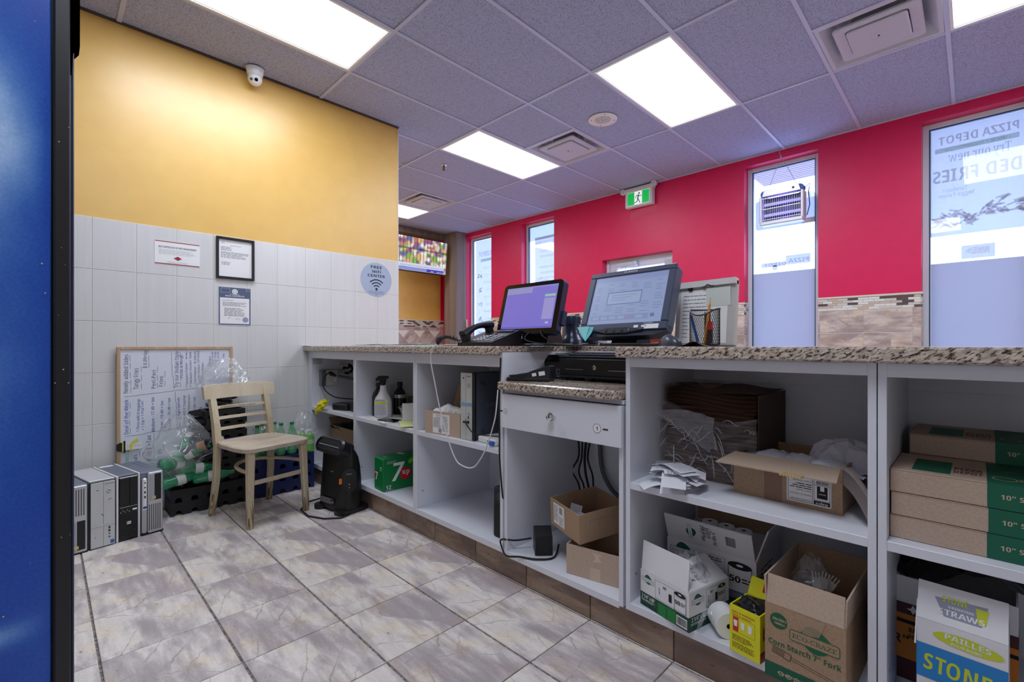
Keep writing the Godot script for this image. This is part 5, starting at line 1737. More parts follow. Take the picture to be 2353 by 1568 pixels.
func build_crates_and_bottles() -> void:
	var blk := mat(c8(24, 24, 27), 0.5)
	var blu := mat(c8(16, 34, 92), 0.45)
	# low stacks along the wall
	var xw := -3.552
	for k in 2:
		var t := put("bottle_crate", tray(0.42, 0.19, 0.078, 5), blk, null, tf(xw, k * 0.0785, -0.745))
		tag(t, ["black bottle crate on the floor, lower of the two under the bag", "black bottle crate directly under the bag of green bottles"][k], "crate", "low stack of black crates")
	for k in 3:
		var t := put("bottle_crate", tray(0.44, 0.19, 0.087, 5), blu, null, tf(xw, k * 0.0875, -1.182))
		tag(t, ["dark blue bottle crate on the floor behind the chair legs", "dark blue bottle crate in the middle of the low stack behind the chair", "dark blue bottle crate just below the standing green bottles"][k], "crate", "low stack of blue crates")
	# tall stack of shallow trays behind the chair back
	for k in 10:
		var m := tray(0.235, 0.165, 0.046, 3)
		for s in 3:   # fingers that stick out at the end
			m.prism([Vector2(0, 0.012), Vector2(0.055, 0.020), Vector2(0.064, 0.030), Vector2(0.055, 0.038), Vector2(0, 0.044)], -0.007, 0.007, Transform3D(ry(-90), Vector3(-0.06 + s * 0.06, 0, 0.115)))
		var t := put("bottle_tray", m, blu if k in [4, 5] else blk, null, tf(-3.572, 0.158 + k * 0.0465, -0.842 + (0.006 if k % 2 else -0.004)))
		tag(t, "%s bottle tray in the tall stack behind the chair, %s" % ["blue" if k in [4, 5] else "black", ["lowest", "second up", "third up", "fourth up", "lower blue one", "upper blue one", "seventh up", "eighth up", "ninth up", "topmost"][k]], "tray", "tall stack of trays behind the chair")
	# bag of empty green bottles leaning by the computers
	var green := clear(c8(56, 184, 124), 0.44, 0.08)
	var green_cap := mat(c8(20, 128, 78), 0.4)
	var white_lab := mat(c8(228, 232, 226), 0.5)
	var lime := clear(c8(120, 220, 70), 0.6, 0.1)
	var b0 := make_bottle(green, green_cap, white_lab, "", "green soda bottles in the clear bag")
	var base := Vector3(-3.53, 0.17, -0.60)
	var place := [[Vector3(0.085, 0.035, 0.115), 8, 82], [Vector3(0.075, 0.04, -0.05), -12, 86], [Vector3(0.02, 0.105, 0.12), 30, 74], [Vector3(0.065, 0.11, 0.02), 4, 96], [Vector3(-0.02, 0.04, 0.09), 20, 85], [Vector3(0.05, 0.165, 0.05), -30, 66], [Vector3(0.085, 0.165, 0.12), 14, 100], [Vector3(0.03, 0.225, 0.0), 50, 58]]
	var where := ["lowest in front", "lowest towards the chair", "left with its cap out by the computers", "middle of the heap", "underneath at the back", "slanting in the middle", "left of the heap", "topmost of the heap"]
	for k in place.size():
		var o: Node3D = b0 if k == 0 else copy(b0, Vector3.ZERO, 0, "", "green soda bottles in the clear bag")
		o.transform = Transform3D(ry(place[k][1]) * rx(-place[k][2]), base + place[k][0])
		o.set_meta("label", "green soda bottle inside the clear bag, %s" % where[k])
	var dk := make_bottle(mat(c8(30, 30, 40), 0.15), M.white, mat(c8(176, 140, 110), 0.5), "dark bottle with a white cap inside the bag of green bottles", "")
	dk.remove_meta("group")
	dk.transform = Transform3D(ry(-20) * rx(-70), base + Vector3(0.085, 0.21, 0.0))
	var dk2 := copy(dk, Vector3.ZERO, 0, "dark bottle lying highest inside the bag of green bottles")
	dk2.transform = Transform3D(ry(60) * rx(-84), base + Vector3(0.05, 0.275, -0.06))
	var t := put("plastic_bag", bag_shell(Vector3(0.25, 0.45, 0.36), 3, 0.20, 0.22), M.plastic_bag, null, tf(-3.50, 0.160, -0.600))
	tag(t, "clear plastic bag full of green bottles between computers and chair", "bag")
	folds(t, Vector3(0.25, 0.45, 0.36), 3, 26)
	# tied bag on top of the tall stack
	t = put("plastic_bag", bag_shell(Vector3(0.19, 0.33, 0.30), 8, 0.24, 0.35), M.plastic_bag, null, tf(-3.555, 0.625, -0.845))
	tag(t, "clear plastic bag of dark lids on top of the tray stack behind the chair", "bag")
	folds(t, Vector3(0.19, 0.33, 0.30), 8, 16)
	for k in 4:
		var l := put("lid", mb().lathe([Vector2(0, 0), Vector2(0.062, 0), Vector2(0.066, 0.012), Vector2(0.06, 0.016), Vector2(0, 0.014)], 20), mat(c8(26, 28, 36), 0.25), null, Transform3D(rx(-8 + k * 6) * rz(k * 5 - 6), Vector3(-3.56, 0.640 + k * 0.021, -0.80 - k * 0.03)))
		tag(l, "round dark lid inside the clear bag on the tray stack, %s" % ["lowest", "second from the bottom", "second from the top", "topmost"][k], "lid", "dark lids in the bag on the stack")
	# green bottles standing on the blue crates
	var b1 := make_bottle(clear(c8(70, 190, 110), 0.42, 0.07), green_cap, clear(c8(210, 240, 220), 0.5, 0.2), "", "green soda bottles standing on the blue crates")
	var pos := [Vector3(-3.515, 0.266, -1.035), Vector3(-3.505, 0.266, -1.110), Vector3(-3.575, 0.266, -1.085), Vector3(-3.50, 0.266, -1.185), Vector3(-3.575, 0.266, -1.165), Vector3(-3.50, 0.266, -1.26)]
	var wl := ["left one behind the chair slats", "second one behind the chair seat", "left one against the wall", "one left of the rear chair post", "middle one against the wall", "rightmost one behind the chair seat"]
	for k in 6:
		var o: Node3D = b1 if k == 0 else copy(b1, pos[k], 0, "", "green soda bottles standing on the blue crates")
		o.position = pos[k]
		o.set_meta("label", "green capped soda bottle standing on the blue crates, %s" % wl[k])
	t = put("plastic_bag", bag_shell(Vector3(0.20, 0.24, 0.36), 13, 0.14, 0.5), M.plastic_bag, null, tf(-3.545, 0.250, -1.14))
	tag(t, "clear plastic wrap over the green bottles standing behind the chair", "bag")
	folds(t, Vector3(0.20, 0.24, 0.36), 13, 10)
	var lb := make_bottle(lime, M.white, clear(c8(230, 250, 220), 0.6, 0.2), "short bottle of bright green drink beside the heater, nearer the wall", "bottles of bright green drink", 0.16, 0.032)
	lb.position = Vector3(-3.53, 0.266, -1.345)
	copy(lb, Vector3(-3.47, 0.266, -1.375), 0, "short bottle of bright green drink beside the heater, nearer the room", "bottles of bright green drink")
	t = put("plastic_bag", bag_shell(Vector3(0.19, 0.30, 0.20), 17, 0.20, 0.4), M.plastic_bag, null, tf(-3.52, 0.252, -1.345))
	tag(t, "clear plastic bag around the bright green drink bottles by the heater", "bag")
	folds(t, Vector3(0.19, 0.30, 0.20), 17, 10)


# creases of a bag: narrow pleats of doubled film that catch the light
func folds(bag: Node3D, size: Vector3, seed_: int, count: int) -> void:
	var r := RandomNumberGenerator.new()
	r.seed = seed_ * 7
	var m := mb()
	for k in count:
		var a := r.randf() * TAU
		var y := r.randf_range(0.15, 0.95) * size.y
		var q := []
		var rad := []
		var n := 5
		var da := r.randf_range(-0.5, 0.5)
		var dy := r.randf_range(-0.25, 0.3) * size.y
		for i in n:
			var s := i / float(n - 1)
			var yy := clampf(y + dy * s, 0.05 * size.y, 0.97 * size.y)
			var tt := yy / size.y
			var pr := (sin(clampf(tt * 1.12, 0.0, 1.0) * PI * 0.5) if tt < 0.45 else lerpf(1.0, 0.35, pow((tt - 0.45) / 0.55, 1.3))) * 1.02
			q.append(Vector3(cos(a + da * s) * size.x * 0.5 * pr, yy, -sin(a + da * s) * size.z * 0.5 * pr))
			rad.append(0.0006 + 0.0035 * sin(PI * s))
		m.tube(q, 0.002, 5, rad)
	put("fold", m, M.plastic_fold, bag).set_meta("kind", "stuff")


func build_heater() -> void:
	var t := thing("space_heater", Vector3(-2.883, 0, -1.335), deg_to_rad(11.3), "black upright space heater with a tilted grille head on the floor", "heater")
	var w := 0.152
	# body: leaning front, rounded back
	var prof := [[0.02, 0.075, -0.085], [0.10, 0.070, -0.088], [0.20, 0.060, -0.085], [0.28, 0.052, -0.075], [0.34, 0.046, -0.058], [0.38, 0.042, -0.030], [0.41, 0.04, 0.0], [0.43, 0.035, 0.02]]
	put("body", mb().grid(func(s: float, v: float) -> Vector3:
		var i := clampi(int(v * 7.0), 0, 6)
		var f := v * 7.0 - i
		var y := lerpf(prof[i][0], prof[i + 1][0], f)
		var z1 := lerpf(prof[i][1], prof[i + 1][1], f)
		var z0 := lerpf(prof[i][2], prof[i + 1][2], f)
		var a := s * TAU
		var e := 0.55
		var c := signf(cos(a)) * pow(absf(cos(a)), e)
		var d := -signf(sin(a)) * pow(absf(sin(a)), e if sin(a) < 0.0 else 0.9)
		var shrink := 1.0 - 0.55 * pow(v, 9.0)
		return Vector3(c * w * (1.0 - 0.05 * v), y, lerpf(z0, z1, d * 0.5 * shrink + 0.5)), 40, 21, true), M.black, t)
	put("body_top", mb().box(Vector3(0, 0.405, 0.022), Vector3(0.16, 0.04, 0.04), 0.012), M.black, t)
	put("foot", mb().prism(round_rect(-0.155, -0.075, -0.10, 0.10, 0.04, 6), 0.0, 0.028, Transform3D(rx(-90), Vector3(0, 0.0, 0.0))), M.black, t)
	put("foot", mb().prism(round_rect(0.045, 0.155, -0.10, 0.118, 0.045, 6), 0.0, 0.028, Transform3D(rx(-90), Vector3(0, 0.0, 0.0))), M.black, t)
	# head: a long rounded barrel that looks up, with a wire grille over a dark mouth
	var head := Transform3D(rx(-28) * rz(-2), Vector3(0, 0.405, 0.048))
	var sh := put("head_shell", mb().prism(round_rect(-0.142, 0.142, -0.050, 0.050, 0.05, 8), -0.045, 0.03, head), M.black, t)
	var rim := mb()
	var outer := round_rect(-0.142, 0.142, -0.050, 0.050, 0.05, 8)
	var inner := round_rect(-0.128, 0.128, -0.038, 0.038, 0.038, 8)
	for k in outer.size():
		var l := (k + 1) % outer.size()
		rim.poly([head * Vector3(outer[k].x, outer[k].y, 0.03), head * Vector3(outer[l].x, outer[l].y, 0.03), head * Vector3(inner[l].x, inner[l].y, 0.040), head * Vector3(inner[k].x, inner[k].y, 0.040)], head.basis * Vector3(0, 0, 1))
	put("rim", rim, mat(c8(34, 36, 42), 0.3), sh)
	put("mouth", mb().prism(inner, 0.030, 0.0315, head), mat(c8(30, 32, 38), 0.5), sh)
	for k in 7:
		put("grille_bar", mb().tube([head * Vector3(-0.11, -0.030 + k * 0.010, 0.034), head * Vector3(-0.06, -0.030 + k * 0.010, 0.041), head * Vector3(0.06, -0.030 + k * 0.010, 0.041), head * Vector3(0.11, -0.030 + k * 0.010, 0.034)], 0.0016, 5), mat(c8(78, 82, 92), 0.3, 0.6), sh)
	put("element", mb().cyl(head * Vector3(0, -0.006, 0.033), 0.005, 0.2, 10, head.basis * rz(90)), M.steel, sh)
	# control pod on the right-hand side, caution label, badge
	var pod := put("control_pod", mb().prism(round_rect(-0.042, 0.042, 0.135, 0.285, 0.042, 8), 0.0, 0.014, Transform3D(ry(52), Vector3(w - 0.022, 0, 0.028))), M.black_gloss, t)
	var pz := Transform3D(ry(52), Vector3(w - 0.022, 0, 0.028))
	put("switch_light", mb().prism(round_rect(-0.060, -0.044, 0.190, 0.222, 0.003), 0.002, 0.016, pz), mat(c8(232, 130, 20), 0.4), pod)
	put("button_mark", words(words(print_lines(mb(), -0.018, 0.02, 0.245, 0.252, 1, pz * tf(0, 0, 0.0145), 3), "O", 0.007, pz * tf(0, 0.165, 0.0145)), "M", 0.007, pz * tf(0, 0.185, 0.0145)), M.ink_pale, pod)
	var lab := Transform3D(rx(0), Vector3(0, 0, 0.0785))
	put("caution_label", mb().span(-0.10, 0.045, 0.048, 0.088, 0.0745, 0.0766), mat(c8(22, 22, 24), 0.6), t)
	put("caution_text", print_lines(mb(), -0.098, 0.043, 0.050, 0.086, 5, tf(0, 0, 0.0772), 5), M.ink_pale, t)
	put("badge", mb().span(-0.018, 0.012, 0.245, 0.250, 0.056, 0.0575), M.grey, t)
	# its cord runs out over the floor
	t = put("power_cable", mb().tube([Vector3(-2.99, 0.02, -1.47), Vector3(-3.09, 0.006, -1.42), Vector3(-3.15, 0.006, -1.33), Vector3(-3.14, 0.006, -1.24), Vector3(-3.02, 0.006, -1.14), Vector3(-2.87, 0.006, -1.13), Vector3(-2.76, 0.006, -1.18), Vector3(-2.70, 0.006, -1.26), Vector3(-2.72, 0.006, -1.32)], 0.0045, 7), M.rubber, null)
	tag(t, "black power cord curling over the floor in front of the heater", "cord")


# ---------------------------------------------------------------- on the counter
func screen_plane(w: float, h: float, m: MB, z: float) -> MB:
	m.flat([Vector3(-w / 2, -h / 2, z), Vector3(w / 2, -h / 2, z), Vector3(w / 2, h / 2, z), Vector3(-w / 2, h / 2, z)], Vector3.BACK)
	return m


func till_screen_image() -> Image:
	var im := Image.create(256, 200, false, Image.FORMAT_RGB8)
	var f := noise(FastNoiseLite.TYPE_SIMPLEX_SMOOTH, 0.01, 2, 3)
	for y in 200:
		for x in 256:
			var k := f.get_noise_2d(x, y) * 0.06
			im.set_pixel(x, y, c8(112, 104, 208).lerp(c8(150, 138, 216), 0.4 + k))
	im.fill_rect(Rect2i(0, 0, 256, 5), c8(150, 150, 216))
	im.fill_rect(Rect2i(0, 6, 132, 26), c8(138, 136, 196))
	for r in 3:
		for k in 22:
			im.fill_rect(Rect2i(3 + k * 6, 9 + r * 8, 4, 3), c8(190, 190, 226))
	im.fill_rect(Rect2i(200, 44, 50, 12), c8(150, 196, 190))
	im.fill_rect(Rect2i(200, 62, 50, 98), c8(158, 154, 214))
	im.fill_rect(Rect2i(0, 193, 256, 4), c8(96, 86, 186))
	im.fill_rect(Rect2i(222, 172, 14, 8), c8(196, 190, 226))
	return im


func order_screen_image() -> Image:
	var im := Image.create(320, 240, false, Image.FORMAT_RGB8)
	im.fill(c8(146, 162, 204))
	im.fill_rect(Rect2i(0, 0, 320, 26), c8(138, 150, 196))
	im.fill_rect(Rect2i(20, 30, 280, 1), c8(122, 136, 180))
	for r in 14:
		for k in 6:
			if (r * 7 + k * 5) % 4 != 0 and not (r > 4 and r < 9 and k > 0 and k < 5):
				im.fill_rect(Rect2i(16 + k * 52, 40 + r * 11, 22 + (r * k) % 14, 2), c8(112, 124, 164))
	im.fill_rect(Rect2i(72, 82, 150, 62), c8(96, 108, 152))
	im.fill_rect(Rect2i(75, 86, 144, 55), c8(154, 170, 208))
	for r in 3:
		im.fill_rect(Rect2i(90, 98 + r * 12, 110 - r * 22, 2), c8(116, 128, 168))
	im.fill_rect(Rect2i(14, 196, 250, 26), c8(132, 148, 190))
	for k in 6:
		im.fill_rect(Rect2i(22 + k * 38, 202, 28, 14), c8(150, 164, 204) if k != 4 else c8(150, 138, 180))
	im.fill_rect(Rect2i(272, 198, 16, 16), c8(106, 118, 156))
	return im


func build_counter_top_things() -> void:
	# desk telephone
	var t := thing("telephone", Vector3(-1.665, TOP + 0.0008, -1.510), 0, "black office desk telephone with many white keys beside the touch screen", "telephone")
	var slope := rx(21)
	put("body", mb().prism([Vector2(0.09, 0.0), Vector2(0.09, 0.018), Vector2(-0.095, 0.076), Vector2(-0.11, 0.074), Vector2(-0.105, 0.0)], -0.122, 0.122, Transform3D(ry(-90), Vector3.ZERO)), M.black, t)
	var deck := func(x: float, s: float) -> Vector3:   # s runs up the slope from the user
		return Vector3(x, 0.018 + s * 0.335 + 0.001, 0.09 - s)
	var tilt := rx(18.5)
	for r in 4:
		for c in 3:
			put("key", mb().box(deck.call(-0.028 + c * 0.023, 0.03 + r * 0.02), Vector3(0.015, 0.005, 0.010), 0.0015, tilt), mat(c8(206, 206, 212), 0.5), t)
	for r in 5:
		for c in 2:
			put("line_key", mb().box(deck.call(0.062 + c * 0.034, 0.022 + r * 0.017), Vector3(0.026, 0.004, 0.009), 0.001, tilt), mat(c8(150, 152, 162), 0.5), t)
	put("red_key", mb().box(deck.call(0.018, 0.128), Vector3(0.018, 0.005, 0.010), 0.0015, tilt), mat(c8(196, 50, 50), 0.5), t)
	put("display", mb().box(deck.call(0.04, 0.165), Vector3(0.12, 0.004, 0.026), 0.001, tilt), mat(c8(70, 78, 92), 0.25), t)
	var hs := []
	var hr := []
	for k in 13:
		var s := k / 12.0
		hs.append(Vector3(-0.088, 0.052 + s * 0.055 + sin(s * PI) * 0.020, 0.085 - s * 0.19))
		hr.append(0.0245 if k < 1 else 0.025 - 0.011 * sin(clampf((s - 0.05) / 0.9, 0, 1) * PI) if k < 12 else 0.021)
	put("handset", mb().tube(hs, 0.02, 12, hr), M.black, t)
	put("earpiece", mb().cyl(Vector3(-0.088, 0.040, 0.068), 0.024, 0.026, 16, rx(18)).cyl(Vector3(-0.088, 0.085, -0.088), 0.022, 0.026, 16, rx(18)), M.black, t)
	var coil := []
	for k in 260:
		var s := k / 259.0
		var a := s * TAU * 34.0
		var c := Vector3(-0.125 - 0.10 * sin(s * PI * 0.9) - 0.03 * sin(s * 9.0), 0.012 + 0.034 * absf(sin(s * PI * 1.6)), 0.10 - 0.06 * cos(s * 5.0) - 0.02 * s)
		coil.append(c + Vector3(cos(a) * 0.007, sin(a) * 0.007, sin(a) * 0.004))
	put("coiled_cord", mb().tube(coil, 0.0021, 5), M.rubber, t)
	# white phone cable that loops down in front of the shelves
	var pts := [Vector3(-1.84, 1.048, -1.46), Vector3(-1.90, 1.047, -1.41), Vector3(-1.935, 1.040, -1.388), Vector3(-1.962, 0.99, -1.386), Vector3(-1.955, 0.93, -1.388), Vector3(-1.932, 0.855, -1.39), Vector3(-1.905, 0.77, -1.39), Vector3(-1.87, 0.686, -1.39), Vector3(-1.835, 0.61, -1.39), Vector3(-1.80, 0.545, -1.39), Vector3(-1.765, 0.50, -1.39), Vector3(-1.733, 0.48, -1.39), Vector3(-1.669, 0.474, -1.39), Vector3(-1.625, 0.488, -1.39), Vector3(-1.592, 0.52, -1.39), Vector3(-1.558, 0.565, -1.39), Vector3(-1.525, 0.627, -1.39), Vector3(-1.49, 0.71, -1.388), Vector3(-1.478, 0.76, -1.388), Vector3(-1.474, 0.85, -1.395)]
	var cb := put("phone_cable", mb().tube(smooth(pts, 4), 0.0032, 6), mat(c8(222, 222, 224), 0.5))
	tag(cb, "white flat cable looping down from the telephone past the shelves", "cable")
	cb = put("power_cable", mb().tube(smooth([Vector3(-1.493, 0.99, -1.43), Vector3(-1.497, 0.80, -1.425), Vector3(-1.49, 0.66, -1.42), Vector3(-1.495, 0.55, -1.425), Vector3(-1.487, 0.42, -1.43), Vector3(-1.497, 0.34, -1.45)], 4), 0.0038, 6), M.rubber)
	tag(cb, "thin black cord hanging down the edge of the computer cabinet", "cord")
	# touch-screen till
	t = thing("touch_screen", Vector3(-1.535, TOP + 0.0008, -1.655), 0, "black touch-screen till showing a violet desktop on a wedge stand", "monitor")
	var b := Transform3D(rx(-15), Vector3(0, 0.185, -0.005))
	put("housing", mb().prism(round_rect(-0.194, 0.194, -0.132, 0.132, 0.022), -0.036, 0.0, b), mat(c8(26, 44, 74), 0.35), t)
	put("bezel", mb().prism(round_rect(-0.193, 0.193, -0.131, 0.131, 0.021), 0.0, 0.003, b), M.black_gloss, t)
	put("connector_box", mb().box(Vector3(0.19, -0.05, -0.035), Vector3(0.03, 0.07, 0.03), 0.003), mat(c8(26, 44, 74), 0.35), t, b)
	put("screen", screen_with_uv(0.335, 0.215, 0.0034), glow(Color.BLACK, 0.85, ImageTexture.create_from_image(till_screen_image())), t, b * tf(0, 0.003, 0))
	put("stand", mb().prism([Vector2(-0.02, 0.012), Vector2(-0.145, 0.012), Vector2(-0.085, 0.20), Vector2(-0.055, 0.21), Vector2(-0.035, 0.15), Vector2(-0.03, 0.04)], -0.10, 0.07, Transform3D(ry(-90), Vector3.ZERO)), M.black, t)
	put("base", mb().span(-0.15, 0.16, 0.0, 0.012, -0.15, 0.06, 0.004), M.black, t)
	cb = put("cable", mb().tube(smooth([Vector3(-1.50, 1.11, -1.63), Vector3(-1.47, 1.075, -1.56), Vector3(-1.40, 1.058, -1.55), Vector3(-1.33, 1.05, -1.60), Vector3(-1.27, 1.046, -1.72), Vector3(-1.2, 1.046, -1.85)], 4), 0.0026, 6).tube(smooth([Vector3(-1.44, 1.12, -1.64), Vector3(-1.38, 1.09, -1.58), Vector3(-1.33, 1.06, -1.60), Vector3(-1.30, 1.046, -1.70), Vector3(-1.26, 1.046, -1.80)], 4), 0.0022, 6), M.rubber)
	tag(cb, "black screen cables drooping from the touch-screen till onto the granite", "cable")
	cb = put("cable", mb().tube(smooth([Vector3(-1.42, 1.049, -1.98), Vector3(-1.36, 1.062, -1.97), Vector3(-1.28, 1.05, -1.965), Vector3(-1.20, 1.055, -1.97), Vector3(-1.13, 1.046, -1.98)], 4), 0.003, 6), mat(c8(40, 70, 150), 0.5))
	tag(cb, "blue network cable lying on the granite behind the cash drawer", "cable")
	# old flat monitor
	t = thing("monitor", Vector3(-0.957, TOP + 0.0008, -1.60), 0, "old grey flat monitor with order screen beside the clipboard stand", "monitor")
	b = Transform3D(rx(-22) * rz(1.0), Vector3(0, 0.170, 0.01))
	var cas := mat(c8(66, 76, 98), 0.4)
	put("housing", mb().prism(round_rect(-0.188, 0.188, -0.118, 0.142, 0.012), -0.045, 0.0, b).prism(round_rect(-0.15, 0.15, -0.09, 0.11, 0.02), -0.075, -0.045, b), cas, t)
	put("chin", mb().prism([Vector2(-0.188, -0.10), Vector2(-0.188, -0.125), Vector2(-0.14, -0.142), Vector2(0.14, -0.142), Vector2(0.188, -0.125), Vector2(0.188, -0.10)], -0.04, 0.002, b), mat(c8(40, 46, 62), 0.4), t)
	var bz := mb()
	bz.xf = b
	bz.box(Vector3(0, 0.132, 0.002), Vector3(0.376, 0.022, 0.012), 0.003).box(Vector3(0, -0.106, 0.002), Vector3(0.376, 0.032, 0.012), 0.003)
	bz.box(Vector3(-0.174, 0.016, 0.002), Vector3(0.028, 0.212, 0.012), 0.003).box(Vector3(0.174, 0.016, 0.002), Vector3(0.028, 0.212, 0.012), 0.003)
	put("bezel", bz, cas, t)
	put("screen", screen_with_uv(0.322, 0.212, 0.0015), glow(Color.BLACK, 0.8, ImageTexture.create_from_image(order_screen_image())), t, b * tf(0, 0.0155, 0))
	put("lettering", words(words(mb(), "PLANAR", 0.007, b * tf(0, 0.132, 0.0085), 0.06), "PT1510MX", 0.0045, b * tf(0.115, -0.096, 0.0085), 0.04), mat(c8(190, 196, 210), 0.5), t)
	put("button_bank", mb().prism([Vector2(-0.11, -0.122), Vector2(-0.06, -0.110), Vector2(0.03, -0.110), Vector2(0.10, -0.122), Vector2(0.03, -0.132), Vector2(-0.06, -0.132)], 0.002, 0.0095, b), mat(c8(30, 34, 46), 0.35), t)
	for k in 4:
		put("button", mb().cyl(Vector3(-0.06 + k * 0.034, -0.121, 0.010), 0.007 if k < 3 else 0.003, 0.003, 14, rx(90)), M.grey if k == 3 else M.black, t, b)
	put("tape_strip", mb().box(Vector3(0.068, -0.108, 0.0086), Vector3(0.018, 0.010, 0.0008)).box(Vector3(0.13, -0.110, 0.0086), Vector3(0.056, 0.018, 0.0008)).box(Vector3(0.10, -0.108, 0.0086), Vector3(0.02, 0.008, 0.0008)), M.paper, t, b)
	put("neck", mb().prism([Vector2(0.03, 0.01), Vector2(-0.08, 0.01), Vector2(-0.06, 0.11), Vector2(-0.02, 0.11)], -0.055, 0.055, Transform3D(ry(-90), Vector3.ZERO)), M.black, t)
	put("base", mb().span(-0.085, 0.095, 0.0, 0.012, -0.10, 0.07, 0.004), M.black, t)
	t = thing("sticky_pad", Vector3(-1.103, TOP + 0.056, -1.526), 0, "teal sticky notes stuck on the lower left corner of the old monitor", "sticky notes")
	put("note", mb().prism([Vector2(-0.036, 0.024), Vector2(0.036, 0.022), Vector2(0.030, -0.004), Vector2(0.008, -0.038), Vector2(-0.030, 0.0)], -0.001, 0.001, Transform3D(rx(-18), Vector3(0, 0, 0))), mat(c8(120, 214, 220), 0.7), t)
	put("note", mb().prism([Vector2(-0.036, 0.024), Vector2(0.024, 0.020), Vector2(0.006, -0.028), Vector2(-0.024, 0.006)], 0.0016, 0.0030, Transform3D(rx(-12) * rz(6), Vector3(-0.003, 0.001, 0.001))), mat(c8(150, 226, 228), 0.7), t)
	# black funnel-shaped jar, wire rack, little black box, folded pizza flyer
	t = thing("plastic_jar", Vector3(-1.505, TOP + 0.0008, -1.96), 0, "black plastic jar with a ribbed cap and flared foot between the two screens", "jar")
	put("body", mb().lathe([Vector2(0, 0), Vector2(0.078, 0), Vector2(0.076, 0.02), Vector2(0.060, 0.045), Vector2(0.046, 0.07), Vector2(0.042, 0.10), Vector2(0.042, 0.118), Vector2(0.0, 0.118)], 28), mat(c8(30, 38, 62), 0.25), t)
	var cap := mb().lathe([Vector2(0, 0.112), Vector2(0.0465, 0.112), Vector2(0.0465, 0.152), Vector2(0.043, 0.158), Vector2(0, 0.158)], 28)
	for k in 30:
		var a := TAU * k / 30
		cap.box(Vector3(cos(a) * 0.0465, 0.135, sin(a) * 0.0465), Vector3(0.003, 0.034, 0.004), 0, Basis(Vector3.UP, -a))
	put("cap", cap, mat(c8(28, 40, 74), 0.4), t)
	t = thing("wire_rack", Vector3(-1.625, TOP + 0.0008, -1.95), 0, "small grey wire rack of three stepped hoops behind the touch-screen till", "rack")
	for k in 3:
		put("hoop", mb().tube(smooth([Vector3(-0.045, 0.0, -0.03 + k * 0.03), Vector3(-0.045, 0.135 - k * 0.035, -0.03 + k * 0.03), Vector3(-0.035, 0.145 - k * 0.035, -0.03 + k * 0.03), Vector3(0.035, 0.145 - k * 0.035, -0.03 + k * 0.03), Vector3(0.045, 0.135 - k * 0.035, -0.03 + k * 0.03), Vector3(0.045, 0.0, -0.03 + k * 0.03)], 2), 0.003, 6), mat(c8(140, 148, 162), 0.3, 0.6), t)
	put("plate", mb().span(-0.05, 0.05, 0.0, 0.006, -0.04, 0.05, 0.002), mat(c8(140, 148, 162), 0.3, 0.6), t)
	t = thing("adapter_box", Vector3(-1.405, TOP + 0.0008, -1.985), 0, "little black box with a grey cable loop beside the ribbed jar", "adapter")
	put("body", mb().box(Vector3(0, 0.021, 0), Vector3(0.085, 0.042, 0.03), 0.004), M.black, t)
	put("cable", mb().tube(smooth([Vector3(0.0, 0.014, 0.016), Vector3(-0.01, 0.012, 0.05), Vector3(-0.03, 0.004, 0.06), Vector3(-0.04, 0.003, 0.03)], 4), 0.0025, 6), M.grey, t)
	t = thing("flyer", Vector3(-1.01, TOP + 0.0008, -1.91), deg_to_rad(8), "pizza flyer with red print leaning behind the old monitor's foot", "flyer")
	put("card", mb().box(Vector3(0, 0.034, 0), Vector3(0.15, 0.068, 0.004), 0.0, rx(-10)), mat(c8(196, 52, 40), 0.6), t)
	var pz := mb()
	var r := RandomNumberGenerator.new()
	r.seed = 3
	for k in 16:
		disc(pz, r.randf_range(-0.065, 0.05), r.randf_range(-0.008, 0.026), r.randf_range(0.005, 0.010), Transform3D(rx(-10), Vector3(0, 0.034, 0)) * tf(0, 0, 0.0025 + k * 0.00002), 9, r.randf_range(0.003, 0.005))
	put("pizza_print", pz, mat(c8(238, 206, 166), 0.6), t)
	put("crust_print", rect(mb(), -0.072, 0.04, -0.03, -0.018, Transform3D(rx(-10) * rz(4), Vector3(0, 0.034, 0)) * tf(0, 0, 0.0026)), mat(c8(214, 160, 90), 0.6), t)
	# computer mouse on a curled brown paper
	t = thing("computer_mouse", Vector3(-0.718, TOP + 0.0016, -1.472), deg_to_rad(60), "dark grey computer mouse at the edge of the granite", "mouse")
	put("shell", mb().grid(func(s: float, v: float) -> Vector3:
		var a := s * TAU
		var p := v * PI * 0.5
		return Vector3(cos(a) * cos(p) * 0.031, sin(p) * (0.036 - 0.006 * cos(a)), -sin(a) * cos(p) * 0.053), 28, 10, true), mat(c8(64, 68, 82), 0.3), t)
	put("wheel", mb().cyl(Vector3(0, 0.034, -0.022), 0.008, 0.006, 14, rz(90)), M.rubber, t)
	t = put("paper_sheet", mb().grid(func(s: float, v: float) -> Vector3:
		return Vector3(lerpf(-0.90, -0.545, s), TOP + 0.0008 + 0.016 * exp(-pow((s - 0.80) / 0.07, 2.0)) * (1.0 - v * 0.6), lerpf(-1.412, -1.53, v)), 40, 4), mat(c8(92, 70, 56), 0.7))
	tag(t, "dark brown paper sheet lying under the mouse and pen cup", "paper")
	# clipboard stand
	t = thing("document_stand", Vector3(-0.722, TOP + 0.0008, -1.74), 0, "pale grey document stand with handwritten notes behind the pen cup", "stand")
	var st := Transform3D(rx(-7), Vector3(0, 0.002, 0))
	put("back_plate", mb().span(-0.113, 0.113, 0.0, 0.245, -0.03, 0.0, 0.004), mat(c8(196, 194, 190), 0.5), t, st)
	put("top_lip", mb().prism([Vector2(-0.113, 0.222), Vector2(-0.098, 0.246), Vector2(0.113, 0.250), Vector2(0.113, 0.228)], -0.02, 0.012, Transform3D()), mat(c8(214, 212, 210), 0.5), t, st)
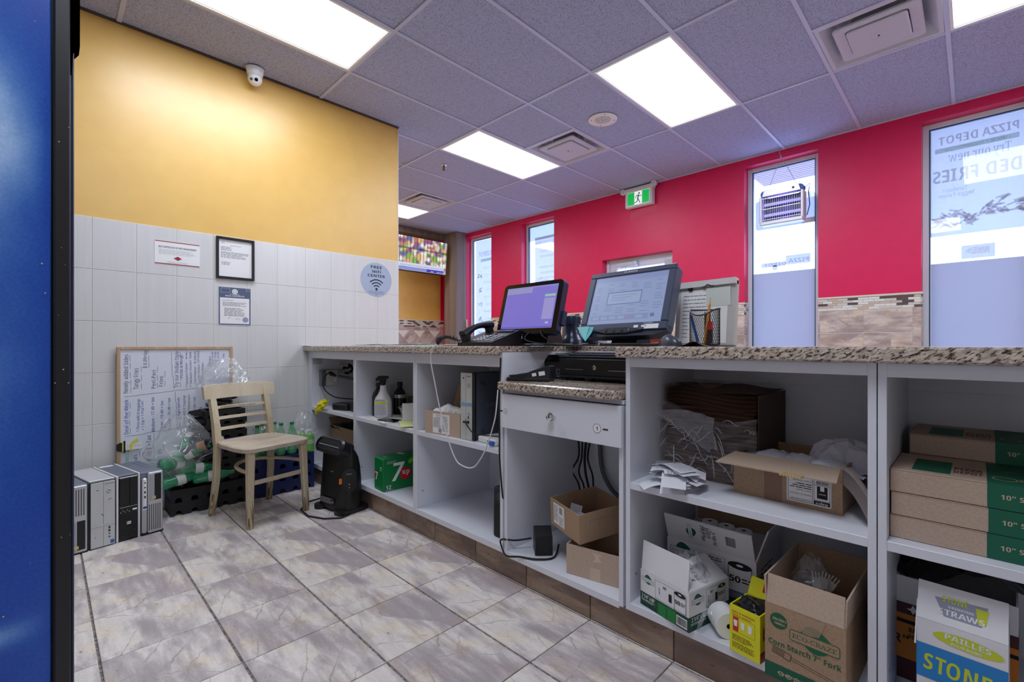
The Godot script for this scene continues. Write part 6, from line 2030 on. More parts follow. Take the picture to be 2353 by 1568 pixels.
	put("clip", mb().cyl(Vector3(-0.055, 0.219, 0.004), 0.009, 0.005, 14, rx(90)).tube(smooth([Vector3(-0.015, 0.232, 0.004), Vector3(0.0, 0.222, 0.012), Vector3(0.012, 0.230, 0.012), Vector3(0.03, 0.224, 0.012), Vector3(0.045, 0.234, 0.004)], 3), 0.0022, 5), M.black, t, st)
	var note := put("note_sheet", mb().span(-0.093, 0.085, 0.01, 0.214, 0.0006, 0.0014), M.paper, t, st)
	var hw := mb()
	for k in 12:
		print_lines(hw, -0.082, 0.03 if k < 5 else -0.055, 0.196 - k * 0.0145 - 0.007, 0.196 - k * 0.0145, 1, tf(0, 0, 0.002), 40 + k)
	put("handwriting", hw, M.ink_grey, note)
	put("sticky_note", mb().box(Vector3(0.051, 0.183, 0.004), Vector3(0.088, 0.070, 0.001), 0, rz(1) * rx(4)), mat(c8(214, 220, 214), 0.8), t, st)
	# wire-mesh pen cup and what stands in it
	var cx := Vector3(-0.611, TOP + 0.0024, -1.49)
	t = thing("pen_cup", cx, 0, "black wire-mesh pen cup with a dipping front rim", "pen cup")
	var rad := 0.045
	var top_y := func(a: float) -> float:   # lower towards the user
		return 0.118 - 0.022 * maxf(0.0, sin(a)) * maxf(0.0, sin(a))
	var net := mb()
	for k in 40:
		for sgn in [-1.0, 1.0]:
			var q := []
			for i in 7:
				var f := i / 6.0
				var a: float = TAU * k / 40.0 + sgn * f * 0.9
				q.append(Vector3(cos(a) * rad, 0.004 + f * (top_y.call(a) - 0.004), sin(a) * rad))
			net.tube(q, 0.00055, 3)
	put("mesh", net, M.black, t)
	var rim := []
	for k in 33:
		var a := TAU * k / 32.0
		rim.append(Vector3(cos(a) * rad, top_y.call(a), sin(a) * rad))
	put("rim", mb().tube(rim, 0.0026, 6), mat(c8(40, 46, 66), 0.35), t)
	put("divider", mb().span(-0.001, 0.001, 0.004, 0.108, -0.044, 0.0), M.black_matte, t)
	put("base", mb().cyl(Vector3(0, 0.003, 0), rad, 0.006, 28), M.black, t)
	t = thing("pencil", cx + Vector3(0.004, 0.008, 0.012), 0, "orange pencil standing in the mesh pen cup", "pencil")
	var lean := Transform3D(rz(-6) * rx(-4), Vector3.ZERO)
	put("shaft", mb().cyl(Vector3(0, 0.062, 0), 0.0042, 0.124, 6), mat(c8(226, 150, 50), 0.45), t, lean)
	put("sharpened_tip", mb().cyl(Vector3(0, 0.1335, 0), 0.0042, 0.019, 12, Basis(), 0.001), mat(c8(206, 170, 120), 0.6), t, lean)
	put("lead", mb().cyl(Vector3(0, 0.1445, 0), 0.001, 0.004, 8, Basis(), 0.0003), M.ink, t, lean)
	t = thing("pen", cx + Vector3(-0.012, 0.008, 0.022), 0, "blue pen leaning to the left in the mesh pen cup", "pen")
	put("barrel", mb().cyl(Vector3(0, 0.045, 0), 0.0042, 0.09, 10), mat(c8(30, 90, 180), 0.3), t, Transform3D(rz(14), Vector3.ZERO))
	t = thing("marker", cx + Vector3(0.022, 0.008, 0.012), 0, "red-capped marker low in the mesh pen cup", "marker")
	put("barrel", mb().cyl(Vector3(0, 0.022, 0), 0.008, 0.044, 14), mat(c8(60, 40, 44), 0.4), t)
	put("cap", mb().cyl(Vector3(0, 0.056, 0), 0.009, 0.026, 14, Basis(), 0.0075), mat(c8(216, 50, 50), 0.4), t)
	# papers at the far left end of the granite
	var sheets := [[-3.2, -1.75, 4, 0.30, 0.21, c8(226, 226, 230)], [-2.98, -1.85, -6, 0.28, 0.20, c8(232, 230, 226)], [-2.75, -1.72, 12, 0.30, 0.21, c8(220, 226, 234)], [-2.62, -1.80, -3, 0.22, 0.15, c8(200, 220, 214)]]
	var sl := ["white sheet of paper at the left end of the granite", "cream sheet of paper second along the granite from the wall", "folded pale blue leaflet third along the granite from the wall", "green-edged leaflet on the granite nearest the telephone"]
	for k in 4:
		var s: Array = sheets[k]
		t = put("paper_sheet", mb().box(Vector3.ZERO, Vector3(s[3], 0.003 + k * 0.002, s[4])).box(Vector3(0.02, 0.006 + k * 0.001, 0.01), Vector3(s[3] * 0.8, 0.002, s[4] * 0.8), 0, ry(9) * rz(1.5)), mat(s[5], 0.8), null, Transform3D(ry(s[2]), Vector3(s[0], TOP + 0.0045, s[1])))
		tag(t, sl[k], "paper")
	# ---- on the lowered granite: till drawer, slip printer, keyboard, card reader
	var low := 0.8864
	t = thing("cash_drawer", Vector3(-1.150, low, -1.815), 0, "black steel cash drawer with a round lock on the lowered granite", "cash drawer")
	put("case", mb().span(-0.212, 0.212, 0.014, 0.106, -0.125, 0.136, 0.003), M.black, t)
	put("lid_edge", mb().span(-0.214, 0.214, 0.1065, 0.110, -0.125, 0.139, 0.001), mat(c8(90, 94, 110), 0.35, 0.3), t)
	var df := put("drawer_front", mb().span(-0.204, 0.204, 0.028, 0.099, 0.136, 0.145, 0.003), M.black, t)
	put("lower_strip", mb().span(-0.208, 0.208, 0.015, 0.025, 0.136, 0.142, 0.002), mat(c8(36, 38, 46), 0.35), t)
	for s in [-0.12, 0.11]:
		put("slip_slot", mb().span(s - 0.05, s + 0.05, 0.050, 0.0525, 0.1448, 0.1456), M.steel, df)
	put("lock", mb().lathe([Vector2(0, 0.008), Vector2(0.004, 0.008), Vector2(0.005, 0.006), Vector2(0.010, 0.0065), Vector2(0.012, 0.003), Vector2(0.0125, 0.0)].duplicate(), 22, Transform3D(rx(90), Vector3(-0.01, 0.062, 0.145))), M.chrome, df)
	put("keyhole", mb().span(-0.0112, -0.0088, 0.058, 0.066, 0.153, 0.1536), M.ink, df)
	for sx in [-0.19, 0.19]:
		for sz in [-0.11, 0.12]:
			put("rubber_foot", mb().cyl(Vector3(sx, 0.007, sz), 0.012, 0.014, 12), M.rubber, t)
	t = thing("keyboard", Vector3(-1.135, low + 0.1108, -1.77), 0, "dark grey keyboard lying on top of the cash drawer", "keyboard")
	put("tray", mb().span(-0.19, 0.20, 0.0, 0.010, -0.065, 0.07, 0.003), mat(c8(60, 62, 72), 0.45), t)
	var kk := mb().box(Vector3.ZERO, Vector3(0.0148, 0.007, 0.0148), 0.002).mesh()
	for rr in 5:
		for c in 20:
			put("key", kk, mat_key(), t, tf(-0.176 + c * 0.0187 + rr * 0.001, 0.0128, -0.048 + rr * 0.0205))
	t = thing("receipt_printer", Vector3(-1.455, low, -1.80), 0, "black receipt printer squeezed beside the cash drawer", "printer")
	put("body", mb().span(-0.075, 0.075, 0.0, 0.085, -0.11, 0.075, 0.006), M.black, t)
	put("lid", mb().prism([Vector2(0.075, 0.085), Vector2(0.045, 0.112), Vector2(-0.10, 0.120), Vector2(-0.11, 0.085)], -0.075, 0.075, Transform3D(Basis(Vector3(0, 0, 1), Vector3(0, 1, 0), Vector3(-1, 0, 0)), Vector3.ZERO)), mat(c8(24, 26, 32), 0.3), t)
	put("paper_slot", mb().box(Vector3(0, 0.119, -0.02), Vector3(0.10, 0.002, 0.012)), M.grey, t)
	put("label", frame_lines(mb(), 0.04, 0.06, 0.022, 0.046, 0.002, tf(0, 0, 0.0755)), M.grey, t)
	put("status_lamp", mb().box(Vector3(0.05, 0.012, 0.0755), Vector3(0.012, 0.004, 0.002)), mat(c8(160, 170, 190), 0.3), t)
	t = thing("card_reader", Vector3(-1.410, low, -1.535), deg_to_rad(-66), "black card payment terminal on its dock on the lowered granite", "card reader")
	put("dock", mb().box(Vector3(0, 0.008, 0), Vector3(0.085, 0.016, 0.20), 0.004), M.black, t)
	put("body", mb().prism([Vector2(-0.085, 0.0165), Vector2(0.10, 0.0165), Vector2(0.105, 0.066), Vector2(0.09, 0.070), Vector2(-0.02, 0.030), Vector2(-0.088, 0.026)], -0.038, 0.038, Transform3D(ry(90), Vector3.ZERO)), mat(c8(26, 28, 34), 0.35), t)
	var face := Transform3D(rx(20), Vector3(0, 0.052, -0.038))
	put("screen", mb().box(Vector3(0, 0.001, 0), Vector3(0.058, 0.002, 0.075), 0.0, Basis()), mat(c8(86, 100, 130), 0.12), t, face)
	for rr in 4:
		for c in 3:
			put("key", mb().box(Vector3(-0.02 + c * 0.02, 0.033 - rr * 0.0022, 0.022 + rr * 0.014), Vector3(0.014, 0.004, 0.009), 0.001, rx(6)), mat([c8(60, 64, 74), c8(60, 64, 74), c8(60, 64, 74), [c8(196, 60, 54), c8(222, 200, 60), c8(70, 170, 90)][c]][rr], 0.5), t)
	put("side_label", mb().box(Vector3(0.0385, 0.036, -0.065), Vector3(0.001, 0.018, 0.028), 0, rx(10)).box(Vector3(0.0385, 0.030, -0.03), Vector3(0.001, 0.014, 0.020), 0, rx(10)), M.paper, t)


func mat_key() -> StandardMaterial3D:
	if not M.has("key"):
		M.key = mat(c8(74, 78, 92), 0.5)
	return M.key


func screen_with_uv(w: float, h: float, z: float) -> MB:
	var m := screen_plane(w, h, mb(), z)
	for i in m.v.size():
		m.u[i] = Vector2(m.v[i].x / w + 0.5, 0.5 - m.v[i].y / h)
	return m


func smooth(p: Array, per: int) -> Array:
	# Catmull-Rom through the points
	var out := []
	for k in p.size() - 1:
		var a: Vector3 = p[maxi(k - 1, 0)]
		var b: Vector3 = p[k]
		var c: Vector3 = p[k + 1]
		var d: Vector3 = p[mini(k + 2, p.size() - 1)]
		for i in per:
			out.append(b.cubic_interpolate(c, a, d, i / float(per)))
	out.append(p[-1])
	return out


# ---------------------------------------------------------------- in the shelves
# an open carton with walls of real thickness; base at y 0, front towards +z
func carton(t: Node3D, w: float, d: float, h: float, m: Material, inner: Material = null) -> void:
	var k := 0.004
	put("box_walls", mb().span(-w / 2, w / 2, 0, h, d / 2 - k, d / 2).span(-w / 2, w / 2, 0, h, -d / 2, -d / 2 + k).span(-w / 2, -w / 2 + k, 0, h, -d / 2 + k, d / 2 - k).span(w / 2 - k, w / 2, 0, h, -d / 2 + k, d / 2 - k), m, t)
	put("box_floor", mb().span(-w / 2 + k, w / 2 - k, 0.0, k, -d / 2 + k, d / 2 - k), inner if inner else m, t)


# a flap hinged on the top edge of one side (0 front, 1 right, 2 back, 3 left), opened `deg` from upright outwards
func flap(t: Node3D, w: float, d: float, h: float, side: int, len_: float, deg: float, m: Material, inset := 0.004) -> MeshInstance3D:
	var half := (w if side % 2 == 0 else d) / 2 - inset
	var off := (d if side % 2 == 0 else w) / 2
	var xf := Transform3D(ry([0, 90, 180, -90][side]), Vector3.ZERO) * Transform3D(rx(deg), Vector3(0, h, off - 0.002))
	return put("flap", mb().span(-half, half, 0.0005, len_, -0.002, 0.002), m, t, xf)


func front_of(d: float, y := 0.0, e := 0.0008) -> Transform3D:
	return tf(0, y, d / 2 + e)


func right_of(w: float, y := 0.0, e := 0.0008) -> Transform3D:
	return Transform3D(ry(90), Vector3(w / 2 + e, y, 0))


# a crumpled sheet: creased facets of paper or film, flat-shaded
func crumpled(w: float, d: float, h: float, seed_: int, dome := 1.0, n := 22) -> MB:
	var r := RandomNumberGenerator.new()
	r.seed = seed_
	var k := clampi(n / 2, 6, 11)
	var g := noise(FastNoiseLite.TYPE_SIMPLEX_SMOOTH, 1.6 / maxf(w, d), 2, seed_ + 9)
	var p := []
	for j in k + 1:
		for i in k + 1:
			var s := float(i) / k
			var v := float(j) / k
			var x := (s - 0.5) * w * (1.0 + 0.12 * sin(v * 5.0 + seed_))
			var z := (v - 0.5) * d * (1.0 + 0.12 * sin(s * 4.0 + seed_))
			var e := dome * (1.0 - pow(absf(s - 0.5) * 2.0, 2.0)) * (1.0 - pow(absf(v - 0.5) * 2.0, 2.0))
			var jit := Vector3(r.randf_range(-0.3, 0.3) * w / k, r.randf_range(-0.12, 0.12) * h, r.randf_range(-0.3, 0.3) * d / k)
			p.append(Vector3(x, h * (e * 0.7 + 0.35 * g.get_noise_2d(x, z) + 0.15), z) + jit)
	var m := mb()
	for j in k:
		for i in k:
			var a: Vector3 = p[j * (k + 1) + i]
			var b: Vector3 = p[j * (k + 1) + i + 1]
			var c: Vector3 = p[(j + 1) * (k + 1) + i + 1]
			var e: Vector3 = p[(j + 1) * (k + 1) + i]
			if (i + j) % 2:
				m.poly([a, b, c], Vector3.UP)
				m.poly([a, c, e], Vector3.UP)
			else:
				m.poly([a, b, e], Vector3.UP)
				m.poly([b, c, e], Vector3.UP)
	return m


func leaf_logo(m_green: Material, t: Node3D, at: Transform3D, w: float, text: String) -> void:
	# leaf with the name in a rounded frame across it
	var lf := []
	for k in 13:
		var s := k / 12.0
		lf.append(Vector2(lerpf(-0.30, 0.42, s) * w, (0.08 + 0.30 * sin(pow(s, 0.7) * PI)) * w))
	for k in 12:
		var s := 1.0 - (k + 1) / 13.0
		lf.append(Vector2(lerpf(-0.30, 0.42, s) * w, (0.04 - 0.26 * sin(pow(s, 0.9) * PI)) * w))
	put("leaf_print", mb().prism(lf, 0.0, 0.0002, at), m_green, t)
	put("name_plate", mb().prism(round_rect(-w / 2, w / 2, -0.10 * w, 0.16 * w, 0.05 * w), 0.0003, 0.0005, at), M.card_white if m_green == M.green_print else M.card, t)
	var fr := mb()
	var a: Array = round_rect(-w / 2, w / 2, -0.10 * w, 0.16 * w, 0.05 * w)
	var b := round_rect(-w * 0.485, w * 0.485, -0.085 * w, 0.145 * w, 0.04 * w)
	for k in a.size():
		var l := (k + 1) % a.size()
		fr.poly([at * Vector3(a[k].x, a[k].y, 0.0007), at * Vector3(a[l].x, a[l].y, 0.0007), at * Vector3(b[l].x, b[l].y, 0.0007), at * Vector3(b[k].x, b[k].y, 0.0007)], at.basis * Vector3.BACK)
	words(fr, text, 0.10 * w, at * tf(0, 0.03 * w, 0.0008), 0.88 * w, "serif")
	put("lettering", fr, m_green, t)


func roll_picture(t: Node3D, at: Transform3D, h: float) -> void:
	# print of a paper roll marked 50
	put("roll_print", ring_arc(disc(frame_lines(mb(), -0.34 * h, 0.34 * h, -0.5 * h, 0.38 * h, 0.02 * h, at), 0, 0.38 * h, 0.34 * h, at * tf(0, 0, 0.0001), 22, 0.11 * h), 0, -0.1 * h, 0.0, 0.001, 0, 1, at), M.ink, t)
	put("roll_core_print", disc(mb(), 0, 0.39 * h, 0.10 * h, at * tf(0, 0, 0.0003), 14, 0.035 * h), M.paper, t)
	put("lettering", words(print_lines(mb(), 0.06 * h, 0.32 * h, -0.12 * h, 0.06 * h, 2, at * tf(0, 0, 0.0003), 4), "50", 0.19 * h, at * tf(-0.14 * h, -0.03 * h, 0.0003), 0.32 * h), M.ink, t)


func build_shelf_things() -> void:
	shelf_left()
	shelf_drawer_bay()
	shelf_bags()
	shelf_boxes()
	shelf_pizza()


func shelf_left() -> void:
	var sh := 0.5775
	# wall outlet in a metal box, on the cabinet's left panel, and the pipe that leaves through a hole
	var t := thing("wall_outlet", Vector3(-3.597, 0.793, -1.563), PI / 2, "grey metal outlet box with a switch plate inside the cabinet nearest the wall", "outlet")
	put("box", mb().span(-0.066, 0.066, -0.062, 0.062, -0.001, 0.045, 0.003), mat(c8(120, 126, 136), 0.4, 0.5), t)
	put("plate", mb().span(-0.03, 0.062, -0.060, 0.060, 0.0455, 0.050, 0.002), mat(c8(206, 202, 196), 0.4), t)
	put("rocker", mb().span(0.028, 0.052, -0.03, 0.0, 0.050, 0.054, 0.002), M.white, t)
	put("plug", mb().tube([Vector3(0.0, 0.036, 0.052), Vector3(0.0, 0.03, 0.075), Vector3(0.03, 0.015, 0.085)], 0.014, 10, [0.015, 0.016, 0.008]), M.black, t)
	for s in [-0.055, 0.055]:
		put("screw", mb().cyl(Vector3(-0.055, s, 0.046), 0.004, 0.003, 8, rx(90)), M.steel, t)
	t = put("power_cable", mb().tube(smooth([Vector3(-3.50, 0.81, -1.59), Vector3(-3.49, 0.84, -1.54), Vector3(-3.50, 0.80, -1.495), Vector3(-3.52, 0.72, -1.50), Vector3(-3.50, 0.655, -1.56), Vector3(-3.46, 0.632, -1.64), Vector3(-3.38, 0.632, -1.72), Vector3(-3.27, 0.66, -1.74), Vector3(-3.22, 0.62, -1.70)], 4), 0.0045, 6), M.rubber)
	tag(t, "black power cord from the outlet plug down to the black adapters", "cord")
	t = thing("pipe", Vector3(-3.597, 0.855, -1.73), PI / 2, "steel conduit entering a dark hole in the cabinet side by the outlet", "pipe")
	put("hole_collar", mb().cyl(Vector3(0, 0, 0.003), 0.044, 0.006, 24, rx(90)), mat(c8(44, 36, 32), 0.8), t)
	put("conduit", mb().tube([Vector3(-0.10, -0.02, 0.03), Vector3(-0.02, -0.008, 0.03), Vector3(0.01, 0.0, 0.012)], 0.014, 12), M.steel, t)
	put("conduit", mb().tube([Vector3(-0.10, -0.055, 0.03), Vector3(0.05, -0.085, 0.03), Vector3(0.16, -0.13, 0.04)], 0.012, 12), mat(c8(150, 146, 146), 0.4, 0.4), t)
	put("tag", mb().span(-0.09, -0.02, 0.012, 0.05, 0.03, 0.031), mat(c8(198, 196, 196), 0.7), t, Transform3D(rz(-12), Vector3.ZERO))
	put("tag_print", print_lines(mb(), -0.086, -0.024, 0.016, 0.046, 4, tf(0, 0, 0.0315), 7), M.ink_grey, t, Transform3D(rz(-12), Vector3.ZERO))
	put("white_wire", mb().tube(smooth([Vector3(0.0, -0.02, 0.01), Vector3(0.01, -0.05, 0.03), Vector3(0.03, -0.09, 0.03), Vector3(0.04, -0.13, 0.03)], 3), 0.004, 6), mat(c8(206, 206, 190), 0.5), t)
	t = thing("sticker", Vector3(-3.599, 0.924, -1.486), PI / 2, "small white printed sticker high inside the cabinet nearest the wall", "sticker")
	put("paper", mb().span(-0.034, 0.034, -0.022, 0.022, 0.0005, 0.0012), mat(c8(200, 204, 214), 0.7), t)
	put("print", print_lines(frame_lines(mb(), -0.034, 0.034, -0.022, 0.022, 0.0015, tf(0, 0, 0.0015)), -0.022, 0.018, 0.006, 0.018, 2, tf(0, 0, 0.0015), 2), M.ink_grey, t)
	# black adapters, yellow rag, carton below
	for k in 2:
		t = thing("power_adapter", Vector3([-3.245, -3.115][k], sh, [-1.535, -1.600][k]), deg_to_rad([18, -6][k]), ["black power adapter nearest the yellow rag on the shelf", "larger black adapter box right of the first, against the divider"][k], "adapter")
		put("body", mb().box(Vector3(0, 0.024 + k * 0.006, 0), Vector3(0.15, 0.048 + k * 0.012, 0.10 + k * 0.05), 0.009), M.black, t)
		put("seam", mb().box(Vector3(0, 0.026, 0), Vector3(0.1508, 0.0015, 0.1008 + k * 0.05)), M.black_matte, t)
	var rag := mb().grid(func(s: float, v: float) -> Vector3:
		var p := Vector3(-3.31, 0.652, -1.437).lerp(Vector3(-3.445, 0.545, -1.410), v)
		var w := 0.010 + 0.030 * sin(clampf(v, 0.05, 0.97) * PI)
		var a := s * TAU
		return p + Vector3(cos(a) * w * 0.7 + 0.01 * sin(v * 20.0), -cos(a) * w * 0.5 + sin(v * PI) * 0.01, -sin(a) * w * 0.5 + 0.004 * sin(a * 5.0 + v * 9.0)), 24, 16, true)
	tag(put("rag", rag, mat(c8(236, 226, 20), 0.7)), "bright yellow rag hanging over the front of the shelf by the wall", "rag")
	t = thing("cardboard_box", Vector3(-3.31, 0.1485, -1.74), 0, "brown cardboard box under the shelf behind the heater, black bag in its top", "box")
	carton(t, 0.50, 0.34, 0.28, M.card)
	flap(t, 0.50, 0.34, 0.28, 3, 0.10, 40, M.card)
	put("bin_liner", crumpled(0.48, 0.32, 0.10, 51, 0.8, 18), mat(c8(14, 14, 16), 0.3), t, tf(0, 0.25, 0))
	# ---- cleaning things
	t = thing("spray_bottle", Vector3(-2.715, sh, -1.545), deg_to_rad(40), "white spray bottle with black trigger and yellow-striped label", "spray bottle")
	var flat := Transform3D(Basis.from_scale(Vector3(1.0, 1, 0.62)), Vector3.ZERO)
	put("body", mb().lathe([Vector2(0, 0.0), Vector2(0.050, 0.0), Vector2(0.056, 0.008), Vector2(0.057, 0.05), Vector2(0.057, 0.10), Vector2(0.052, 0.125), Vector2(0.034, 0.152), Vector2(0.023, 0.175), Vector2(0.020, 0.205), Vector2(0.021, 0.212), Vector2(0, 0.212)], 26, flat), M.white_gloss, t)
	put("label", mb().prism(round_rect(-0.044, 0.044, 0.012, 0.122, 0.012), 0.0, 0.003, tf(0, 0, 0.0335)), mat(c8(222, 224, 228), 0.6), t)
	put("label_print", print_lines(print_lines(mb(), -0.038, 0.036, 0.106, 0.119, 2, tf(0, 0, 0.037), 5), -0.040, 0.040, 0.018, 0.088, 13, tf(0, 0, 0.037), 15), M.ink_grey, t)
	put("label_stripe", mb().span(-0.041, 0.041, 0.091, 0.103, 0.0365, 0.0372), mat(c8(214, 226, 40), 0.6), t)
	put("collar", mb().cyl(Vector3(0, 0.218, 0), 0.0165, 0.018, 18), M.black, t)
	put("spray_head", mb().prism([Vector2(-0.042, 0.236), Vector2(-0.045, 0.252), Vector2(-0.026, 0.270), Vector2(0.028, 0.270), Vector2(0.034, 0.256), Vector2(0.016, 0.244), Vector2(0.014, 0.226), Vector2(-0.014, 0.226), Vector2(-0.016, 0.240)], -0.015, 0.015), M.black, t)
	put("trigger", mb().prism([Vector2(-0.020, 0.240), Vector2(-0.030, 0.215), Vector2(-0.034, 0.198), Vector2(-0.029, 0.197), Vector2(-0.023, 0.216), Vector2(-0.014, 0.232)], -0.007, 0.007), M.black, t)
	var dark := mat(c8(26, 22, 26), 0.14)
	for k in 2:
		t = thing("dark_bottle", [Vector3(-2.775, sh, -1.705), Vector3(-2.825, sh, -1.575)][k], 0, ["dark brown bottle with a steel clamp collar behind the spray bottle", "dark bottle half hidden to the left of the spray bottle"][k], "bottle")
		put("body", mb().lathe([Vector2(0, 0), Vector2(0.042, 0), Vector2(0.044, 0.006), Vector2(0.044, 0.125), Vector2(0.036, 0.152), Vector2(0.017, 0.178), Vector2(0.015, 0.20), Vector2(0, 0.20)], 22), dark, t)
		put("cap", mb().cyl(Vector3(0, 0.207, 0), 0.018, 0.024, 16), M.black, t)
		if k == 0:
			put("collar", mb().lathe([Vector2(0.0448, 0.112), Vector2(0.0465, 0.114), Vector2(0.0465, 0.134), Vector2(0.0448, 0.136)], 22), M.steel, t)
	t = thing("paper_sheet", Vector3(-2.868, sh, -1.74), PI / 2, "white paper propped behind the dark bottles on the shelf", "paper")
	put("sheet", mb().span(-0.05, 0.06, 0.0, 0.205, 0.0, 0.001), mat(c8(206, 210, 224), 0.8), t, Transform3D(rx(-3), Vector3.ZERO))
	t = thing("cardboard_box", Vector3(-2.70, sh, -1.895), 0, "small brown carton of papers at the back of the spray bottle shelf", "box")
	carton(t, 0.30, 0.15, 0.105, M.card)
	put("paper_wad", crumpled(0.26, 0.12, 0.07, 61, 1.0, 16), M.paper, t, tf(0, 0.085, 0))
	t = thing("plastic_tub", Vector3(-2.585, sh, -1.685), 0, "clear plastic tub of small papers on the shelf behind the yellow slip", "tub")
	put("tub", mb().lathe([Vector2(0.055, 0.0), Vector2(0.068, 0.004), Vector2(0.088, 0.064), Vector2(0.096, 0.066), Vector2(0.096, 0.070), Vector2(0.086, 0.070), Vector2(0.064, 0.006), Vector2(0.0, 0.006)], 30), clear(c8(230, 236, 244), 0.3, 0.12), t)
	put("paper_scrap", crumpled(0.10, 0.09, 0.03, 63, 0.6, 10), M.paper, t, tf(0, 0.012, 0))
	t = put("paper_sheet", mb().span(-0.055, 0.055, 0.0, 0.11, 0.0, 0.001), M.paper, null, Transform3D(ry(60) * rx(-14), Vector3(-2.47, sh, -1.60)))
	tag(t, "white card leaning on the divider behind the clear tub", "paper")
	t = thing("paper_sheet", Vector3(-2.66, sh + 0.0004, -1.575), deg_to_rad(-12), "white printed sheet under the black phone on the shelf", "paper")
	put("sheet", mb().box(Vector3(0.04, 0.0008, 0.02), Vector3(0.30, 0.0012, 0.19)), M.paper, t)
	put("print", print_lines(mb(), -0.09, 0.17, -0.09, -0.02, 7, Transform3D(rx(-90), Vector3(0, 0.0018, 0)), 17), mat(c8(110, 116, 160), 0.8), t)
	t = thing("mobile_phone", Vector3(-2.555, sh + 0.0026, -1.497), deg_to_rad(12), "flat black phone lying at the shelf edge beside the yellow slip", "phone")
	put("body", mb().box(Vector3(0, 0.004, 0), Vector3(0.145, 0.008, 0.07), 0.003), M.black_gloss, t)
	t = put("order_slip", mb().grid(func(s: float, v: float) -> Vector3:
		return Vector3((s - 0.5) * 0.24, 0.002 + 0.004 * sin(s * 3.0) - 0.03 * pow(maxf(0.0, v - 0.0) if v < 0.0 else 0.0, 2.0), (v - 0.5) * -0.15), 12, 6), mat(c8(222, 230, 160), 0.8), null, Transform3D(ry(-28), Vector3(-2.36, sh + 0.004, -1.535)))
	tag(t, "pale yellow order slip poking out over the shelf edge", "paper")
	# ---- computer shelf
	t = thing("cardboard_box", Vector3(-1.972, sh, -1.555), deg_to_rad(6.5), "open brown carton of wrappers with white label beside the silver computer", "box")
	carton(t, 0.262, 0.20, 0.122, M.card_pale)
	put("label", mb().span(-0.07, 0.055, 0.008, 0.108, 0.1002, 0.1010), M.paper, t)
	put("label_print", barcode(print_lines(print_lines(frame_lines(mb(), -0.04, -0.012, 0.09, 0.103, 0.002, front_of(0.2, 0, 0.0015)), -0.065, -0.005, 0.036, 0.088, 13, front_of(0.2, 0, 0.0015), 8), 0.005, 0.05, 0.02, 0.10, 18, front_of(0.2, 0, 0.0015), 9), -0.025, -0.002, 0.012, 0.034, front_of(0.2, 0, 0.0015)), M.ink_grey, t)
	put("flap", mb().prism([Vector2(-0.12, 0.0), Vector2(0.12, 0.0), Vector2(0.11, 0.05), Vector2(-0.10, 0.125)], -0.002, 0.002, Transform3D(rx(-12), Vector3(0, 0.122, -0.098))), M.card, t)
	put("wrapper", crumpled(0.17, 0.16, 0.075, 71, 0.9, 16), M.paper, t, Transform3D(rz(-8), Vector3(-0.035, 0.09, 0.01)))
	put("wrapper", crumpled(0.12, 0.10, 0.06, 73, 0.9, 12), mat(c8(226, 222, 216), 0.8), t, Transform3D(rz(14), Vector3(0.06, 0.095, 0.01)))
	for k in 3:
		put("paper_roll", mb().cyl(Vector3(0.02 + k * 0.035, 0.118, 0.035 - k * 0.02), 0.013, 0.06, 14, rx(70) * rz(30 + k * 20)), M.paper, t)
	t = thing("computer_tower", Vector3(-1.785, sh, -1.665), deg_to_rad(4.0), "silver-fronted computer tower standing on the cabinet shelf, cable plugged in", "computer")
	put("case", mb().span(-0.046, 0.046, 0.002, 0.330, -0.19, 0.178, 0.002), mat(c8(86, 92, 106), 0.45, 0.2), t)
	put("bezel_edge", mb().span(0.030, 0.049, 0.0, 0.334, 0.178, 0.196, 0.004), M.black, t)
	put("bezel", mb().span(-0.049, 0.030, 0.0, 0.332, 0.178, 0.198, 0.003), mat(c8(196, 198, 192), 0.45), t)
	put("panel_seam", mb().span(-0.0105, -0.0090, 0.19, 0.33, 0.198, 0.1986).span(-0.0105, -0.0090, 0.005, 0.165, 0.198, 0.1986), M.grey, t)
	put("blue_strip", mb().span(-0.049, 0.034, 0.168, 0.186, 0.1975, 0.1992, 0.001), mat(c8(140, 176, 214), 0.3, 0.3), t)
	put("power_button", mb().cyl(Vector3(0.012, 0.272, 0.199), 0.0085, 0.003, 18, rx(90)), mat(c8(170, 180, 214), 0.25, 0.4), t)
	put("port", mb().span(0.006, 0.012, 0.106, 0.12, 0.198, 0.1988).span(0.006, 0.012, 0.082, 0.096, 0.198, 0.1988).span(0.007, 0.011, 0.066, 0.07, 0.198, 0.1988), M.black, t)
	put("badge_lettering", words(words(mb(), "SEANIX", 0.006, tf(0.010, 0.315, 0.1986), 0.03), "DVD", 0.004, tf(-0.034, 0.196, 0.1986), 0.012), M.ink_grey, t)
	put("emblem", ring_arc(mb(), 0.012, 0.130, 0.004, 0.006, 0, TAU, tf(0, 0, 0.1986), 14), mat(c8(70, 90, 150), 0.5), t)
	put("sticker_mark", mb().cyl(Vector3(-0.026, 0.306, 0.1985), 0.004, 0.001, 12, rx(90)), M.ink, t)
	put("plug", mb().span(-0.018, 0.018, 0.085, 0.096, 0.198, 0.214, 0.003), M.black, t)
	put("lettering", words(mb(), "SAMSUNG", 0.020, Transform3D(ry(90), Vector3(0.0468, 0.168, 0.03)), 0.16, "sans"), mat(c8(120, 126, 142), 0.4, 0.3), t)
	for y in [0.045, 0.28]:
		put("thumb_screw", mb().cyl(Vector3(0.048, y, 0.135), 0.010, 0.006, 14, rz(90)), mat(c8(60, 64, 74), 0.4), t)
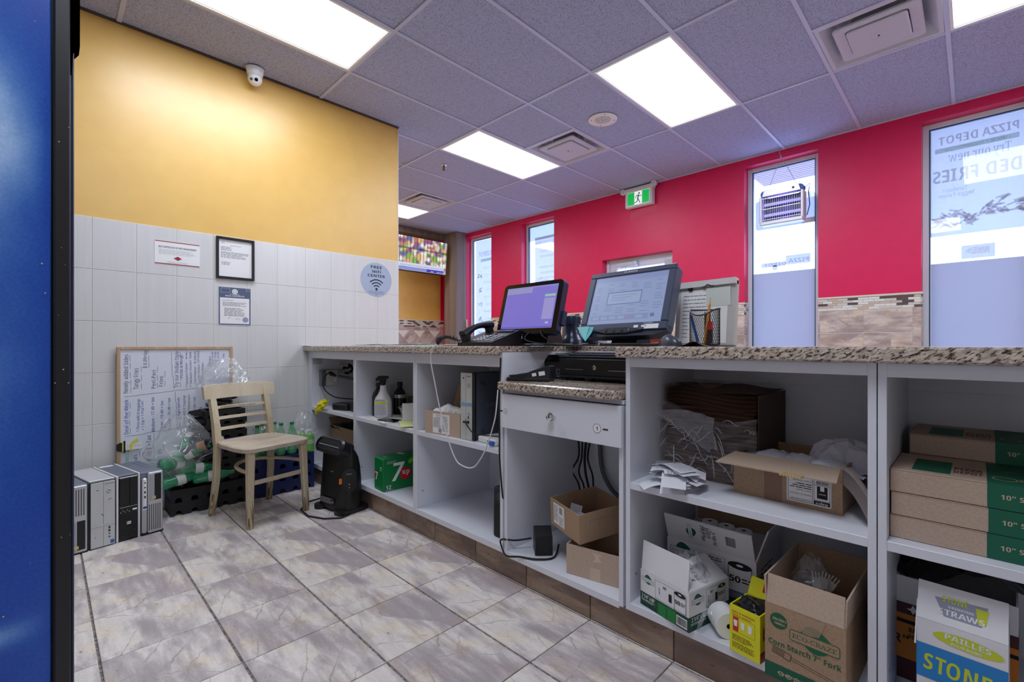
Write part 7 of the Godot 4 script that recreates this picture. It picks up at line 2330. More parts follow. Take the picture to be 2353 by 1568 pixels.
	t = put("cable", mb().tube(smooth([Vector3(-1.755, sh + 0.09, -1.448), Vector3(-1.735, sh + 0.085, -1.435), Vector3(-1.70, sh + 0.045, -1.45), Vector3(-1.66, sh + 0.034, -1.50), Vector3(-1.60, sh + 0.034, -1.53), Vector3(-1.54, sh + 0.05, -1.55)], 4), 0.0028, 6), M.rubber)
	tag(t, "thin black cable plugged into the front of the silver computer", "cable")
	t = thing("network_modem", Vector3(-1.630, sh, -1.535), deg_to_rad(-8), "flat white network box with blue plugs at the shelf corner", "modem")
	put("body", mb().box(Vector3(0, 0.014, 0), Vector3(0.15, 0.028, 0.12), 0.005), M.white, t)
	for k in 2:
		put("socket", mb().box(Vector3(0.014 + k * 0.016, 0.013, 0.0602), Vector3(0.010, 0.011, 0.002)), M.black, t)
	put("blue_plug", mb().box(Vector3(0.054, 0.015, 0.066), Vector3(0.030, 0.012, 0.022), 0.003).tube([Vector3(0.05, 0.015, 0.075), Vector3(0.07, 0.013, 0.088), Vector3(0.085, 0.012, 0.075)], 0.0045, 6), mat(c8(20, 90, 190), 0.4), t)
	# ---- soda case, carton behind it, small loudspeaker in the tall empty bay
	t = thing("soda_case", Vector3(-2.598, 0.1485, -1.655), deg_to_rad(-3.5), "green twelve-can lemon lime soda case on the cabinet floor", "soda case")
	var sg := mat(c8(8, 122, 62), 0.35)
	put("carton", mb().box(Vector3(0, 0.1, 0), Vector3(0.122, 0.20, 0.40), 0.004), sg, t)
	var wm: StandardMaterial3D = M.white
	put("lettering", words(words(mb(), "7", 0.112, right_of(0.122, 0.112) * Transform3D(Basis(Vector3(1, 0, 0), Vector3(0.22, 1, 0), Vector3(0, 0, 1)), Vector3(-0.105, 0, 0.0)), 0.075), "12", 0.024, right_of(0.122, 0.024) * tf(-0.165, 0, 0)), wm, t)
	put("red_spot", disc(mb(), -0.048, 0.092, 0.040, right_of(0.122, 0.0, 0.0012), 26), mat(c8(200, 28, 40), 0.4), t)
	put("lettering", words(mb(), "up", 0.030, right_of(0.122, 0.095, 0.0016) * tf(-0.048, 0, 0), 0.05, "serif-bold"), wm, t)
	put("leaf_print", mb().flat([Vector3(0.0623, 0.165, 0.035), Vector3(0.0623, 0.188, 0.01), Vector3(0.0623, 0.165, -0.005), Vector3(0.0623, 0.145, 0.02)], Vector3.RIGHT), mat(c8(120, 200, 40), 0.5), t)
	put("small_print", print_lines(print_lines(mb(), -0.175, -0.11, 0.165, 0.185, 3, right_of(0.122), 6), -0.185, -0.12, 0.002, 0.010, 1, right_of(0.122), 7), M.ink_pale, t)
	put("lettering", words(words(words(mb(), "12", 0.020, front_of(0.40, 0.135) * Transform3D(rz(90), Vector3(0.030, 0, 0))), "7", 0.05, front_of(0.40, 0.085) * tf(-0.03, 0, 0)), "12", 0.014, Transform3D(rx(-90), Vector3(0, 0.2006, 0.16))), wm, t)
	put("red_spot", disc(mb(), -0.035, 0.095, 0.016, front_of(0.40, 0.0, 0.0006), 18), mat(c8(200, 28, 40), 0.4), t)
	put("torn_opening", mb().box(Vector3(-0.02, 0.2006, 0.04), Vector3(0.05, 0.001, 0.03), 0, ry(20)), M.card_white, t)
	t = thing("cardboard_box", Vector3(-2.62, 0.1485, -1.92), 0, "small orange-brown carton behind the green soda case", "box")
	carton(t, 0.34, 0.10, 0.225, mat(c8(142, 92, 60), 0.8))
	t = thing("loudspeaker", Vector3(-1.562, 0.1478, -1.572), deg_to_rad(0), "slim black loudspeaker at the side of the tall empty bay", "loudspeaker")
	put("cabinet", mb().span(-0.045, 0.045, 0.0, 0.232, -0.07, 0.08, 0.004), M.black, t)
	put("grille", mb().prism([Vector2(-0.036, 0.012), Vector2(0.036, 0.012), Vector2(0.036, 0.11), Vector2(0.02, 0.15), Vector2(-0.036, 0.15)], 0.080, 0.086), M.black_matte, t)
	put("tweeter", mb().cyl(Vector3(0, 0.192, 0.081), 0.018, 0.006, 20, rx(90)), mat(c8(48, 52, 62), 0.3), t)


func shelf_drawer_bay() -> void:
	var y := 0.1345
	var t := thing("cardboard_box", Vector3(-1.052, y, -1.625), deg_to_rad(11.8), "lower brown carton on the floor of the open bay under the drawer", "box")
	carton(t, 0.265, 0.26, 0.118, M.card_pale)
	put("tape", mb().span(-0.03, 0.012, -0.0, 0.05, 0.1302, 0.1308), mat(c8(206, 184, 164), 0.35), t)
	put("torn_tape", mb().prism([Vector2(-0.02, 0.072), Vector2(0.018, 0.078), Vector2(0.004, 0.095), Vector2(0.02, 0.104), Vector2(-0.022, 0.108), Vector2(-0.008, 0.088)], 0.1302, 0.1307), mat(c8(214, 192, 172), 0.4), t)
	# upper carton, askew and tipping forward on the lower one
	t = thing("cardboard_box", Vector3(-1.158, 0.276, -1.622), 0, "upper brown carton tipped askew on another carton under the drawer", "box")
	t.rotation = Vector3(deg_to_rad(4), deg_to_rad(-19), deg_to_rad(-3))
	carton(t, 0.215, 0.235, 0.118, M.card)
	put("label", mb().span(-0.082, 0.0, 0.018, 0.106, 0.1177, 0.1183), M.paper, t)
	put("label_print", barcode(print_lines(print_lines(mb(), -0.079, -0.045, 0.03, 0.10, 10, front_of(0.235, 0, 0.0012), 23), -0.038, -0.004, 0.022, 0.06, 6, front_of(0.235, 0, 0.0012), 24), -0.036, -0.012, 0.072, 0.1, front_of(0.235, 0, 0.0012)), M.ink_grey, t)
	put("stamp", words(words(mb(), "PRE 2024-09-02", 0.010, right_of(0.215, 0.085) * Transform3D(rz(180), Vector3(-0.01, 0, 0)), 0.12, "mono"), "20 54", 0.009, right_of(0.215, 0.058) * Transform3D(rz(180), Vector3(0.0, 0, 0)), 0.05, "mono"), M.ink_grey, t)
	put("slip", crumpled(0.11, 0.07, 0.03, 81, 0.7, 10), M.paper, t, tf(0.02, 0.03, 0.03))
	put("slip", mb().box(Vector3(-0.05, 0.05, 0.03), Vector3(0.06, 0.07, 0.001), 0, ry(20) * rx(-24)), mat(c8(206, 208, 216), 0.8), t)
	put("slip", mb().box(Vector3(0.03, 0.055, 0.04), Vector3(0.09, 0.025, 0.045), 0.003, ry(10)), mat(c8(196, 200, 222), 0.6), t)
	t = thing("loudspeaker", Vector3(-1.352, y, -1.552), deg_to_rad(48), "small black wedge-shaped desktop loudspeaker beside the cartons", "loudspeaker")
	put("cabinet", mb().prism([Vector2(-0.045, 0), Vector2(0.045, 0), Vector2(0.035, 0.10), Vector2(0.01, 0.11), Vector2(-0.045, 0.075)], -0.038, 0.038, Transform3D(ry(90), Vector3.ZERO)), M.black, t)
	put("grille", mb().box(Vector3(0, 0.048, 0.047), Vector3(0.06, 0.075, 0.004), 0.001, rx(-6)), M.black_matte, t)
	t = put("speaker_cable", mb().tube(smooth([Vector3(-1.30, y + 0.03, -1.60), Vector3(-1.27, y + 0.006, -1.53), Vector3(-1.31, y + 0.006, -1.465), Vector3(-1.38, y + 0.004, -1.434), Vector3(-1.44, y - 0.005, -1.415), Vector3(-1.475, y + 0.02, -1.42), Vector3(-1.484, y + 0.05, -1.425), Vector3(-1.44, y + 0.046, -1.47), Vector3(-1.40, y + 0.05, -1.53)], 5), 0.004, 6), M.rubber)
	tag(t, "black cable looping out of the open bay from the small loudspeaker", "cable")
	# cables and a conduit hose on the back panel
	for k in 4:
		var x := -1.455 + k * 0.03
		t = put("cable", mb().tube(smooth([Vector3(x, 0.80, -1.93), Vector3(x - 0.005, 0.62, -1.95), Vector3(x + 0.02 - 0.012 * k, 0.48, -1.93), Vector3(x - 0.015 + 0.012 * k, 0.40, -1.92), Vector3(x + 0.02, 0.33, -1.93), Vector3(x + 0.03, 0.22, -1.94)], 4), 0.0045 if k != 2 else 0.006, 6), M.rubber)
		tag(t, "black cable hanging at the back of the open bay, %s" % ["leftmost of four", "second from the left", "third and thickest", "nearest the grey hose"][k], "cable", "cables at the back of the open bay")
	t = put("conduit_hose", mb().tube(smooth([Vector3(-1.325, 0.80, -1.955), Vector3(-1.325, 0.58, -1.955), Vector3(-1.318, 0.46, -1.955), Vector3(-1.29, 0.39, -1.95), Vector3(-1.24, 0.33, -1.95), Vector3(-1.16, 0.30, -1.95)], 5), 0.011, 10), mat(c8(96, 98, 102), 0.45, 0.3))
	tag(t, "grey flexible conduit hose curving down the back of the open bay", "hose")


func shelf_bags() -> void:
	var y := 0.5675
	# bale of brown paper bags in torn film
	var t := thing("paper_bag_bale", Vector3(-0.671, y, -1.80), deg_to_rad(-1.0), "tall bale of brown paper bags in torn clear film on the shelf", "paper bags")
	var brown := [mat(c8(178, 148, 126), 0.85), mat(c8(150, 122, 104), 0.85), mat(c8(196, 168, 146), 0.85)]
	var r := RandomNumberGenerator.new()
	r.seed = 15
	var base := 0.0
	var hs := [0.062, 0.060, 0.064, 0.066, 0.062]
	for k in 5:
		var h: float = hs[k]
		var n := 13
		var wob := r.randf_range(-0.008, 0.008)
		for c in 3:
			var m := mb()
			for i in n:
				if i % 3 != c:
					continue
				var yy := base + h * (i + 0.5) / n
				var th := h / n * 0.86
				var ex := r.randf_range(-0.004, 0.004)
				var lean := -0.018 * (yy / 0.32)
				m.grid(func(s: float, v: float) -> Vector3:
					# a closed flat sleeve, sagging along its length
					var a := v * TAU
					var sag := 0.010 * sin(s * 5.0 + k * 1.7) * (0.4 if k < 4 else 1.0)
					return Vector3(lerpf(-0.163, 0.163, s) + wob + lean * 0.3, yy + sag * (1.0 if k > 0 else 0.2) + sin(a) * th * 0.5, 0.152 + ex + lean - 0.15 + cos(a) * 0.15), 14, 8)
			var o := put("bag_bundle", m, brown[c], t)
			o.set_meta("kind", "stuff")
		base += h
	put("wrapping_paper", mb().grid(func(s: float, v: float) -> Vector3:
		return Vector3(lerpf(-0.168, 0.166, s), 0.320 + 0.006 * sin(s * 9.0 + v * 3.0) + 0.012 * (1.0 - v) * sin(s * 5.0 + 0.5), lerpf(0.150, -0.15, v)), 26, 10), mat(c8(104, 84, 70), 0.8), t)
	put("side_paper", mb().span(0.1685, 0.1705, 0.004, 0.31, -0.15, 0.135), mat(c8(88, 72, 64), 0.8), t)
	put("film", mb().grid(func(s: float, v: float) -> Vector3:
		var f := sin(s * 31.0 + v * 17.0) * 0.003 + sin(s * 13.0 - v * 41.0) * 0.003 + sin(v * 23.0 + s * 7.0) * 0.004
		return Vector3(lerpf(-0.172, 0.172, s), lerpf(0.008, 0.245 + 0.03 * sin(s * 4.0 + 2.0), v), 0.160 + f + (1.0 - v) * 0.006), 46, 30), clear(c8(230, 232, 238), 0.07, 0.05), t)
	var fm := mb()
	for k in 44:
		var x := r.randf_range(-0.165, 0.16)
		var yy := r.randf_range(0.03, 0.22)
		var q := []
		var rr := []
		var dx := r.randf_range(-0.08, 0.09)
		var dy := r.randf_range(-0.09, 0.05)
		for i in 6:
			var s := i / 5.0
			q.append(Vector3(clampf(x + dx * s, -0.17, 0.17), clampf(yy + dy * s, 0.006, 0.25) + 0.008 * sin(s * 6.0), 0.168 + 0.004 * sin(s * 9.0)))
			rr.append(0.0004 + 0.0013 * sin(PI * s))
		fm.tube(q, 0.001, 4, rr)
	put("fold", fm, M.plastic_fold, t)
	put("bunched_film", mb().grid(func(s: float, v: float) -> Vector3:
		var w := lerpf(0.115, 0.016, pow(v, 0.8))
		var x := lerpf(-0.075, 0.04, v) + (s - 0.5) * w * 2.0
		return Vector3(x, lerpf(0.225, 0.105, v) + 0.02 * sin(s * 3.1), 0.172 + 0.012 * sin(s * PI) * (0.4 + v) + 0.006 * sin(s * 29.0 + v * 9.0)), 34, 16), clear(c8(236, 238, 244), 0.20, 0.10), t)
	# carton of white bags in front
	t = thing("cardboard_box", Vector3(-0.402, y, -1.722), deg_to_rad(-2.5), "low brown carton with upside-down white label under a heap of paper bags", "box")
	var w := 0.296
	var d := 0.285
	var h := 0.130
	carton(t, w, d, h, M.card)
	var fl := Transform3D(rx(106), Vector3(0, h + 0.001, d / 2 - 0.002))
	put("flap", mb().prism([Vector2(-w / 2 + 0.004, 0.0), Vector2(w / 2 - 0.004, 0.0), Vector2(w / 2 + 0.004, 0.085), Vector2(0.075, 0.085), Vector2(0.066, 0.079), Vector2(0.05, 0.083), Vector2(0.035, 0.076), Vector2(0.02, 0.085), Vector2(-w / 2 - 0.024, 0.085)], -0.002, 0.002, fl), M.card_pale, t)
	var corr := mb()
	for k in 7:
		corr.cyl(fl * Vector3(0.022 + k * 0.008, 0.088, -0.003), 0.0042, 0.026, 6, fl.basis * rx(-14) * rz(8))
	put("torn_corrugation", corr, mat(c8(206, 174, 126), 0.8), t)
	put("tape", mb().span(-0.055, -0.005, 0.0, h - 0.04, d / 2 + 0.0002, d / 2 + 0.0008), mat(c8(140, 106, 84), 0.3), t)
	put("label", mb().prism(round_rect(0.008, 0.122, 0.012, 0.092, 0.004), 0.0, 0.0007, tf(0, 0, d / 2 + 0.0002)), M.paper, t)
	var up := Transform3D(rz(180), Vector3(0.065, 0.052, d / 2 + 0.0013))
	var lb := frame_lines(frame_lines(frame_lines(mb(), -0.054, -0.014, -0.036, 0.024, 0.001, up), -0.011, 0.053, -0.036, 0.036, 0.001, up), -0.054, -0.014, -0.0365, -0.020, 0.001, up)
	words(lb, "PIZZA DEPOT ULTRA PRINT", 0.0042, up * tf(0.02, 0.030, 0), 0.055, "sans")
	words(lb, "PRINTED LD T-SHIRT BAG", 0.0042, up * tf(0.02, 0.014, 0), 0.055, "sans")
	words(lb, "WHITE / BLANC", 0.0042, up * tf(0.012, 0.002, 0), 0.038, "sans")
	words(lb, "IN BULK / EN MASSE", 0.0042, up * tf(0.016, -0.026, 0), 0.048, "sans")
	print_lines(lb, -0.008, 0.05, -0.020, -0.002, 3, up, 6)
	barcode(lb, -0.050, -0.020, -0.033, -0.023, up, 12)
	lb.prism([Vector2(-0.048, 0.018), Vector2(-0.040, 0.018), Vector2(-0.040, 0.005), Vector2(-0.030, 0.005), Vector2(-0.030, 0.018), Vector2(-0.022, 0.018), Vector2(-0.022, -0.017), Vector2(-0.048, -0.017)].map(func(p): return Vector2(p.x, -p.y)), 0.0, 0.0002, up)
	rect(lb, -0.054, -0.014, 0.025, 0.036, up)
	put("label_print", lb, M.ink, t)
	put("label_lettering", words(words(mb(), "mapco", 0.007, up * tf(-0.034, 0.0305, 0.0005), 0.03), "PIZZA DEPOT", 0.003, up * tf(-0.035, 0.004, 0.0005), 0.018), M.paper, t)
	# white paper bags heaped on it
	var names := ["flat white paper bag lying on the carton's open flap", "crumpled white paper bag in the middle of the heap", "white paper bag standing highest at the back of the heap", "white paper bag half out of the carton's right side"]
	var at := [Transform3D(ry(12) * rz(2), Vector3(-0.470, y + 0.115, -1.655)), Transform3D(ry(-20), Vector3(-0.375, y + 0.108, -1.665)), Transform3D(ry(8), Vector3(-0.275, y + 0.105, -1.752)), Transform3D(ry(40) * rz(-14), Vector3(-0.285, y + 0.108, -1.638))]
	var dims := [[0.14, 0.10, 0.028], [0.16, 0.10, 0.035], [0.19, 0.17, 0.095], [0.13, 0.10, 0.030]]
	for k in 4:
		t = put("paper_bag", crumpled(dims[k][0], dims[k][1], dims[k][2], 90 + k, 1.0, 20), mat(c8(214, 216, 226), 0.6), null, at[k])
		tag(t, names[k], "paper bag", "white paper bags on the carton")
	t = thing("paper_bag_stack", Vector3(-0.232, y + 0.128, -1.605), 0, "fanned stack of white paper bags drooping over the carton's right corner", "paper bags")
	for k in 11:
		put("bag_edge", mb().grid(func(s: float, v: float) -> Vector3:
			var a := lerpf(0.1, 1.15, s)
			return Vector3(-0.04 + 0.085 * s, -0.004 * k - 0.085 * s * s + 0.004, (v - 0.5) * 0.05 + 0.05 * s + k * 0.0035 * s), 6, 2), mat(c8(220, 212, 210), 0.8) if k % 2 else mat(c8(206, 190, 184), 0.8), t)
	# spiked receipts
	t = thing("receipt_spike", Vector3(-0.728, y, -1.487), 0, "wire spike holding a mound of white receipts at the shelf edge", "receipt spike")
	put("spike", mb().cyl(Vector3(0.01, 0.07, -0.01), 0.0016, 0.14, 8), M.steel, t)
	put("foot", mb().cyl(Vector3(0.01, 0.003, -0.01), 0.045, 0.005, 20), M.steel, t)
	r.seed = 8
	for k in 16:
		var a: float = r.randf_range(-1.3, 1.3) + (PI if k % 3 == 0 else 0.0)
		var ln := r.randf_range(0.13, 0.19)
		var yy := 0.012 + k * 0.0042
		var droop := 0.4 + r.randf() * 0.35
		var rc := put("receipt", mb().grid(func(s: float, v: float) -> Vector3:
			var x := (s - 0.42) * ln
			return Vector3(x, -droop * x * x * 4.2 + 0.002 * sin(s * 12.0 + k), (v - 0.5) * -0.075), 9, 3), mat(c8(226, 228, 236), 0.8), t, Transform3D(ry(rad_to_deg(a)) * rx(r.randf_range(-4, 4)), Vector3(0.01, yy, -0.01)))
		if k > 11:
			put("receipt_print", print_lines(mb(), -0.06, 0.02, -0.03, 0.03, 7, Transform3D(rx(-90), Vector3(0, 0.0032, 0)), 60 + k), M.ink_pale, rc)


func shelf_boxes() -> void:
	var y := 0.1455
	var navy := mat(c8(14, 42, 84), 0.5)
	# back box of receipt rolls: flaps open, three rolls in sight
	var t := thing("cardboard_box", Vector3(-0.672, y, -1.81), 0, "larger white carton with blue base and open flaps, at the back", "box")
	var w := 0.315
	var d := 0.27
	var h := 0.172
	carton(t, w, d, h, M.card_white, M.card)
	put("blue_band", mb().span(-w / 2 - 0.0006, w / 2 + 0.0006, 0.0, 0.055, d / 2 + 0.0002, d / 2 + 0.001).span(w / 2 + 0.0002, w / 2 + 0.001, 0.0, 0.055, -d / 2, d / 2), mat(c8(20, 100, 180), 0.5), t)
	put("navy_band", mb().span(-w / 2, w / 2, 0.0, 0.028, d / 2 + 0.001, d / 2 + 0.0016).span(w / 2 + 0.001, w / 2 + 0.0016, 0.0, 0.03, -d / 2, d / 2), navy, t)
	var ff := flap(t, w, d, h, 0, 0.105, 20, M.card_white)
	leaf_logo(M.green_print, ff, Transform3D(rz(-90), Vector3(-0.062, 0.055, 0.0026)), 0.062, "ECO-CRAZE")
	put("flap_print", barcode(words(words(print_lines(mb(), -0.012, 0.02, 0.045, 0.09, 6, Transform3D(Basis(), Vector3(0, 0, 0.0026)), 5), "3 PLY 180", 0.012, Transform3D(rz(-90), Vector3(-0.014, 0.062, 0.0026)), 0.065), "3-180-50", 0.012, Transform3D(rz(-90), Vector3(0.026, 0.050, 0.0026)), 0.055), 0.065, 0.098, 0.038, 0.075, tf(0, 0, 0.0026)), M.ink, ff)
	flap(t, w, d, h, 1, 0.12, 18, M.card_white)
	flap(t, w, d, h, 2, 0.12, 4, M.card)
	leaf_logo(M.green_print, t, front_of(d, 0.128, 0.0014) * tf(-0.095, 0, 0), 0.10, "ECO-CRAZE")
	roll_picture(t, front_of(d, 0.10, 0.0014) * tf(0.105, 0, 0), 0.115)
	put("roll_sketch", frame_lines(print_lines(mb(), 0.0, 0.05, 0.135, 0.150, 2, front_of(d, 0, 0.0014), 3), 0.0, 0.056, 0.06, 0.155, 0.001, front_of(d, 0, 0.0014)), M.ink, t)
	put("barcode", barcode(rect(mb(), 0.07, 0.13, 0.030, 0.052, front_of(d, 0, 0.0018)), 0.072, 0.128, 0.034, 0.050, front_of(d, 0, 0.0022)), M.ink_grey, t)
	put("side_print", words(print_lines(mb(), -0.09, 0.04, 0.075, 0.14, 4, right_of(w), 4), "50", 0.025, right_of(w, 0.11) * tf(-0.09, 0, 0), 0.0), M.ink_grey, t)
	for k in 3:
		var rl := thing("paper_roll", Vector3(-0.70 + k * 0.061, y + 0.172, -1.755 + k * 0.004), 0, ["white receipt roll standing in the back carton, left one", "white receipt roll standing in the back carton, middle one", "white receipt roll standing in the back carton, right one"][k], "paper roll", "receipt rolls in the back carton")
		put("paper", mb().lathe([Vector2(0.0075, 0.0), Vector2(0.027, 0.0), Vector2(0.0275, 0.001), Vector2(0.0275, 0.070), Vector2(0.027, 0.071), Vector2(0.0075, 0.071), Vector2(0.0075, 0.0)], 24), M.paper, rl)
		put("core", mb().lathe([Vector2(0.0074, 0.002), Vector2(0.0074, 0.0705), Vector2(0.005, 0.0705), Vector2(0.005, 0.002)], 14), M.black, rl)
	# rolls packed under them fill the carton
	put("roll_layer", mb().span(-w / 2 + 0.006, w / 2 - 0.006, 0.006, 0.168, -d / 2 + 0.006, d / 2 - 0.006), M.card_white, t)
	# front box
	t = thing("cardboard_box", Vector3(-0.703, y, -1.541), deg_to_rad(-13.7), "smaller white and green receipt-roll carton in front, one flap folded over", "box")
	w = 0.198
	d = 0.205
	h = 0.122
	carton(t, w, d, h, M.card_white, M.card)
	var gb := mat(c8(10, 72, 52), 0.5)
	put("green_band", mb().span(-w / 2 - 0.0006, w / 2 + 0.0006, 0.0, 0.046, d / 2 + 0.0002, d / 2 + 0.0009).span(w / 2 + 0.0002, w / 2 + 0.0009, 0.0, 0.046, -d / 2, d / 2), gb, t)
	put("bright_patch", mb().span(-0.022, 0.012, 0.001, 0.04, d / 2 + 0.0009, d / 2 + 0.0013).span(0.016, 0.05, 0.001, 0.042, d / 2 + 0.0009, d / 2 + 0.0013), mat(c8(10, 128, 50), 0.5), t)
	var ft := front_of(d, 0, 0.0014)
	var rt := right_of(w, 0, 0.0014)
	leaf_logo(M.green_print, t, ft * tf(-0.066, 0.092, -0.0008), 0.052, "ECO-CRAZE")
	leaf_logo(M.green_print, t, rt * tf(-0.060, 0.088, -0.0008), 0.062, "ECO-CRAZE")
	put("lettering", words(words(print_lines(print_lines(mb(), -0.094, -0.03, 0.018, 0.026, 2, ft, 2), -0.094, -0.01, 0.018, 0.026, 2, rt, 3), "2 1/4\" x 60'", 0.0125, ft * tf(-0.064, 0.035, 0), 0.056), "2 1/4\" x 60'", 0.0135, rt * tf(-0.054, 0.036, 0), 0.072), M.paper, t)
	put("lettering", words(words(mb(), "TR214-60-50", 0.008, ft * tf(-0.060, 0.008, 0), 0.062), "TR214-60-50", 0.009, rt * tf(-0.048, 0.008, 0), 0.075), mat(c8(4, 40, 30), 0.6), t)
	var sk := frame_lines(frame_lines(mb(), -0.034, 0.092, 0.050, 0.112, 0.0008, ft), -0.018, 0.070, 0.055, 0.114, 0.0008, rt)
	words(words(sk, "60'", 0.008, ft * tf(0.006, 0.098, 0)), "60'", 0.008, rt * tf(0.010, 0.100, 0))
	words(words(sk, "2 1/4", 0.006, ft * Transform3D(rz(-90), Vector3(-0.016, 0.080, 0))), "2 1/4", 0.006, rt * Transform3D(rz(-90), Vector3(-0.006, 0.080, 0)))
	rect(rect(sk, 0.022, 0.034, 0.062, 0.088, ft), 0.028, 0.040, 0.066, 0.092, rt)
	put("roll_sketch", sk, M.ink, t)
	roll_picture(t, ft * tf(0.066, 0.078, 0), 0.066)
	roll_picture(t, rt * tf(0.062, 0.084, 0), 0.058)
	put("barcode", barcode(mb(), 0.056, 0.092, 0.010, 0.034, ft * tf(0, 0, 0.001), 5), M.ink, t)
	put("barcode_panel", rect(mb(), 0.053, 0.094, 0.006, 0.037, ft * tf(0, 0, 0.0004)), M.paper, t)
	flap(t, w, d, h, 0, 0.098, -6, M.card_white)
	var rf := flap(t, w, d, h, 1, 0.10, -62, M.card_white)
	put("flap_print", barcode(words(words(mb(), "TR21", 0.016, Transform3D(rz(90), Vector3(-0.02, 0.045, 0.0026)), 0.045), "2", 0.014, Transform3D(rz(90), Vector3(-0.045, 0.03, 0.0026))), 0.01, 0.055, 0.05, 0.075, tf(0, 0, 0.0026)), M.ink, rf)
	t = put("plastic_bag", bag_shell(Vector3(0.13, 0.115, 0.12), 27, 0.28, 0.25, 34, 22), clear(c8(238, 240, 244), 0.30, 0.12), null, Transform3D(rz(-14), Vector3(-0.700, y + 0.085, -1.535)))
	tag(t, "crumpled clear plastic bag stuffed in the white and green carton", "bag")
	folds(t, Vector3(0.13, 0.115, 0.12), 27, 14)
	# roll on its side, scrap of film
	t = thing("paper_roll", Vector3(-0.553, y, -1.50), deg_to_rad(42), "white paper roll lying on its side between the green carton and yellow box", "paper roll")
	put("paper", mb().lathe([Vector2(0.008, -0.035), Vector2(0.039, -0.035), Vector2(0.040, -0.034), Vector2(0.040, 0.034), Vector2(0.039, 0.035), Vector2(0.008, 0.035), Vector2(0.008, -0.035)], 32, Transform3D(rx(90), Vector3(0, 0.040, 0))), M.paper, t)
	put("core", mb().lathe([Vector2(0.0078, -0.034), Vector2(0.0078, 0.0352), Vector2(0.005, 0.0352), Vector2(0.005, -0.034)], 16, Transform3D(rx(90), Vector3(0, 0.040, 0))), M.black, t)
	t = put("plastic_scrap", mb().grid(func(s: float, v: float) -> Vector3:
		return Vector3(s * 0.075, 0.055 * sin(s * PI * 0.9) + 0.006 * sin(v * 7.0), (v - 0.5) * 0.05 * (1.0 - 0.5 * s) + 0.006 * sin(s * 11.0)), 18, 8), clear(c8(236, 240, 242), 0.28, 0.1), null, Transform3D(ry(35), Vector3(-0.625, y + 0.001, -1.455)))
	tag(t, "twisted scrap of clear film beside the green-banded carton", "film")
	# yellow box of rubbish bags
	t = thing("rubbish_bag_box", Vector3(-0.462, y - 0.0003, -1.475), deg_to_rad(-9), "bright yellow box of rubbish bags, torn open at the top", "box")
	w = 0.088
	d = 0.10
	h = 0.134
	var ym := mat(c8(226, 222, 24), 0.45)
	carton(t, w, d, h, ym)
	ft = front_of(d, 0, 0.0006)
	put("lettering", words(words(mb(), "sacs a ordures", 0.0065, ft * tf(-0.004, 0.118, 0), 0.066), "faciles a attacher", 0.005, ft * tf(-0.008, 0.109, 0), 0.056), mat(c8(190, 96, 20), 0.6), t)
	put("red_panel", rect(mb(), -0.034, -0.018, 0.062, 0.103, ft), mat(c8(206, 30, 36), 0.5), t)
	var pic := frame_lines(mb(), -0.034, 0.03, 0.060, 0.104, 0.0006, ft)
	print_lines(print_lines(pic, -0.036, 0.026, 0.034, 0.052, 4, ft, 8), -0.036, 0.028, 0.012, 0.030, 4, ft, 9)
	put("print", pic, mat(c8(90, 70, 16), 0.6), t)
	var bins := mb()
	for k in 3:
		bins.prism([Vector2(-0.032 + k * 0.021, 0.094), Vector2(-0.020 + k * 0.021, 0.094), Vector2(-0.0215 + k * 0.021, 0.076 - k * 0.002), Vector2(-0.0305 + k * 0.021, 0.076 - k * 0.002)], 0.0002, 0.0006, ft)
	put("bin_print", bins, M.paper, t)
	put("lettering", words(words(mb(), "garbage", 0.016, right_of(w, 0.088), 0.07), "bags", 0.016, right_of(w, 0.066) * tf(-0.012, 0, 0), 0.045), mat(c8(120, 30, 30), 0.6), t)
	put("side_panel_print", rect(mb(), -0.05, 0.05, 0.001, 0.03, right_of(w)), mat(c8(140, 24, 40), 0.5), t)
	put("bag_picture", mb().prism([Vector2(-0.042, 0.02), Vector2(0.02, 0.045), Vector2(0.042, 0.02), Vector2(0.03, -0.03), Vector2(0.005, -0.044), Vector2(-0.03, -0.03)], 0.0, 0.004, Transform3D(rx(-84), Vector3(0, h - 0.002, 0))), mat(c8(30, 32, 38), 0.25), t)
	put("liner", crumpled(0.075, 0.08, 0.022, 33, 0.8, 14), mat(c8(24, 26, 32), 0.22), t, tf(0, h - 0.004, 0))
	flap(t, w, d, h, 2, 0.055, 30, ym)
	put("red_corner", mb().span(0.0, 0.04, 0.02, 0.05, 0.0024, 0.003), mat(c8(196, 30, 40), 0.5), t, Transform3D(ry(180), Vector3.ZERO) * Transform3D(rx(30), Vector3(0, h, d / 2 - 0.002)) * Transform3D(ry(180), Vector3.ZERO))
	# brown carton of forks
	t = thing("cardboard_box", Vector3(-0.310, y - 0.0003, -1.548), deg_to_rad(-1.5), "tall brown carton of corn starch forks with green leaf print", "box")
	w = 0.184
	d = 0.315
	h = 0.198
	carton(t, w, d, h, M.card)
	flap(t, w, d, h, 0, 0.075, -10, M.card_pale)
	flap(t, w, d, h, 1, 0.070, 2, M.card_pale)
	flap(t, w, d, h, 2, 0.075, -3, M.card)
	flap(t, w, d, h, 3, 0.070, 3, M.card_pale)
	ft = front_of(d, 0, 0.0008)
	put("green_band", rect(mb(), -w / 2, w / 2, 0.0, 0.040, ft), M.green_print, t)
	put("round_mark", disc(mb(), -0.058, 0.158, 0.021, ft, 24), mat(c8(20, 96, 60), 0.6), t)
	put("lettering", words(words(words(mb(), "20x50ct", 0.007, ft * tf(-0.056, 0.162, 0.0005), 0.034), "1000ct", 0.006, ft * tf(-0.056, 0.151, 0.0005), 0.026), "COMPOST", 0.007, ft * tf(-0.03, 0.02, 0.0005), 0.06), mat(c8(206, 178, 150), 0.7), t)
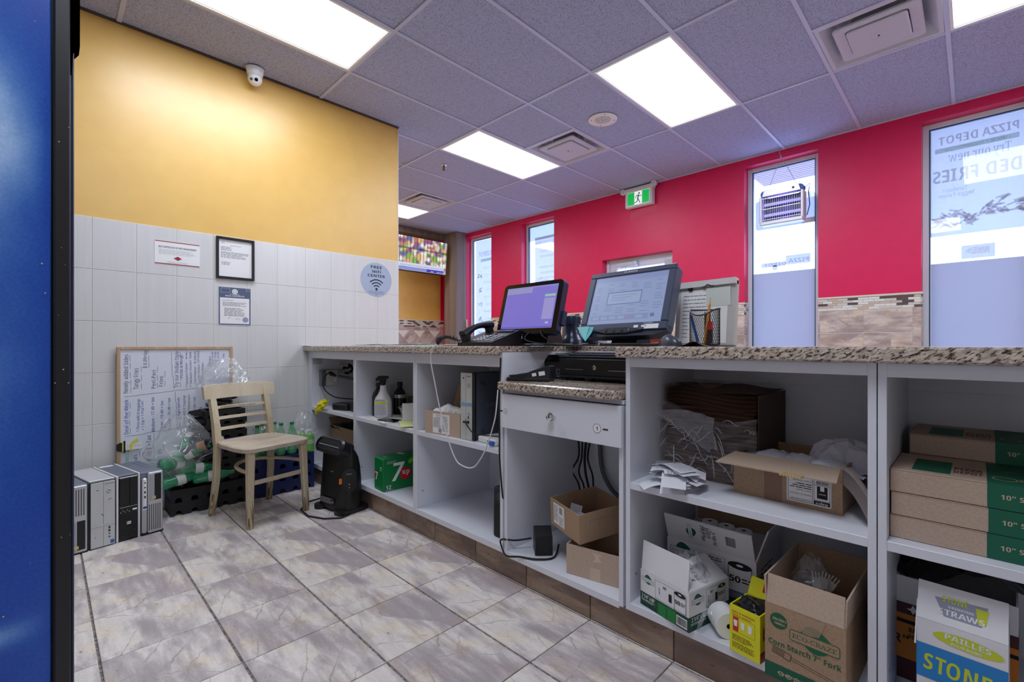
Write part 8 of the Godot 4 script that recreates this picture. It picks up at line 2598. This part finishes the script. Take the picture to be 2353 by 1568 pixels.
	var lf := mat(c8(22, 98, 62), 0.6)
	leaf_logo(lf, t, ft * tf(0.024, 0.132, 0), 0.112, "ECO-CRAZE")
	var fk := words(mb(), "Corn Starch 7\" Fork", 0.0145, ft * tf(0.0, 0.098, 0), 0.165)
	put("lettering", fk, lf, t)
	var fo := mb()
	var fx := ft * Transform3D(rz(-9), Vector3(0.0, 0.066, 0))
	for k in 4:
		frame_lines(fo, -0.075, -0.045, 0.008 - k * 0.0055, 0.011 - k * 0.0055, 0.0008, fx)
	rect(rect(rect(fo, -0.045, -0.030, 0.008, 0.0092, fx), -0.045, -0.030, -0.0095, -0.008, fx), -0.030, -0.0288, -0.008, 0.0092, fx)
	frame_lines(fo, -0.029, 0.08, -0.003, 0.004, 0.0009, fx)
	put("fork_print", fo, M.ink, t)
	var ic := mb()
	for k in 4:
		ring_arc(ic, -0.052 + k * 0.018, 0.019, 0.0045, 0.0062, 0, TAU, ft * tf(0, 0, 0.0004), 14)
	put("icon_print", ic, mat(c8(206, 178, 150), 0.7), t)
	put("leaf_print", disc(mb(), 0.10, 0.14, 0.02, right_of(w), 16, 0.03), lf, t)
	put("tape", mb().prism([Vector2(-0.02, h - 0.002), Vector2(0.05, h - 0.004), Vector2(0.035, h - 0.045), Vector2(0.0, h - 0.05)], 0.0002, 0.0006, ft), clear(c8(206, 176, 140), 0.4, 0.15), t)
	put("filling", mb().span(-w / 2 + 0.006, w / 2 - 0.006, 0.004, 0.12, -d / 2 + 0.006, d / 2 - 0.006), M.card, t)
	t = put("plastic_bag", bag_shell(Vector3(0.10, 0.155, 0.11), 35, 0.26, 0.3, 34, 22), clear(c8(236, 240, 246), 0.16, 0.08), null, tf(-0.335, y + 0.128, -1.575))
	tag(t, "clear plastic bag of white forks standing in the brown carton", "bag")
	folds(t, Vector3(0.10, 0.155, 0.11), 35, 12)
	for k in 3:
		var fkk := put("plastic_fork", mb().tube(smooth([Vector3(0, 0, 0), Vector3(0, 0.04, 0.006), Vector3(0, 0.08, 0.0)], 3), 0.004, 6).box(Vector3(0, 0.095, 0.002), Vector3(0.022, 0.03, 0.003), 0.001).box(Vector3(-0.008, 0.118, 0.004), Vector3(0.003, 0.018, 0.002)).box(Vector3(0.0, 0.118, 0.004), Vector3(0.003, 0.018, 0.002)).box(Vector3(0.008, 0.118, 0.004), Vector3(0.003, 0.018, 0.002)), M.white, null, Transform3D(rz(-28 + k * 16) * rx(-10 + k * 8), Vector3(-0.335 + k * 0.012, y + 0.128, -1.565)))
		tag(fkk, "white plastic fork in the clear bag in the brown carton, %s" % ["left one", "middle one", "right one"][k], "fork", "plastic forks in the brown carton")
	t = put("napkin_pack", mb().box(Vector3(0, 0.012, 0), Vector3(0.085, 0.024, 0.10), 0.004), mat(c8(30, 62, 54), 0.5), null, Transform3D(ry(8), Vector3(-0.268, y + 0.125, -1.60)))
	tag(t, "dark green printed pack lying in the brown carton's right side", "pack")


func shelf_pizza() -> void:
	var y := 0.5705
	var green := mat(c8(8, 96, 70), 0.6)
	var maroon := mat(c8(110, 44, 44), 0.7)
	var mk := func(label: String) -> Node3D:
		var t := thing("pizza_box", Vector3.ZERO, 0, label, "pizza box", "small pizza boxes on the shelf")
		var w := 0.276
		var d := 0.244
		put("tray", mb().box(Vector3(0, 0.0265, 0), Vector3(w, 0.053, d), 0.002), M.card_pale, t)
		put("lid", mb().box(Vector3(0, 0.0540, 0), Vector3(w, 0.002, d), 0.0008), M.card_pale, t)
		put("green_end", mb().span(0.031, w / 2 + 0.0004, 0.0005, 0.0552, d / 2 + 0.0001, d / 2 + 0.0006).span(0.031, w / 2 + 0.0002, 0.0551, 0.0555, -d / 2, d / 2), green, t)
		put("lettering", words(mb(), "10\" SMALL", 0.0105, tf(0.090, 0.028, d / 2 + 0.001), 0.076), mat(c8(196, 178, 152), 0.7), t)
		put("lid_print", rect(mb(), -0.10, -0.03, -0.09, 0.06, Transform3D(rx(-90), Vector3(0, 0.0556, 0))), green, t)
		put("lid_lettering", words(words(mb(), "PIZZA", 0.030, Transform3D(rx(-90), Vector3(0.0, 0.0557, 0.01)), 0.05), "DEPOT", 0.030, Transform3D(rx(-90), Vector3(0.0, 0.0557, 0.05)), 0.05), maroon, t)
		put("lid_picture", ring_arc(ring_arc(ring_arc(mb(), 0.06, -0.06, 0.018, 0.022, 0, TAU, Transform3D(rx(-90), Vector3(0, 0.0558, 0))), 0.10, -0.06, 0.014, 0.018, 0, TAU, Transform3D(rx(-90), Vector3(0, 0.0558, 0))), 0.09, 0.0, 0.03, 0.034, 0.3, 2.6, Transform3D(rx(-90), Vector3(0, 0.0558, 0))), mat(c8(170, 150, 120), 0.7), t)
		return t
	var proto: Node3D = mk.call("")
	var nm := ["bottom pizza box of the front stack of three", "middle pizza box of the front stack of three", "top pizza box of the front stack of three", "lowest pizza box of the rear stack", "second pizza box up in the rear stack", "third pizza box up in the rear stack", "top pizza box of the rear stack, against the back panel"]
	for k in 7:
		var o: Node3D = proto if k == 0 else copy(proto, Vector3.ZERO, 0, "", "small pizza boxes on the shelf")
		var i := k if k < 3 else k - 3
		o.position = Vector3(-0.010 + [0.0, 0.0015, 0.001, 0.018, 0.016, 0.019, 0.020][k], y + i * 0.0564, -1.606 if k < 3 else -1.854)
		o.rotation.y = deg_to_rad([0.0, 0.4, -0.3, 0.5, -0.2, 0.3, -0.6][k])
		o.set_meta("label", nm[k] + (", green-ended" if k < 3 else ""))
	# straw carton, box of bin bags behind it, black bag over the top
	y = 0.1455
	var t := thing("straw_box", Vector3(-0.018, y, -1.535), deg_to_rad(-3), "white and blue drinking straw carton with its lid leaning back", "box")
	var w := 0.150
	var d := 0.14
	var h := 0.252
	carton(t, w, d, h, M.card_white)
	var ft := front_of(d, 0, 0.0008)
	var bl := mat(c8(36, 134, 206), 0.5)
	put("blue_band", rect(rect(mb(), -w / 2, w / 2, 0.115, 0.195, ft), -w / 2, w / 2, 0.0, 0.05, ft).prism([Vector2(-d / 2, 0.0), Vector2(d / 2, 0.0), Vector2(d / 2, 0.195), Vector2(-d / 2, 0.19)], 0.0004, 0.0008, Transform3D(ry(-90), Vector3(-w / 2, 0, 0))), bl, t)
	var yl := mat(c8(206, 216, 50), 0.5)
	put("lettering", words(mb(), "STONE", 0.038, ft * Transform3D(rz(-4), Vector3(-0.006, 0.152, 0.0004)), 0.112), yl, t)
	put("yellow_oval", disc(mb(), 0.0, 0.222, 0.058, ft * Transform3D(rz(-3), Vector3.ZERO), 30, 0.015), yl, t)
	put("lettering", words(words(mb(), "PAILLES", 0.0125, ft * Transform3D(rz(-3), Vector3(0.012, 0.227, 0.0004)), 0.075), "POUR BOIRE", 0.006, ft * Transform3D(rz(-3), Vector3(0.010, 0.213, 0.0004)), 0.05), mat(c8(232, 238, 244), 0.5), t)
	put("straw_print", rect(mb(), -0.02, -0.012, 0.05, 0.112, ft * Transform3D(rz(28), Vector3(0.03, 0.02, 0.0004))), M.paper, t)
	var lid := put("lid", mb().span(-w / 2, w / 2, 0.0, 0.085, -0.002, 0.002), M.card_white, t, Transform3D(rx(-24), Vector3(0, h, d / 2 - 0.002)))
	put("grey_patch", mb().prism([Vector2(-0.045, 0.056), Vector2(0.044, 0.062), Vector2(0.034, 0.018), Vector2(-0.028, 0.018)], 0.0022, 0.0026), mat(c8(150, 156, 176), 0.6), lid)
	put("lettering", words(mb(), "STONE", 0.013, tf(-0.010, 0.056, 0.0032), 0.044), yl, lid)
	put("lettering", words(words(mb(), "DRINKING", 0.005, tf(0.0, 0.041, 0.0032), 0.042), "STRAWS", 0.012, tf(0.0, 0.028, 0.0032), 0.078), M.paper, lid)
	put("cup_print", mb().prism([Vector2(0.024, 0.055), Vector2(0.045, 0.055), Vector2(0.041, 0.024), Vector2(0.028, 0.024)], 0.0027, 0.0030), yl, lid)
	put("lid_corner", mb().span(-w / 2 - 0.003, -w / 2 - 0.0005, -0.06, 0.04, -0.08, -0.01), M.card_white, lid)
	t = thing("cardboard_box", Vector3(-0.032, y, -1.765), deg_to_rad(-2), "white, maroon and orange carton behind the straw carton", "box")
	w = 0.225
	d = 0.26
	h = 0.275
	carton(t, w, d, h, M.card_white)
	ft = front_of(d, 0, 0.0008)
	var mr := mat(c8(70, 18, 30), 0.55)
	put("maroon_band", rect(rect(mb(), -w / 2, w / 2, 0.175, 0.205, ft), -w / 2, w / 2, 0.0, 0.055, ft).prism([Vector2(-d / 2, 0.175), Vector2(d / 2, 0.175), Vector2(d / 2, 0.205), Vector2(-d / 2, 0.205)], 0.0004, 0.0008, Transform3D(ry(90), Vector3(w / 2, 0, 0))), mr, t)
	put("orange_panel", rect(mb(), -w / 2, w / 2, 0.055, 0.175, ft), mat(c8(206, 124, 30), 0.55), t)
	put("black_stripe", rect(mb(), -w / 2, w / 2, 0.150, 0.160, ft * tf(0, 0, 0.0003)), M.ink, t)
	put("lettering", words(words(words(mb(), "R\"", 0.024, ft * tf(-0.104, 0.105, 0.0005)), "BAGS", 0.012, ft * tf(-0.072, 0.135, 0.0005), 0.03), "20", 0.010, ft * tf(-0.082, 0.118, 0.0005)), M.ink, t)
	put("white_star", mb().prism([Vector2(-0.092, 0.190), Vector2(-0.083, 0.193), Vector2(-0.078, 0.204), Vector2(-0.073, 0.193), Vector2(-0.062, 0.190), Vector2(-0.073, 0.187), Vector2(-0.078, 0.178), Vector2(-0.083, 0.187)], 0.0003, 0.0006, ft), M.paper, t)
	t = put("bin_bag", crumpled(0.27, 0.26, 0.13, 44, 0.55, 24), mat(c8(12, 12, 14), 0.22), null, tf(-0.030, y + 0.282, -1.78))
	tag(t, "crumpled black bin bag on top of the maroon and orange carton", "bag")
